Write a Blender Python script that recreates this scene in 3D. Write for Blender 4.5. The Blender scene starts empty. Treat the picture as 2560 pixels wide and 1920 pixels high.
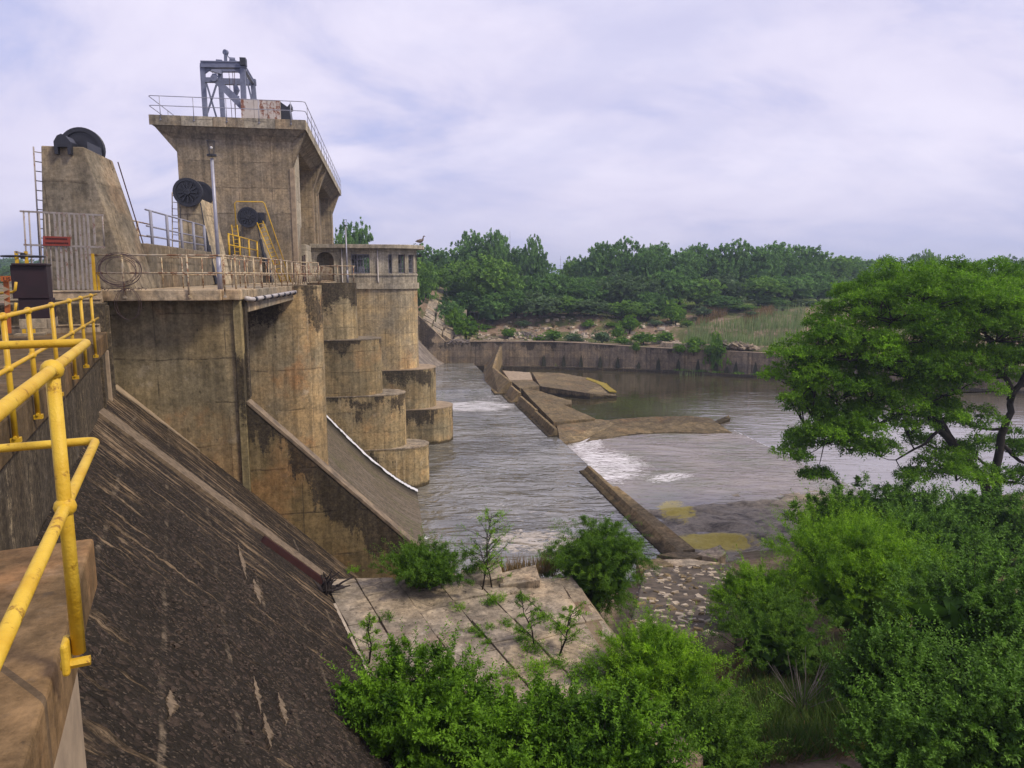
import bpy, math, random
import numpy as np
from math import sin, cos, pi, radians
from mathutils import Vector, Matrix
random.seed(7); rng = np.random.default_rng(7)
SC = bpy.context.scene; COL = SC.collection

# ---------------------------------------------------------------- camera, sky, sun, exposure
EYE = 12.8
PITCH = math.atan(270/1800)
cd = bpy.data.cameras.new('camera'); cam = bpy.data.objects.new('camera', cd); COL.objects.link(cam)
cd.sensor_width = 36.0; cd.lens = 36.0*1800/2560; cd.clip_start = 0.05; cd.clip_end = 9000
cam.location = (0, 0, EYE); cam.rotation_euler = (pi/2-PITCH, 0, 0); SC.camera = cam

SUN_DIR = Vector((0.62, -0.22, 0.75)).normalized()
sl = bpy.data.lights.new('sun', 'SUN'); so = bpy.data.objects.new('sun', sl); COL.objects.link(so)
sl.energy = 2.5; sl.angle = radians(11); sl.color = (1.0, 0.87, 0.68)
so.rotation_euler = SUN_DIR.to_track_quat('Z', 'Y').to_euler()

class NT:
    def __init__(s, tree): s.t = tree; s.L = tree.links
    def n(s, typ, ins=None, **kw):
        nd = s.t.nodes.new(typ)
        for k, v in kw.items(): setattr(nd, k, v)
        for k, v in (ins or {}).items(): s.set(nd.inputs[k], v)
        return nd
    def set(s, sock, v):
        if isinstance(v, bpy.types.NodeSocket): s.L.new(v, sock)
        elif isinstance(v, bpy.types.Node): s.L.new(v.outputs[0], sock)
        else:
            if isinstance(v, (tuple, list)) and len(v) == 3 and sock.type == 'RGBA': v = (*v, 1)
            sock.default_value = v
    def m(s, op, a, b=0.0, c=None, clamp=False):
        nd = s.t.nodes.new('ShaderNodeMath'); nd.operation = op; nd.use_clamp = clamp
        s.set(nd.inputs[0], a); s.set(nd.inputs[1], b)
        if c is not None: s.set(nd.inputs[2], c)
        return nd.outputs[0]
    def mix(s, f, a, b, bt='MIX'):
        nd = s.t.nodes.new('ShaderNodeMixRGB'); nd.blend_type = bt
        s.set(nd.inputs[0], f); s.set(nd.inputs[1], a); s.set(nd.inputs[2], b)
        return nd.outputs[0]
    def rng(s, v, a, b, c=0.0, d=1.0, smooth=True):
        nd = s.t.nodes.new('ShaderNodeMapRange'); nd.interpolation_type = 'SMOOTHSTEP' if smooth else 'LINEAR'
        for i, x in enumerate((v, a, b, c, d)): s.set(nd.inputs[i], x)
        return nd.outputs[0]
    def map(s, vec, loc=(0, 0, 0), rot=(0, 0, 0), scale=(1, 1, 1)):
        nd = s.t.nodes.new('ShaderNodeMapping'); s.set(nd.inputs[0], vec)
        nd.inputs[1].default_value = loc; nd.inputs[2].default_value = rot; nd.inputs[3].default_value = scale
        return nd.outputs[0]
    def noise(s, vec, scale, det=4, rough=.55, dist=0.0):
        nd = s.n('ShaderNodeTexNoise', {'Vector': vec, 'Scale': scale, 'Detail': det, 'Roughness': rough, 'Distortion': dist})
        return nd.outputs[0]
    def sep(s, vec):
        nd = s.n('ShaderNodeSeparateXYZ', {0: vec}); return nd.outputs
    def comb(s, x, y, z):
        return s.n('ShaderNodeCombineXYZ', {0: x, 1: y, 2: z}).outputs[0]

# sky: Nishita behind a procedural veil of high cloud
w = bpy.data.worlds.new('World'); SC.world = w; w.use_nodes = True
t = NT(w.node_tree); w.node_tree.nodes.clear()
sky = t.n('ShaderNodeTexSky', sky_type='NISHITA', sun_disc=False, sun_elevation=math.asin(SUN_DIR.z),
          sun_rotation=math.atan2(SUN_DIR.x, SUN_DIR.y), air_density=1.2, dust_density=2.0, ozone_density=2.5)
D = t.n('ShaderNodeTexCoord').outputs['Generated']
dx, dy, dz = t.sep(D)[0], t.sep(D)[1], t.sep(D)[2]
dzc = t.m('ADD', t.m('MAXIMUM', dz, 0.0), 0.42)
P = t.comb(t.m('DIVIDE', dx, dzc), t.m('DIVIDE', dy, dzc), 0.0)
P = t.map(P, loc=(1.15, .9, 0), rot=(0, 0, 0.75), scale=(1.0, 1.5, 1))
n1 = t.noise(P, 0.62, 7, .52, .35); n2 = t.noise(t.map(P, loc=(3.1, 7.7, 0)), 1.7, 7, .58, .45); n3 = t.noise(t.map(P, loc=(9.1, 1.7, 0)), 4.6, 5, .6, .3)
cover = t.m('ADD', t.m('ADD', t.m('MULTIPLY', n1, .6), t.m('MULTIPLY', n2, .3)), t.m('MULTIPLY', n3, .1))
cov = t.rng(cover, .385, .51)
skycol = t.mix(1.0, sky.outputs[0], (0.092, 0.088, 0.094), 'MULTIPLY')
blue = t.mix(0.80, skycol, (0.30, 0.345, 0.62))
white = t.mix(t.rng(t.m('ADD', t.m('MULTIPLY', n1, .5), t.m('MULTIPLY', n2, .5)), .34, .66), (0.475, 0.45, 0.60), (0.68, 0.64, 0.745))
c = t.mix(t.m('MULTIPLY', cov, .92), blue, white)
grey = t.rng(t.m('ADD', t.m('MULTIPLY', t.noise(t.map(P, loc=(5, 2, 0)), 1.15, 6, .55, .5), .75), t.m('MULTIPLY', n3, .25)), .47, .66)
c = t.mix(t.m('MULTIPLY', grey, .42), c, (0.355, 0.375, 0.57))
hor = t.rng(dz, 0.0, .17, 1.0, 0.0)
c = t.mix(t.m('MULTIPLY', hor, .60), c, (0.48, 0.465, 0.60))
bg = t.n('ShaderNodeBackground', {0: c, 1: 1.0})
t.n('ShaderNodeOutputWorld', {0: bg})

SC.view_settings.view_transform = 'Standard'; SC.view_settings.look = 'None'
SC.view_settings.gamma = 1.0; SC.view_settings.use_curve_mapping = False
SC.view_settings.exposure = 0.55
SC.render.engine = 'CYCLES'
try:
    SC.cycles.use_denoising = True; SC.cycles.max_bounces = 6; SC.cycles.diffuse_bounces = 3; SC.cycles.glossy_bounces = 3
    SC.cycles.transmission_bounces = 4; SC.cycles.transparent_max_bounces = 6; SC.cycles.volume_bounces = 0
    SC.cycles.caustics_reflective = False; SC.cycles.caustics_refractive = False
except Exception: pass

# ---------------------------------------------------------------- frames and pixel helper
TS, TN = radians(10), radians(25)          # spillway axis, non-overflow dam axis
FR = {'W': 0.0, 'S': TS, 'N': TN}
def to_w(q, fr):
    a = FR[fr]; return (q[0]*cos(a)-q[1]*sin(a), q[0]*sin(a)+q[1]*cos(a), q[2])
def to_f(q, fr):
    a = FR[fr]; return (q[0]*cos(a)+q[1]*sin(a), -q[0]*sin(a)+q[1]*cos(a), q[2])
def ray(x, y):
    v = y-960; return (x-1280, 1800*cos(PITCH)-v*sin(PITCH), -(1800*sin(PITCH)+v*cos(PITCH)))
def at(x, y, z):                            # the place on the level z seen at photo pixel (x, y)
    r = ray(x, y); k = (z-EYE)/r[2]; return (r[0]*k, r[1]*k, z)
def atD(x, y, d):
    r = ray(x, y); k = d/r[1]; return (r[0]*k, d, EYE+r[2]*k)
def atV(x, y, v, fr='S'):
    r = ray(x, y); f = to_f(r, fr); k = v/f[1]; return (f[0]*k, v, EYE+f[2]*k)

# ---------------------------------------------------------------- mesh building
class MB:
    def __init__(s): s.v = []; s.f = []
    def add(s, V, F):
        o = len(s.v); s.v += [tuple(map(float, p)) for p in V]; s.f += [tuple(i+o for i in f) for f in F]; return s
    def box(s, x0, x1, y0, y1, z0, z1):
        return s.add([(x0,y0,z0),(x1,y0,z0),(x1,y1,z0),(x0,y1,z0),(x0,y0,z1),(x1,y0,z1),(x1,y1,z1),(x0,y1,z1)],
                     [(0,3,2,1),(4,5,6,7),(0,1,5,4),(1,2,6,5),(2,3,7,6),(3,0,4,7)])
    def hexa(s, b, tp):                     # bottom 4 points, top 4 points (counter-clockwise from above)
        return s.add(list(b)+list(tp), [(0,3,2,1),(4,5,6,7),(0,1,5,4),(1,2,6,5),(2,3,7,6),(3,0,4,7)])
    def prism(s, pts, axis, lo, hi):
        n = len(pts)
        if axis == 'z': A = [(p[0],p[1],lo) for p in pts]; B = [(p[0],p[1],hi) for p in pts]
        elif axis == 'y': A = [(p[0],lo,p[1]) for p in pts]; B = [(p[0],hi,p[1]) for p in pts]
        else: A = [(lo,p[0],p[1]) for p in pts]; B = [(hi,p[0],p[1]) for p in pts]
        F = [tuple(range(n))[::-1], tuple(range(n, 2*n))]
        F += [(i, (i+1) % n, n+(i+1) % n, n+i) for i in range(n)]
        if axis == 'y': F = [f[::-1] for f in F]
        ar = sum(pts[i][0]*pts[(i+1) % n][1]-pts[(i+1) % n][0]*pts[i][1] for i in range(n))
        if ar < 0: F = [f[::-1] for f in F]
        return s.add(A+B, F)
    def tube(s, pts, r, n=8, caps=True):
        pts = [Vector(p) for p in pts]; k = len(pts)
        rr = r if isinstance(r, (list, tuple)) else [r]*k
        V = []; F = []; up = None
        for i, p in enumerate(pts):
            d = (pts[min(i+1, k-1)]-pts[max(i-1, 0)]).normalized()
            if up is None: up = Vector((0, 0, 1)) if abs(d.z) < .9 else Vector((1, 0, 0))
            x = d.cross(up)
            if x.length < 1e-5: x = d.orthogonal()
            x.normalize(); y = x.cross(d); up = y
            for j in range(n):
                a = 2*pi*j/n; V.append(p+(x*cos(a)+y*sin(a))*rr[i])
        for i in range(k-1):
            for j in range(n):
                F.append((i*n+j, i*n+(j+1) % n, (i+1)*n+(j+1) % n, (i+1)*n+j))
        if caps: F.append(tuple(range(n))[::-1]); F.append(tuple(range((k-1)*n, k*n)))
        return s.add(V, F)
    def bar(s, a, b, wx, wy=None):          # rectangular bar from a to b
        a, b = Vector(a), Vector(b); wy = wy or wx; d = (b-a).normalized()
        u = Vector((0, 0, 1)) if abs(d.z) < .9 else Vector((1, 0, 0))
        x = d.cross(u).normalized()*wx/2; y = x.cross(d).normalized()*wy/2
        return s.hexa([a-x-y, a+x-y, a+x+y, a-x+y], [b-x-y, b+x-y, b+x+y, b-x+y])
    def ball(s, c, r, n=10, sz=None):
        c = Vector(c); V = []; F = []; m = max(4, n//2); sz = sz or (1, 1, 1)
        for i in range(m+1):
            ph = pi*i/m
            for j in range(n):
                a = 2*pi*j/n; V.append((c.x+r*sz[0]*sin(ph)*cos(a), c.y+r*sz[1]*sin(ph)*sin(a), c.z+r*sz[2]*cos(ph)))
        for i in range(m):
            for j in range(n): F.append((i*n+j, (i+1)*n+j, (i+1)*n+(j+1) % n, i*n+(j+1) % n))
        return s.add(V, F)
    def disc(s, c, axis, prof, n=28):       # lathe: prof [(r, t)] round axis through c
        c = Vector(c); d = Vector(axis).normalized(); x = d.orthogonal().normalized(); y = d.cross(x); V = []; F = []
        for r, tt in prof:
            for j in range(n):
                a = 2*pi*j/n; V.append(c+d*tt+(x*cos(a)+y*sin(a))*max(r, 1e-4))
        for i in range(len(prof)-1):
            for j in range(n): F.append((i*n+j, i*n+(j+1) % n, (i+1)*n+(j+1) % n, (i+1)*n+j))
        return s.add(V, F)
    def rock(s, c, sx, sy, sz, rot=0.0, j=.25, rg=None):
        rg = rg or random
        V = []; ca, sa = cos(rot), sin(rot)
        for z in (-1, 1):
            for x, y in ((-1,-1),(1,-1),(1,1),(-1,1)):
                k = .72 if z > 0 else 1
                px = x*sx*k*(1+rg.uniform(-j, j)); py = y*sy*k*(1+rg.uniform(-j, j)); pz = z*sz*(1+rg.uniform(-j, j))
                V.append((c[0]+px*ca-py*sa, c[1]+px*sa+py*ca, c[2]+pz))
        return s.add(V, [(0,3,2,1),(4,5,6,7),(0,1,5,4),(1,2,6,5),(2,3,7,6),(3,0,4,7)])

BASE = {}; ROOT = {}
def tag(o, label=None, cat=None, group=None, kind=None):
    if label: o['label'] = label
    if cat: o['category'] = cat
    if group: o['group'] = group
    if kind: o['kind'] = kind
    return o
def thing(name, label, cat, base, fr='W', group=None):
    o = bpy.data.objects.new(name, None); COL.objects.link(o); o.empty_display_size = .2
    o.location = to_w(base, fr); o.rotation_euler = (0, 0, FR[fr])
    BASE[o.name] = base; ROOT[o.name] = o
    return tag(o, label, cat, group)
def mesh_of(name, V, F, mats, smooth=False):
    me = bpy.data.meshes.new(name); me.from_pydata(V, [], F)
    for m_ in (mats if isinstance(mats, (list, tuple)) else [mats]): me.materials.append(m_)
    if smooth: me.polygons.foreach_set('use_smooth', [True]*len(me.polygons))
    return me
def bev(o, wd=.02, seg=2):
    m_ = o.modifiers.new('edge', 'BEVEL'); m_.width = wd; m_.segments = seg; m_.limit_method = 'ANGLE'; m_.angle_limit = radians(40); return o
def part(name, mb, mat, parent, smooth=False, label=None, bevel=0, kind=None):
    root = ROOT[parent.name]; b = BASE[root.name]
    V = [(p[0]-b[0], p[1]-b[1], p[2]-b[2]) for p in mb.v]
    o = bpy.data.objects.new(name, mesh_of(name, V, mb.f, mat, smooth)); COL.objects.link(o); o.parent = parent
    ROOT[o.name] = root
    if label: o['label'] = label
    if kind: o['kind'] = kind
    if bevel: bev(o, bevel)
    return o
def again(o, offset, parent=None):          # another copy of a part, sharing its mesh
    c = o.copy(); COL.objects.link(c); c.parent = parent or o.parent; ROOT[c.name] = ROOT[c.parent.name]
    c.location = Vector(o.location)+Vector(offset); return c
def solo(name, label, cat, mb, mat, base, fr='W', group=None, smooth=False, bevel=0, kind=None):
    V = [(p[0]-base[0], p[1]-base[1], p[2]-base[2]) for p in mb.v]
    o = bpy.data.objects.new(name, mesh_of(name, V, mb.f, mat, smooth)); COL.objects.link(o)
    o.location = to_w(base, fr); o.rotation_euler = (0, 0, FR[fr]); BASE[o.name] = base; ROOT[o.name] = o
    if bevel: bev(o, bevel)
    return tag(o, label, cat, group, kind)
def struct(name, mb, mat, fr='W', smooth=False, base=(0, 0, 0)):
    return solo(name, None, None, mb, mat, base, fr, smooth=smooth, kind='structure')

def vnoise(x, y, seed=0):
    x = np.asarray(x, float); y = np.asarray(y, float)
    xi = np.floor(x).astype(np.int64); yi = np.floor(y).astype(np.int64); fx = x-xi; fy = y-yi
    fx = fx*fx*(3-2*fx); fy = fy*fy*(3-2*fy)
    def h(a, b):
        k = (a*374761393+b*668265263+seed*974711) & 0xffffffff
        k = ((k ^ (k >> 13))*1274126177) & 0xffffffff
        return ((k ^ (k >> 16)) & 0xffff)/65535.0
    return (h(xi, yi)*(1-fx)+h(xi+1, yi)*fx)*(1-fy)+(h(xi, yi+1)*(1-fx)+h(xi+1, yi+1)*fx)*fy
def fbm(x, y, seed=0, o=4):
    r = 0; a = .5
    for i in range(o): r = r+a*vnoise(np.asarray(x)*2**i, np.asarray(y)*2**i, seed+i); a *= .5
    return r
def sstep(x, a, b):
    q = np.clip((np.asarray(x, float)-a)/(b-a), 0, 1); return q*q*(3-2*q)

# ---------------------------------------------------------------- materials
def new_mat(name):
    m_ = bpy.data.materials.new(name); m_.use_nodes = True; m_.node_tree.nodes.clear(); return m_, NT(m_.node_tree)
def finish(t, col, rough=.9, bump=None, bstr=.3, bdist=.02, metal=0.0, spec=.10, extra=None):
    ins = {'Base Color': col, 'Roughness': rough, 'Metallic': metal, 'Specular IOR Level': spec}
    if bump is not None:
        ins['Normal'] = t.n('ShaderNodeBump', {'Strength': bstr, 'Distance': bdist, 'Height': bump}).outputs[0]
    p = t.n('ShaderNodeBsdfPrincipled', ins)
    for k, v in (extra or {}).items(): t.set(p.inputs[k], v)
    t.n('ShaderNodeOutputMaterial', {0: p}); return p

def concrete(name, tan=(.29, .225, .15), grey=(.215, .19, .165), dark=.5, top=None, fall=3.0, orange=.25, lift=1.35, seed=0., black=(.02, .017, .014), drip=True, pale=.2, low=None, warm=.74, wet=None, kk=1.22, oz=None, diag=None, mott=.5):
    tan = (tan[0]*1.03*kk, tan[1]*1.015*kk, tan[2]*warm*kk); grey = (grey[0]*1.0*kk, grey[1]*1.01*kk, grey[2]*(warm+.05)*kk)
    m_, t = new_mat(name); P = t.map(t.n('ShaderNodeNewGeometry').outputs['Position'], loc=(seed*3.7, seed*1.9, 0), rot=(0, 0, -TS))
    x, y, z = t.sep(P)
    big = t.noise(P, .35, 5, .6); mid = t.noise(P, 1.6, 6, .65, .4); fine = t.noise(P, 14, 5, .7)
    c = t.mix(t.rng(big, .38, .62), grey, tan)
    # lifts of concrete: each pour a little different, jagged line between
    zz = t.m('DIVIDE', t.m('ADD', z, t.m('MULTIPLY', t.m('SUBTRACT', t.noise(P, .9, 5, .6), .5), .22)), lift)
    fl = t.m('FLOOR', zz); fr_ = t.m('SUBTRACT', zz, fl)
    wn = t.n('ShaderNodeTexWhiteNoise', {'W': t.m('ADD', fl, seed)}, noise_dimensions='1D').outputs[0]
    c = t.mix(t.m('MULTIPLY', wn, .50), c, tuple(v*.60 for v in grey))
    col2 = t.m('FLOOR', t.m('DIVIDE', t.m('ADD', x, y), 1.9))
    wn2 = t.n('ShaderNodeTexWhiteNoise', {'Vector': t.comb(col2, fl, seed)}, noise_dimensions='3D').outputs[0]
    c = t.mix(t.m('MULTIPLY', wn2, .22), c, tuple(min(1, v*1.3) for v in tan))
    line = t.m('MULTIPLY', t.rng(fr_, .0, .05, 1.0, 0.0), t.rng(mid, .40, .56))
    band = t.m('MULTIPLY', t.rng(fr_, .80, .98), t.rng(t.noise(t.map(P, scale=(.5, .5, .05)), 1.3, 5), .50, .58))
    c = t.mix(t.m('MULTIPLY', band, .55), c, tuple(v*.55 for v in grey))
    vl = t.m('FRACT', t.m('DIVIDE', t.m('ADD', x, y), 1.9))
    vline = t.m('MULTIPLY', t.m('LESS_THAN', vl, .016), t.rng(t.noise(P, .7, 3), .45, .55))
    c = t.mix(t.m('MULTIPLY', t.m('MAXIMUM', line, vline), .7), c, (.06, .05, .04))
    m3 = t.noise(t.map(P, loc=(1, 8, 4), scale=(1, 1, .55)), .75, 7, .68, .6)
    c = t.mix(t.m('MULTIPLY', t.rng(m3, .50, .66), mott), c, tuple(v*.42 for v in grey))
    c = t.mix(t.m('MULTIPLY', t.rng(m3, .28, .44, 1.0, 0.0), mott*.55), c, tuple(min(1, v*1.28) for v in tan))
    c = t.mix(t.rng(mid, .30, .70), t.mix(.55, c, tuple(v*.40 for v in grey)), c)
    m3_ = t.noise(t.map(P, loc=(7, 2, 5)), .5, 5, .6)
    if orange:
        om = t.rng(t.m('ADD', t.m('MULTIPLY', t.noise(t.map(P, loc=(11, 4, 2)), .42, 6, .6), .8), t.m('MULTIPLY', mid, .2)), .53, .66)
        if oz is not None: om = t.m('MAXIMUM', om, t.m('MULTIPLY', t.rng(t.m('ADD', z, t.m('MULTIPLY', t.m('SUBTRACT', m3_, .5), 5.0)), oz[0], oz[1], 1.0, 0.0), .8))
        c = t.mix(t.m('MULTIPLY', om, orange), c, (.30, .15, .060))
    if pale:
        pm = t.rng(t.noise(t.map(P, loc=(4, 4, 9)), .9, 8, .7), .60, .68)
        c = t.mix(t.m('MULTIPLY', pm, pale), c, (.42, .38, .32))
        dr = t.rng(t.noise(t.map(P, loc=(2, 7, 0), scale=(2.6, 2.6, .10)), 1.5, 5, .6), .64, .74)
        c = t.mix(t.m('MULTIPLY', dr, pale), c, (.50, .46, .40))
    if dark:
        st = t.noise(t.map(P, scale=(2.4, 2.4, .20)), 1.7, 9, .78, .2)
        sp = t.noise(P, 8.5, 9, .86, .3)
        k = t.m('ADD', t.m('MULTIPLY', st, .52), t.m('MULTIPLY', sp, .48))
        if diag is not None:
            dz_ = t.m('ADD', z, t.m('MULTIPLY', t.m('SUBTRACT', x, seed*3.7), .99))
            g = t.m('MULTIPLY', t.rng(t.m('ADD', dz_, t.m('MULTIPLY', t.m('SUBTRACT', t.noise(t.map(P, scale=(1, 1, .35)), .9, 6, .65), .5), 4.2)), diag-2.2, diag, 0.0, 1.0), t.rng(t.noise(P, .38, 3), .30, .52, .35, 1.0))
            th = t.m('SUBTRACT', .64, t.m('MULTIPLY', g, .30))
        elif top is not None:
            g = t.m('MULTIPLY', t.rng(t.m('ADD', z, t.m('MULTIPLY', t.m('SUBTRACT', t.noise(t.map(P, scale=(1, 1, .5)), 1.1, 5, .6), .5), 3.6)), top-fall, top, 0.0, 1.0), t.rng(t.noise(t.map(P, loc=(seed, 3, 1)), .42, 3, .5), .36, .56, .25, 1.0))
            th = t.m('SUBTRACT', .66, t.m('MULTIPLY', g, .24*dark*1.6))
        else: th = .66-.2*dark
        if low is not None:
            g2 = t.rng(t.m('ADD', z, t.m('MULTIPLY', t.m('SUBTRACT', big, .5), 1.2)), low[0], low[1], .22, 0.0)
            th = t.m('SUBTRACT', th, g2)
        msk = t.rng(k, t.m('SUBTRACT', th, .012), t.m('ADD', th, .05))
        c = t.mix(t.m('MULTIPLY', msk, t.rng(sp, .35, .6, .62, .95)), c, t.mix(fine, black, tuple(v*2.4 for v in black)))
    vs = t.rng(t.noise(t.map(P, scale=(2.1, 2.1, .09)), 1.6, 7, .7, .2), .34, .66, .80, 1.30)
    c = t.mix(1.0, c, t.comb(vs, vs, vs), 'MULTIPLY')
    c = t.mix(1.0, c, t.mix(t.rng(t.noise(P, 7, 7, .82), .3, .7), (.66, .66, .66), (1.42, 1.40, 1.36)), 'MULTIPLY')
    pits = t.rng(t.noise(P, 5.5, 2, .5), .70, .74)
    c = t.mix(t.m('MULTIPLY', pits, .5), c, (.05, .042, .035))
    bl = t.m('FRACT', t.m('MULTIPLY', z, 6.5)); brd = t.m('MULTIPLY', t.m('LESS_THAN', bl, .10), t.rng(big, .42, .55))
    c = t.mix(t.m('MULTIPLY', brd, .18), c, (.07, .055, .04))
    if wet is not None:
        wm_ = t.rng(t.m('ADD', z, t.m('MULTIPLY', t.m('SUBTRACT', mid, .5), .35)), wet, wet+.22, 1.0, 0.0)
        c = t.mix(t.m('MULTIPLY', wm_, .82), c, (.022, .019, .012))
    rv = t.m('ADD', .84, t.m('MULTIPLY', t.n('ShaderNodeObjectInfo').outputs['Random'], .32)); c = t.mix(1.0, c, t.comb(rv, rv, rv), 'MULTIPLY')
    h = t.m('ADD', t.m('MULTIPLY', fine, .5), t.m('SUBTRACT', t.m('MULTIPLY', mid, .9), t.m('ADD', t.m('MULTIPLY', line, .6), t.m('MULTIPLY', vline, .4))))
    finish(t, c, .95, h, .55, .03, spec=.06); return m_

def plain(name, c1, c2=None, scale=6, rough=.6, metal=0.0, rust=0.0, bump=.2, spec=.35, rustc=(.22, .075, .025), thr=.5, stretch=(1, 1, 1)):
    m_, t = new_mat(name); P = t.n('ShaderNodeNewGeometry').outputs['Position']
    f = t.noise(P, scale, 6, .65); c = t.mix(t.rng(f, .3, .7), c1, c2 or tuple(v*.7 for v in c1))
    rg_ = rough
    if rust:
        r = t.rng(t.m('ADD', t.m('MULTIPLY', t.noise(t.map(P, scale=stretch), scale*.9, 8, .75), .7), t.m('MULTIPLY', t.noise(P, scale*5, 4, .7), .3)), thr, thr+.07)
        c = t.mix(t.m('MULTIPLY', r, rust), c, t.mix(t.noise(P, scale*7, 3), rustc, tuple(v*.35 for v in rustc)))
    finish(t, c, rg_, t.noise(P, scale*8, 4, .7), bump, .01, metal, spec); return m_

M = {}
M['con_tower'] = concrete('concrete_tower', (.245, .195, .145), (.195, .165, .138), .30, None, orange=.10, lift=1.5, seed=1, pale=.10, warm=.88, mott=.62)
M['con_sheave_sunlit'] = concrete('concrete_sheave_sunlit', (.30, .245, .185), (.22, .195, .165), .45, 17.5, 3.5, orange=.15, lift=2.2, seed=2.6, pale=.2, warm=.88, mott=.6)  # lighter copy of the sheave concrete, sunlit sides put into its colour
M['con_sheave'] = concrete('concrete_sheave', (.21, .17, .13), (.165, .145, .125), .35, 17.0, 3, orange=.15, lift=2.2, seed=2, pale=.12, warm=.88, mott=.62)
M['con_wall'] = concrete('concrete_abutment', (.185, .145, .095), (.145, .125, .095), .25, None, orange=.55, lift=1.3, seed=3, pale=.22, warm=.84, kk=1.75, oz=(5.0, 9.5), mott=.42)
M['con_train'] = concrete('concrete_training', (.20, .145, .085), (.155, .125, .085), .9, None, orange=.35, lift=1.4, seed=4, pale=.10, warm=.80, kk=1.05, diag=5.05, mott=.65)
M['con_groove'] = concrete('concrete_groove', (.28, .225, .155), (.19, .165, .13), 1.25, 14.0, 9, orange=.1, lift=5, seed=5, pale=.3)
M['con_pier_a'] = concrete('concrete_pier_stained', (.24, .17, .105), (.17, .145, .115), .80, 12.9, 5.5, orange=.62, lift=1.75, seed=6, pale=.3, low=(2.0, 6.5), warm=.82, kk=1.36, mott=.65)
M['con_pier_b'] = concrete('concrete_pier_middle', (.29, .215, .135), (.20, .17, .13), .95, 12.6, 3.0, orange=.50, lift=1.4, seed=7, pale=.25, warm=0.82, kk=1.40, mott=.6)
for i, tp in enumerate((9.4, 6.0, 2.8)):
    M['con_step%d' % i] = concrete('concrete_nose_%d' % i, (.27, .20, .13), (.20, .17, .13), .95, tp+.4, 3.0, orange=.35, lift=1.2, seed=8+i*1.37, pale=.22, warm=.8, wet=.12, kk=1.35, mott=.6)
M['con_house'] = concrete('concrete_house', (.32, .285, .245), (.275, .25, .225), .12, None, orange=.05, lift=1.45, seed=9, pale=.1, warm=.88, mott=.62)
M['con_c'] = concrete('concrete_house_pier', (.36, .27, .17), (.275, .24, .20), .22, 12.0, 2.0, orange=.35, lift=.95, seed=10, pale=.15, warm=0.84)
M['con_deck'] = concrete('concrete_deck', (.30, .235, .175), (.215, .19, .165), .2, None, orange=.15, lift=7, seed=11, pale=.1, warm=.88, mott=.62)
M['con_walk'] = concrete('concrete_walkway', (.165, .105, .070), (.115, .085, .066), .35, None, orange=.55, lift=7, seed=12, pale=.1)
M['con_nwall'] = concrete('concrete_dark_stained', (.25, .20, .14), (.17, .14, .11), 1.25, None, orange=.1, lift=3, seed=13, pale=.4, warm=0.85)
M['con_sill'] = concrete('concrete_sill', (.225, .165, .105), (.165, .13, .095), .40, None, orange=.2, lift=2.6, seed=14, pale=.1, warm=0.8, wet=0.02)
M['con_far'] = concrete('concrete_far_wall', (.27, .21, .145), (.155, .13, .11), .80, 3.6, 2.4, orange=.12, lift=1.05, seed=15, pale=.07, warm=0.92, wet=-0.35)
M['con_slab'] = concrete('concrete_slab', (.29, .235, .17), (.20, .175, .145), .55, None, orange=.15, lift=9, seed=16, pale=.3, mott=.75, warm=0.95)
M['con_rock'] = concrete('slab_rock', (.20, .155, .11), (.125, .10, .078), .55, None, orange=.18, lift=9, seed=17, pale=.15, warm=0.8, wet=-0.42)
M['fin'] = plain('mossy_fin', (.016, .017, .008), (.035, .035, .016), 6, .9)
M['con_coping'] = plain('coping_concrete', (.36, .28, .19), (.22, .17, .12), 3, .9)
M['coping_dark'] = plain('stained_coping', (.25, .19, .125), (.10, .08, .06), 2.5, .92, bump=.4)
M['bed'] = plain('stony_bed', (.045, .038, .031), (.125, .10, .075), 2.2, .95, bump=.6)
M['mortar'] = plain('old_mortar', (.20, .150, .098), (.085, .064, .043), 7, .92, bump=.5)
M['con_pale'] = plain('pale_mortar', (.43, .37, .29), (.30, .25, .19), 4, .9, bump=.4)
M['yellow'] = plain('yellow_paint', (.56, .36, .020), (.45, .26, .014), 5, .42, rust=.55, bump=.12, thr=.60)
M['yellow_near'] = plain('yellow_paint_close', (.60, .41, .040), (.50, .30, .014), 7, .5, rust=.85, bump=.4, thr=.545, rustc=(.27, .12, .012))
M['rail_rust'] = plain('rusty_railing', (.46, .40, .31), (.40, .31, .17), 3.5, .7, rust=.9, bump=.3, thr=.48)
M['rail_grey'] = plain('grey_rail_paint', (.25, .26, .32), (.2, .2, .25), 5, .6, rust=.5, thr=.56)
M['galv'] = plain('galvanised_steel', (.33, .34, .40), (.26, .26, .32), 6, .5, metal=.35, bump=.1)
M['bars'] = plain('weathered_gate_bars', (.30, .28, .27), (.24, .21, .19), 6, .65, rust=.8, thr=.53)
M['gantry'] = plain('blue_grey_steel', (.165, .185, .27), (.11, .125, .19), 3, .6, rust=.5, thr=.60)
M['black_iron'] = plain('black_iron', (.016, .018, .028), (.011, .012, .018), 8, .45, bump=.2, spec=.5)
M['maroon'] = plain('maroon_box', (.022, .009, .014), (.014, .007, .011), 3, .6, bump=.1)
M['orange'] = plain('orange_paint', (.36, .10, .02), (.26, .07, .018), 6, .5, rust=.5, thr=.56)
M['redsign'] = plain('red_sign_paint', (.26, .045, .028), (.2, .04, .03), 7, .6, bump=.05)
M['ink'] = plain('dark_print', (.06, .012, .012), None, 9, .7)
M['whitebox'] = plain('white_rusty_housing', (.50, .46, .43), (.42, .38, .35), 1.2, .6, rust=.95, thr=.49, stretch=(1, 1, .25), rustc=(.27, .085, .035))
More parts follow.
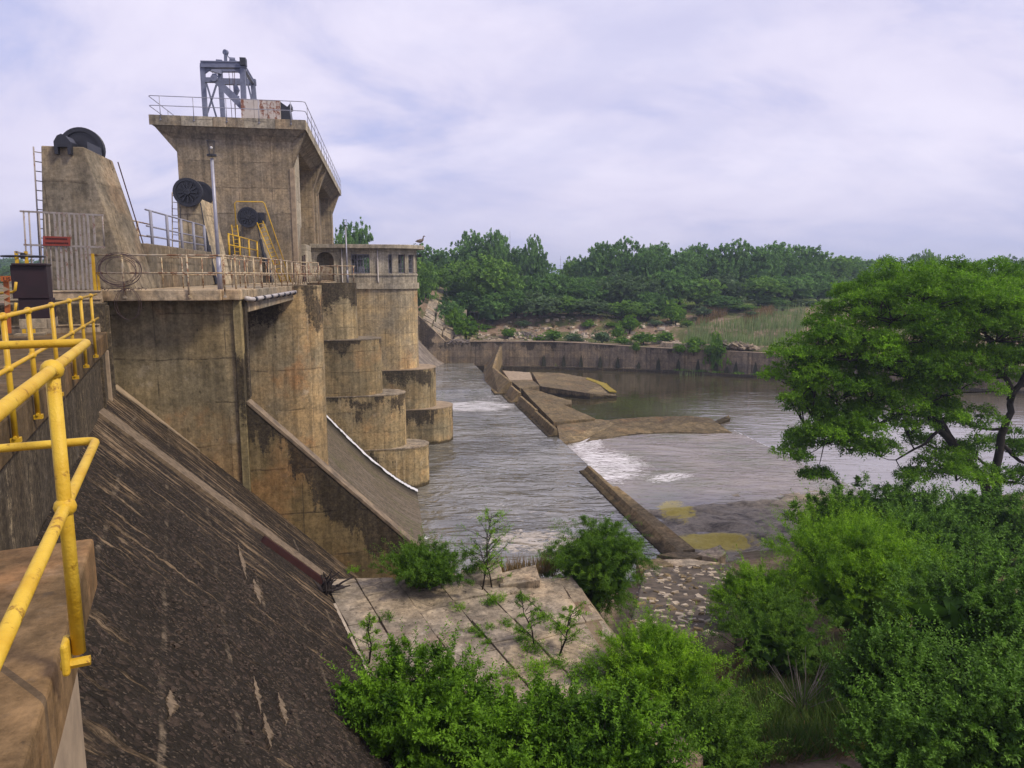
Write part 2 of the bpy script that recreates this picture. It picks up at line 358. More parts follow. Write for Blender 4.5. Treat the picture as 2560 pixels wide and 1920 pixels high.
M['pipe'] = plain('white_pipe', (.48, .45, .44), (.36, .33, .32), 3, .5, rust=.4, thr=.6)
M['steelgrey'] = plain('grey_window_steel', (.20, .19, .225), (.15, .14, .17), 6, .55, rust=.4, thr=.58)
M['rustbar'] = plain('dark_rust_beam', (.035, .011, .012), (.05, .016, .014), 5, .8)
M['wire'] = plain('rusty_wire', (.075, .045, .05), (.05, .03, .035), 9, .8)
M['wood'] = plain('grey_driftwood', (.22, .19, .17), (.13, .11, .095), 4, .9, bump=.4)
M['darkwood'] = plain('dark_driftwood', (.025, .020, .022), (.045, .036, .034), 6, .9, bump=.4)
M['bark'] = plain('dark_bark', (.013, .010, .009), (.032, .026, .022), 6, .95, bump=.8)
M['palebark'] = plain('pale_bark', (.13, .11, .09), (.08, .065, .05), 5, .95, bump=.6)
M['white'] = plain('white_paint', (.74, .74, .74), (.62, .62, .62), 4, .6)
M['dark_in'] = plain('dark_interior', (.045, .033, .03), (.07, .05, .04), 2, .9)
M['door'] = plain('brown_door', (.06, .022, .016), (.045, .02, .016), 3, .7)
M['goose'] = plain('goose_feathers', (.10, .075, .06), (.17, .135, .11), 12, .9)
M['bill'] = plain('goose_bill', (.25, .06, .04), None, 9, .6)
M['graffiti'] = plain('white_chalk', (.75, .75, .74), None, 9, .8)
g_, t = new_mat('window_glass')
finish(t, (.10, .13, .15), .06, spec=.6, extra={'Alpha': .15}); M['glass'] = g_

# dark aggregate face of the dam (object axes: x down the slope, y along the dam)
m_, t = new_mat('rubble_face'); O = t.n('ShaderNodeTexCoord').outputs['Object']; ox, oy, oz = t.sep(O)
vor = t.n('ShaderNodeTexVoronoi', {'Vector': t.map(O, scale=(1, 1, .6)), 'Scale': 17.0, 'Randomness': 1.0})
vor2 = t.n('ShaderNodeTexVoronoi', {'Vector': t.map(O, rot=(0, 0, .26), scale=(.45, 1.25, 1)), 'Scale': 46.0})
col = t.mix(t.noise(O, 1.3, 6, .6), (.0115, .0100, .0085), (.044, .0375, .031))
hue = t.sep(vor.outputs['Color'])[0]
col = t.mix(t.m('MULTIPLY', t.rng(hue, .55, 1.0), .65), col, (.070, .052, .042))
col = t.mix(t.m('MULTIPLY', t.m('GREATER_THAN', t.sep(vor2.outputs['Color'])[1], .93), .55), col, (.135, .105, .08))
d = t.m('ADD', oy, t.m('MULTIPLY', ox, .26))
sv = t.comb(t.m('MULTIPLY', ox, .55), t.m('MULTIPLY', d, 6.5), 0.0)
st = t.noise(sv, 1.0, 8, .72, .3); pt = t.noise(t.map(O, loc=(2, 5, 1)), .75, 6, .62)
near_end = t.rng(oy, 10.5, 18.0, 0.0, .060); tp = t.rng(t.m('ADD', ox, t.m('MULTIPLY', t.m('SUBTRACT', pt, .5), 2.2)), -1.6, -.2, .13, 0.0)
k = t.m('ADD', t.m('ADD', t.m('MULTIPLY', st, .68), t.m('MULTIPLY', pt, .32)), t.m('ADD', near_end, t.m('MULTIPLY', tp, near_end)))
k = t.m('ADD', t.m('ADD', k, .026), t.m('MULTIPLY', tp, .16))
pal = t.rng(k, .578, .655)
palc = t.mix(t.noise(O, 2.2, 5, .6), (.26, .17, .09), (.225, .185, .135))
col = t.mix(t.m('MULTIPLY', pal, t.rng(t.noise(O, 9, 5, .75), .35, .6, .45, .95)), col, palc)
zz = t.m('MULTIPLY', t.m('ADD', ox, t.m('MULTIPLY', t.m('SUBTRACT', t.noise(O, 1.1, 5, .65), .5), .12)), 1.35)
fr_ = t.m('FRACT', zz)
ln = t.m('MULTIPLY', t.rng(t.m('ABSOLUTE', t.m('SUBTRACT', fr_, .5)), .018, .05, 1.0, 0.0), t.rng(t.noise(t.comb(t.m('FLOOR', zz), t.m('MULTIPLY', oy, .5), 0.0), 1.9, 7, .78), .46, .62))
col = t.mix(t.m('MULTIPLY', ln, t.rng(t.noise(O, 7, 6, .75), .42, .58, .1, .72)), col, (.22, .175, .125))
jt = t.m('LESS_THAN', t.m('FRACT', t.m('MULTIPLY', d, .29)), .006)
col = t.mix(t.m('MULTIPLY', jt, .6), col, (.01, .008, .007))
hh = t.m('ADD', t.m('MULTIPLY', vor.outputs['Distance'], -.8), t.m('ADD', t.m('MULTIPLY', vor2.outputs['Distance'], -.4), t.m('MULTIPLY', t.noise(O, 6, 5, .7), 1.1)))
hh = t.mix(pal, hh, t.noise(O, 30, 4))
finish(t, col, .95, hh, .9, .05, spec=.04); M['rubble'] = m_
M['stones'] = plain('aggregate_stones', (.030, .022, .017), (.085, .062, .046), 25, .9, bump=.3)

# wet spillway chute: mossy concrete
m_, t = new_mat('chute_surface'); O = t.n('ShaderNodeNewGeometry').outputs['Position']; Q = t.map(O, rot=(0, 0, -TS))
qx, qy, qz = t.sep(Q)
st = t.noise(t.map(Q, scale=(.25, 3.4, .25)), 1.5, 8, .7); sp = t.noise(Q, 5, 8, .8)
c = t.mix(t.rng(sp, .35, .65), (.055, .044, .030), (.16, .13, .092))
c = t.mix(t.m('MULTIPLY', t.rng(st, .50, .62), .65), c, (.185, .16, .13))
c = t.mix(t.m('MULTIPLY', t.rng(t.noise(t.map(Q, scale=(.3, 1.2, .3)), .8, 7, .7), .50, .62), .5), c, (.075, .08, .024))
c = t.mix(t.rng(qy, 40.0, 42.0), c, (.022, .02, .015))
finish(t, c, .6, sp, .8, .05); M['chute'] = m_

# water
def water(name, deep, shallow, wave=1.0, foam=(), scale=1.6, rough=.04, stretch=(1, 1, 1), shal=.0, yellow=None, rot=0.0, ior=2.2, sky_refl=None):
    m_, t = new_mat(name); P = t.n('ShaderNodeNewGeometry').outputs['Position']
    W = t.map(P, rot=(0, 0, rot), scale=stretch)
    a = t.noise(W, scale, 3, .55, .8); b = t.noise(t.map(W, loc=(5, 3, 0), rot=(0, 0, .4)), scale*.4, 3, .5, .5)
    calm = t.noise(P, .09, 3, .5)
    h = t.m('MULTIPLY', t.m('ADD', a, t.m('MULTIPLY', b, 1.2)), t.rng(calm, .3, .6, .45, 1.0))
    c = t.mix(t.rng(t.noise(P, .16, 5, .6), .36, .62), deep, shallow)
    if sky_refl: px_, py_, pz_ = t.sep(P); h = t.m('MULTIPLY', h, t.m('MAXIMUM', t.rng(px_, 12, 26, .22, 1.0), t.rng(py_, 58, 68, 1.0, 0.0))); c = t.mix(t.m('MULTIPLY', t.rng(t.m('ADD', px_, t.m('MULTIPLY', t.noise(P, .12, 3), 8.0)), 16, 28), t.rng(py_, 62, 84, 1.0, 0.0)), c, sky_refl)  # calmer pool; sky reflection on the open river put into its colour
    if shal: c = t.mix(t.m('MULTIPLY', t.rng(t.noise(t.map(P, rot=(0, 0, .6), scale=(.35, 1.6, 1)), .9, 8, .7), .40, .62), shal), c, (.165, .135, .125))
    tot = None
    for (cx, cy, rx, ry, rt, lo, hi, sc, *fcol) in foam:
        q = t.map(P, loc=(0, 0, 0)); dd = t.n('ShaderNodeVectorMath', {0: P, 1: (cx, cy, 0)}, operation='SUBTRACT').outputs[0]
        dd = t.map(dd, rot=(0, 0, rt)); ex, ey, ez = t.sep(dd)
        r2 = t.m('SQRT', t.m('ADD', t.m('POWER', t.m('DIVIDE', ex, rx), 2.0), t.m('POWER', t.m('DIVIDE', ey, ry), 2.0)))
        e = t.rng(r2, .25, 1.0, 1.0, 0.0)
        fn = t.noise(t.map(dd, scale=(1/sc[0], 1/sc[1], 1)), 1.0, 9, .74, 1.1)
        mm = t.rng(t.m('ADD', fn, t.m('MULTIPLY', t.m('SUBTRACT', e, 1.0), .5)), lo, hi)
        mm = t.m('MULTIPLY', mm, t.m('GREATER_THAN', e, 0.0))
        if fcol: c = t.mix(t.m('MULTIPLY', mm, .8), c, fcol[0]); continue
        tot = mm if tot is None else t.m('MAXIMUM', tot, mm)
    r = rough
    if tot is not None:
        fc = (.74, .73, .76)
        c = t.mix(tot, c, fc); r = t.m('ADD', t.m('MULTIPLY', tot, .7), rough)
        h = t.m('ADD', h, t.m('MULTIPLY', tot, .6))
    if yellow:
        for (cx, cy, rx, ry) in yellow:
            dd = t.n('ShaderNodeVectorMath', {0: P, 1: (cx, cy, 0)}, operation='SUBTRACT').outputs[0]
            ex, ey, ez = t.sep(dd)
            r2 = t.m('SQRT', t.m('ADD', t.m('POWER', t.m('DIVIDE', ex, rx), 2.0), t.m('POWER', t.m('DIVIDE', ey, ry), 2.0)))
            mm = t.rng(t.m('ADD', t.noise(P, 1.3, 9, .78, .8), t.rng(r2, .1, 1.2, .13, -.36)), .38, .60)
            c = t.mix(t.m('MULTIPLY', mm, .85), c, (.42, .34, .075)); r = t.m('ADD', r, t.m('MULTIPLY', mm, .3))
    finish(t, c, r, h, wave, .40, spec=.5, extra={'IOR': ior}); return m_
def xy(px, py, z=0.): q = at(px, py, z); return q[0], q[1]
f1 = xy(1185, 1018); f2 = xy(1330, 1345); f4 = xy(1030, 1212); f5 = xy(1170, 958); f6 = xy(1045, 1345); f7 = xy(1160, 935)
M['basin'] = water('basin_water', (.095, .092, .076), (.185, .180, .158), .80, (
    (f1[0], f1[1]+.5, 8.5, 6.5, 0, .33, .58, (2.0, .35)), (f1[0]+3, f1[1]+4, 9, 10, 0, .47, .64, (1.3, .22)),
    (f2[0], f2[1]-.4, 5.2, 3.2, 0, .40, .50, (.8, .5), (.46, .40, .31)), (f2[0]-1, f2[1]+4, 8, 5, 0, .56, .63, (.7, .35), (.40, .36, .30)), (f4[0], f4[1], 1.0, .6, 0, .3, .42, (.3, .3)),
    (f5[0], f5[1], 6, 5, .2, .54, .62, (2.0, .5)), (f6[0], f6[1], .9, .8, 0, .3, .45, (.3, .3)), (f7[0], f7[1], 4, 5, 0, .60, .66, (1.2, .6))), 1.15, .03, (.55, 1.3, 1))
M['pool'] = water('pool_water', (.022, .019, .009), (.042, .037, .014), .13, (), .9, .03, (.4, 1.3, 1))
M['river'] = water('river_water', (.040, .033, .016), (.062, .053, .028), .16, (), 1.0, .03, (.4, 1.3, 1), sky_refl=(.22, .20, .19))
g1 = xy(1530, 1165, -.3); g2 = xy(1690, 1195, -.3); g3 = xy(1480, 1120, -.3)
y1 = xy(1730, 1350, -.3); y2 = xy(1700, 1280, -.3); y3 = xy(1800, 1355, -.3)
YEL = ((y1[0]+.2, y1[1]-.6, 2.6, 1.8), (y2[0]-.2, y2[1], 1.7, 3.4), (y3[0], y3[1]-.3, 2.6, 1.7))
M['shallow'] = water('shallow_water', (.15, .145, .10), (.25, .215, .185), .18, (
    (g1[0]-.6, g1[1], 6.5, 10.0, .25, .38, .62, (.9, .22)), (g2[0]-.4, g2[1]+.2, 4.0, 1.9, -.5, .38, .62, (.7, .2)), (g3[0]-.3, g3[1]+1, 3.0, 8.0, .2, .40, .62, (.6, .2))),
    1.9, .10, (.5, 1.3, 1), .9, YEL, 0.0, 1.5)
m_, t = new_mat('rock_shelf'); P = t.n('ShaderNodeNewGeometry').outputs['Position']
a = t.noise(t.map(P, scale=(.7, 1.3, 1)), 1.1, 8, .7, .6); b = t.noise(P, 5, 6, .75)
c = t.mix(t.rng(a, .34, .56), (.085, .070, .054), (.34, .285, .205)); c = t.mix(t.rng(b, .3, .7), t.mix(.5, c, (.03, .025, .02)), c)
ym = None
for (cx, cy, rx, ry) in YEL:
    dd = t.n('ShaderNodeVectorMath', {0: P, 1: (cx, cy, 0)}, operation='SUBTRACT').outputs[0]; ex, ey, ez = t.sep(dd)
    r2 = t.m('SQRT', t.m('ADD', t.m('POWER', t.m('DIVIDE', ex, rx), 2.0), t.m('POWER', t.m('DIVIDE', ey, ry), 2.0)))
    mm = t.rng(t.m('ADD', t.noise(P, 1.6, 8, .75, .8), t.rng(r2, .1, 1.25, .13, -.36)), .38, .58); ym = mm if ym is None else t.m('MAXIMUM', ym, mm)
c = t.mix(t.m('MULTIPLY', ym, .85), c, t.mix(b, (.34, .26, .03), (.62, .50, .09)))
finish(t, c, .55, t.m('ADD', a, t.m('MULTIPLY', b, .4)), .8, .08, spec=.15); M['shelf'] = m_
M['reservoir'] = water('reservoir_water', (.10, .10, .10), (.13, .13, .13), .15, (), .5, .06)
m_, t = new_mat('white_water'); P = t.n('ShaderNodeNewGeometry').outputs['Position']
finish(t, t.mix(t.noise(P, 9, 7, .8), (.42, .44, .50), (.82, .82, .86)), .6, t.noise(P, 16, 6, .7), .9, .05); M['foam'] = m_

# ground
m_, t = new_mat('bank_soil'); P = t.n('ShaderNodeNewGeometry').outputs['Position']; gx, gy, gz = t.sep(P)
a = t.noise(P, .22, 7, .65); b = t.noise(P, 1.7, 7, .7); f = t.noise(P, 9, 5, .7)
c = t.mix(t.rng(b, .35, .65), (.16, .11, .075), (.27, .205, .15))
nearb = t.m('MAXIMUM', t.rng(gy, 40, 60, .25, 1.0), t.rng(gx, 9, 14))
c = t.mix(t.m('MULTIPLY', t.m('MULTIPLY', t.rng(a, .45, .56), .85), nearb), c, t.mix(f, (.045, .075, .016), (.085, .105, .03)))
c = t.mix(t.m('MULTIPLY', t.rng(b, .60, .66), .7), c, (.25, .20, .15))
far = t.rng(gy, 108, 120); gr = t.rng(t.noise(P, .05, 5, .6), .42, .52)
farR = t.m('MULTIPLY', t.rng(gx, 14, 22), t.m('MULTIPLY', far, t.rng(gy, 128, 134)))
c = t.mix(t.m('MULTIPLY', farR, .85), c, t.mix(b, (.075, .15, .022), (.14, .20, .04)))
fz = t.rng(gy, 150, 260); c = t.mix(fz, c, t.mix(a, (.03, .06, .018), (.06, .085, .03)))
c = t.mix(1.0, c, t.mix(f, (.7, .7, .7), (1.25, 1.22, 1.2)), 'MULTIPLY')
finish(t, c, .95, t.m('ADD', t.m('MULTIPLY', b, 1.0), t.m('MULTIPLY', f, .4)), .7, .12, spec=.1); M['soil'] = m_

# leaves
def leaf_mat(name, dark, light, trans=.25, nscale=.8, rough=.55):
    m_, t = new_mat(name); P = t.n('ShaderNodeNewGeometry').outputs['Position']
    at_ = t.n('ShaderNodeAttribute', attribute_name='tint').outputs['Fac']
    oi = t.n('ShaderNodeObjectInfo').outputs['Random']
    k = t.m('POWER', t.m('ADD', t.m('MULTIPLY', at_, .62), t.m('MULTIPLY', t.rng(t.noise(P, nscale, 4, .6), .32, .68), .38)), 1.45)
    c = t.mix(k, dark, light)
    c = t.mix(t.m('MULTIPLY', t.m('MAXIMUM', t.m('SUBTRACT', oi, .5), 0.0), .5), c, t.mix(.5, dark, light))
    p = t.n('ShaderNodeBsdfPrincipled', {'Base Color': c, 'Roughness': rough, 'Specular IOR Level': .10})
    tr = t.n('ShaderNodeBsdfTranslucent', {0: t.mix(1.0, c, (1.1, 1.35, .5), 'MULTIPLY')})
    mx = t.n('ShaderNodeMixShader', {0: trans, 1: p.outputs[0], 2: tr.outputs[0]})
    t.n('ShaderNodeOutputMaterial', {0: mx}); return m_
M['l_acacia'] = leaf_mat('leaf_acacia', (.028, .080, .008), (.26, .48, .030), .34, .55)
M['l_bright'] = leaf_mat('leaf_bright', (.030, .090, .006), (.25, .45, .020), .32, 1.6)
M['l_mid'] = leaf_mat('leaf_mid', (.014, .050, .005), (.165, .33, .020), .28, 1.2)
M['l_dark'] = leaf_mat('leaf_dark', (.012, .042, .007), (.15, .30, .036), .22, 1.2)
M['l_weep'] = leaf_mat('leaf_weeping', (.030, .080, .010), (.14, .26, .025), .28, 1.4)
M['l_far'] = leaf_mat('leaf_far', (.050, .115, .036), (.23, .41, .115), .18, .25, .7)
M['l_farlight'] = leaf_mat('leaf_far_light', (.060, .14, .030), (.28, .45, .09), .2, .3, .7)
M['l_fargrey'] = leaf_mat('leaf_far_grey', (.065, .11, .052), (.19, .29, .13), .18, .3, .7)
M['l_bush'] = leaf_mat('leaf_bank_bush', (.045, .12, .012), (.24, .40, .040), .25, .8, .7)
M['l_grass'] = leaf_mat('grass_blades', (.045, .095, .018), (.15, .20, .055), .25, 1.2, .7)
M['l_dry'] = leaf_mat('dry_stalks', (.17, .11, .055), (.30, .21, .11), .2, 1.2, .8)
M['l_reed'] = leaf_mat('reed_blades', (.10, .17, .06), (.30, .34, .17), .2, .6, .8)
HAZE = 0.00055
def atU(x, y, u, fr='S'):
    r = ray(x, y); f = to_f(r, fr); k = u/f[0]; return (u, f[1]*k, EYE+f[2]*k)
DK = 12.42                                  # deck level
# ================================================================ SETTING: terrain and water
def axis(parts):
    o = []
    for a, b, st in parts:
        n = max(1, round((b-a)/st)); o += [a+(b-a)*i/n for i in range(n)]
    return o+[parts[-1][1]]
gx = axis([(-4000,-1000,500),(-1000,-240,80),(-240,-60,9),(-60,-16,2.2),(-16,60,.55),(60,150,1.6),(150,400,12),(400,1000,60),(1000,4000,500)])
gy = axis([(-60,-2,6),(-2,46,.55),(46,84,1.6),(84,140,.8),(140,220,2.5),(220,500,14),(500,1200,70),(1200,6000,480)])
GX, GY = np.meshgrid(np.array(gx), np.array(gy))
WALLX = [-60, -17, -1.5, 14, 24, 35, 47, 60, 90, 400, 4000]; WALLY = [105, 105, 105, 102.6, 99.3, 94.0, 87.5, 82, 80, 80, 80]
SHX = [-60, -10, 4, 8, 13, 20, 32, 60, 200, 4000]; SHY = [25, 26, 29, 30.5, 33.0, 37.5, 42, 47, 60, 60]
APR = [(-5.6, 17.9), (1.48, 17.5), (2.25, 14.0), (2.3, 11.0), (-1.0, 10.0)]
def ground_z(x, y):
    x = np.asarray(x, float); y = np.asarray(y, float)
    yw = np.interp(x, WALLX, WALLY); ys = np.interp(x, SHX, SHY)
    d = y-yw-1.0
    zf = 3.15+sstep(d, 5, 13)*1.0+sstep(d, 12, 17)*2.0+sstep(d, 17, 45)*1.0+sstep(d, 45, 180)*2.4+fbm(x*.12, y*.12, 3)*1.0*sstep(d, 2, 12)-.3
    zf = zf-1.9*sstep(x, 14, 26)*sstep(d, 5, 13)*sstep(-d, -34, -20)
    zf = zf+sstep(-x, 8, 18)*3.2*sstep(d, 6, 22)
    zf = zf+sstep(d, 300, 2500)*6
    s = ys-y
    zn = -1.6+sstep(s, -4, 0)*1.5+np.clip(s, 0, 40)*.245+(fbm(x*.6, y*.6, 9)-.47)*.55*sstep(s, -2, 2)+(fbm(x*2.3, y*2.3, 19)-.47)*.2
    zn = np.minimum(zn, 4.9+.3*fbm(x*.4, y*.4, 5))
    z = np.where(d > 0, zf, zn)
    # upstream side of the dam (reservoir bed) and its far shore
    u = x*cos(TS)+y*sin(TS)
    up = sstep(-u, 10.0, 12.0)
    rim = 8.2+sstep(y, 60, 76)*2.2+sstep(y, 76, 240)*3.0
    return z*(1-up*(1-sstep(y, 96, 112)))+rim*up*(1-sstep(y, 96, 112))
GZ = ground_z(GX, GY)
ny, nx = GX.shape
V = np.stack([GX.ravel(), GY.ravel(), GZ.ravel()], 1); idx = np.arange(nx*ny).reshape(ny, nx)
F = np.stack([idx[:-1,:-1], idx[:-1,1:], idx[1:,1:], idx[1:,:-1]], -1).reshape(-1, 4)
def fast_mesh(name, V, F, mats, smooth=False, tint=None):
    me = bpy.data.meshes.new(name); n, k = F.shape
    me.vertices.add(len(V)); me.vertices.foreach_set('co', np.asarray(V, np.float32).ravel())
    me.loops.add(n*k); me.loops.foreach_set('vertex_index', F.astype(np.int32).ravel())
    me.polygons.add(n); me.polygons.foreach_set('loop_start', np.arange(0, n*k, k, dtype=np.int32))
    try: me.polygons.foreach_set('loop_total', np.full(n, k, np.int32))
    except Exception: pass
    if smooth: me.polygons.foreach_set('use_smooth', np.ones(n, bool))
    me.materials.append(mats); me.update(calc_edges=True)
    if tint is not None:
        a = me.attributes.new('tint', 'FLOAT', 'FACE'); a.data.foreach_set('value', np.asarray(tint, np.float32))
    return me
def fast_obj(name, me, loc=(0, 0, 0), rot=0., parent=None):
    o = bpy.data.objects.new(name, me); COL.objects.link(o); o.location = loc; o.rotation_euler = (0, 0, rot)
    if parent is not None: o.parent = parent; ROOT[o.name] = ROOT[parent.name]
    return o
tag(fast_obj('ground', fast_mesh('ground', V, F, M['soil'], True)), kind='structure')

TXC = bpy.data.textures.new('erosion', 'CLOUDS'); TXC.noise_scale = .55; TXC.noise_depth = 4
def rough(o, k=.06, lv=4):
    m_ = o.modifiers.new('cut', 'SUBSURF'); m_.subdivision_type = 'SIMPLE'; m_.levels = m_.render_levels = lv
    m_ = o.modifiers.new('wear', 'DISPLACE'); m_.texture = TXC; m_.texture_coords = 'GLOBAL'; m_.strength = k; m_.mid_level = .5; return o
def sheet(name, pts, z, mat, fr='S', z2=None):
    mb = MB(); n = len(pts)
    mb.add([(p[0], p[1], z if len(p) < 3 else p[2]) for p in pts], [tuple(range(n))])
    return struct(name, mb, mat, fr)
sheet('basin_water', [(-3.0, 21.0), (4, 21), (15, 24), (13.45, 30.5), (13.45, 80.2), (-3.0, 80.2)], 0.0, M['basin'])
sheet('upper_pool_water', [(-6.0, 80.0), (12.6, 80.0), (12.6, 110), (-6.0, 110)], .16, M['basin'])
mbq = MB(); mbq.add([(-6, 79.3, -.02), (12.4, 79.3, -.02), (12.6, 80.02, .162), (-6, 80.02, .162)], [(0, 1, 2, 3)]); struct('water_lip', mbq, M['basin'], 'S')
sheet('river_water', [(2.0, 58.0), (13.3, 30.0), (300, 20), (4000, 20), (4000, 98), (100, 98), (2, 112)], -.62, M['river'], 'W')
0 and sheet('still_pool_water', [xy(1340, 945, -.5), xy(1480, 1030, -.5), xy(1900, 1062, -.5), (40, 62), (46, 100), (-8, 108), xy(1180, 935, -.5)], -.50, M['pool'], 'W')
shp = [xy(1392, 1098, -.3), xy(1440, 1060, -.3), xy(1560, 1068, -.3), xy(1700, 1072, -.3), xy(1835, 1076, -.3), xy(1960, 1135, -.3), xy(2090, 1195, -.3), xy(2190, 1245, -.3), (24, 33), (12, 26), (7.6, 31)]
sheet('shallow_water', shp, -.30, M['shallow'], 'W')
sheet('reservoir_water', [(-400, -60), (-11.0, -60), (-11.0, 70), (-400, 120)], 9.3, M['reservoir'], 'S')

# ================================================================ NON-OVERFLOW DAM (frame N: x down the slope, y along the dam)
dam = thing('gravity_dam', 'dark pebbly concrete dam face sloping down beside the yellow handrail, with a walkway on top', 'dam', (0, 0, 3), 'N')
def slope_z(a): return 8.10-.985*a
def slope_end(a): return 23.24+(a+1.73)*(-.267)+.15
na, nb = 132, 560
A_, T_ = np.meshgrid(np.linspace(-1.66, 4.9, na), np.linspace(0, 1, nb)); B_ = -4+T_*(slope_end(A_)+4)
Dsp = (fbm(A_*2.2, B_*2.2, 21)-.47)*.05+(vnoise(A_*9, B_*9, 22)-.5)*.045+(vnoise(A_*19, B_*19, 23)-.5)*.03
fade = 1-.75*sstep(B_, 10, 18); Dsp = Dsp*fade
# lost patches of the facing along the lift joints
V = np.stack([A_+Dsp*.7, B_, slope_z(A_)-3+Dsp*.714], -1).reshape(-1, 3); idx = np.arange(na*nb).reshape(nb, na)
F = np.stack([idx[:-1,:-1], idx[:-1,1:], idx[1:,1:], idx[1:,:-1]], -1).reshape(-1, 4)
fast_obj('sloped_face', fast_mesh('sloped_face', V, F, M['rubble'], True), parent=dam)
mb = MB(); rg = random.Random(3)
for i in range(1500):
    a = rg.uniform(-.3, 3.4); b = 1.5+14*rg.random()**1.5; s = rg.uniform(.006, .019)*(1+.02*b); 
    mb.rock((a+.3*s, b, slope_z(a)+.4*s), s*rg.uniform(.8, 1.6), s*rg.uniform(.8, 1.8), s*.7, rg.uniform(0, 3), .4, rg)
part('aggregate_stone', mb, M['stones'], dam, kind='stuff')
mb = MB()                                   # patches of old mortar facing that survive, proud of the rubble
for (px, py, ln, wd) in ((603, 1405, 1.9, .10), (640, 1480, 1.1, .15), (703, 1775, .75, .10), (640, 1740, .9, .07), (665, 1830, .7, .09), (422, 1765, .5, .10)):
    r = ray(px, py); f = to_f(r, 'N')
    k = (8.10-EYE)/(f[2]+.985*f[0]); a, b = f[0]*k, f[1]*k; pl = []
    for i in range(25): pl.append((b-ln/2+ln*i/24, a-wd/2*rg.uniform(.35, 1.15)*(1-.8*abs(i-12)/12)))
    up = [(bb, aa) for bb, aa in pl]; dn = [(bb, aa+wd*rg.uniform(.45, 1.1)*(1.12-abs(i-12)/12)) for i, (bb, aa) in enumerate(pl)]
    ring = up+dn[::-1]; n = len(ring)
    top = [(aa+.02, bb, slope_z(aa)+.03) for bb, aa in ring]; bot = [(aa-.03, bb, slope_z(aa)-.06) for bb, aa in ring]
    mb.add(top+bot, [tuple(range(n))]+[(i, n+i, n+(i+1) % n, (i+1) % n) for i in range(n)])
part('mortar_patch', mb, M['mortar'], dam, kind='stuff')
part('walkway_slab', MB().box(-4.6, -1.60, 4.03, 21.0, 10.95, 11.40), M['con_walk'], dam, bevel=.03)
part('stained_wall', MB().box(-4.6, -1.66, -6, 22.75, 4.0, 10.955).box(-4.6, -1.645, 20.998, 22.75, 10.95, 12.10), M['con_nwall'], dam)
for k, (b, wd) in enumerate(((19.2, .10), (20.6, .16), (21.6, .12))):
    part('wall_rib', MB().box(-1.70, -1.60+.02*k, b, b+wd, 9.5, 10.94+(1.1 if b > 21 else 0)), M['con_coping'] if k == 1 else M['con_nwall'], dam, bevel=.015)
mb = MB(); n = 16; E0 = []
for i in range(n+1):
    b = -3+7.03*i/n; E0.append((-.445+rg.uniform(-.012, .012), b))
ring = E0+[(-4.9, 4.03), (-4.9, -3)]
part('platform_ledge', MB().prism(ring, 'z', 11.24, 11.50), M['con_walk'], dam, bevel=.015)
part('platform_wall', MB().box(-4.6, -.545, -3, 3.88, 8.2, 11.245), M['con_coping'], dam)
# pale concrete band down the face and the rusty rail beside it (parallel to the spillway)
def on_slope(px, py):
    f = to_f(ray(px, py), 'N'); k = (8.10-EYE)/(f[2]+.985*f[0]); return (f[0]*k, f[1]*k, EYE+f[2]*k)
p0, p1 = Vector(on_slope(240, 1036)), Vector(on_slope(797, 1443)); q0, q1 = Vector(on_slope(254, 1024)), Vector(on_slope(812, 1438))
up_ = Vector((.7, 0, .714))*.07
mb = MB(); N_ = 14
for i in range(N_):
    a, b = i/N_, (i+1)/N_
    P_ = [p0.lerp(p1, a), p0.lerp(p1, b), q0.lerp(q1, b), q0.lerp(q1, a)]
    mb.hexa([p-up_*2 for p in P_], [p+up_*rg.uniform(.85, 1.1) for p in P_])
part('pale_band', mb, M['mortar'], dam)
part('slope_kerb', MB().hexa([Vector(on_slope(*p))-up_*2 for p in ((283, 968), (905, 1425), (925, 1412), (300, 955))], [Vector(on_slope(*p))+up_*.35 for p in ((283, 968), (905, 1425), (925, 1412), (300, 955))]), M['con_coping'], dam)
r0, r1 = Vector(on_slope(652, 1352)), Vector(on_slope(806, 1462)); nrm = Vector((.7, 0, .714))
mb = MB().bar(r0+nrm*.05, r1+nrm*.05, .05, .14)
rail_b = thing('rusted_steel_rail', 'dark rusted steel rail lying down the dam face along the pale band', 'steel rail', tuple(r0), 'N')
part('web', mb, M['rustbar'], rail_b)
for d in (-.05, .05): part('flange', MB().bar(r0+nrm*.05+Vector((0, d, 0)), r1+nrm*.05+Vector((0, d, 0)), .03, .18), M['rustbar'], rail_b)

# ================================================================ NEAR ABUTMENT (frame S)
ab = thing('spillway_abutment', 'brown abutment wall under the deck, with a sloping training wall down to the pool', 'dam abutment', (-6, 22, 3), 'S')
part('abutment_wall', MB().box(-9.2, -4.18, 22.0, 23.0, 2.5, 12.119), M['con_wall'], ab, bevel=.03)
part('wall_end', MB().box(-4.32, -4.10, 21.93, 22.85, 3.2, 12.118), M['con_groove'], ab, bevel=.02)
part('gate_groove', MB().box(-4.09, -4.03, 22.25, 22.6, 9.2, 12.1), M['con_nwall'], ab)
tw = [(-4.09, 9.05), (4.6, .45), (4.6, -.9), (-4.09, -.9)]
part('training_wall', MB().prism(tw, 'y', 22.02, 22.46), M['con_train'], ab)
part('coping', MB().prism([(-4.095, 9.13), (-4.03, 9.13), (4.65, .54), (4.6, .452), (-4.095, 9.052)], 'y', 22.0, 22.48), M['coping_dark'], ab, bevel=.015)
part('deck_slab', MB().box(-8.2, -4.52, 21.30, 24.0, 12.12, DK).box(-4.52, -4.06, 21.62, 24.0, 12.12, DK-.004), M['con_deck'], ab, bevel=.025)
def rect(cx, cy): pass
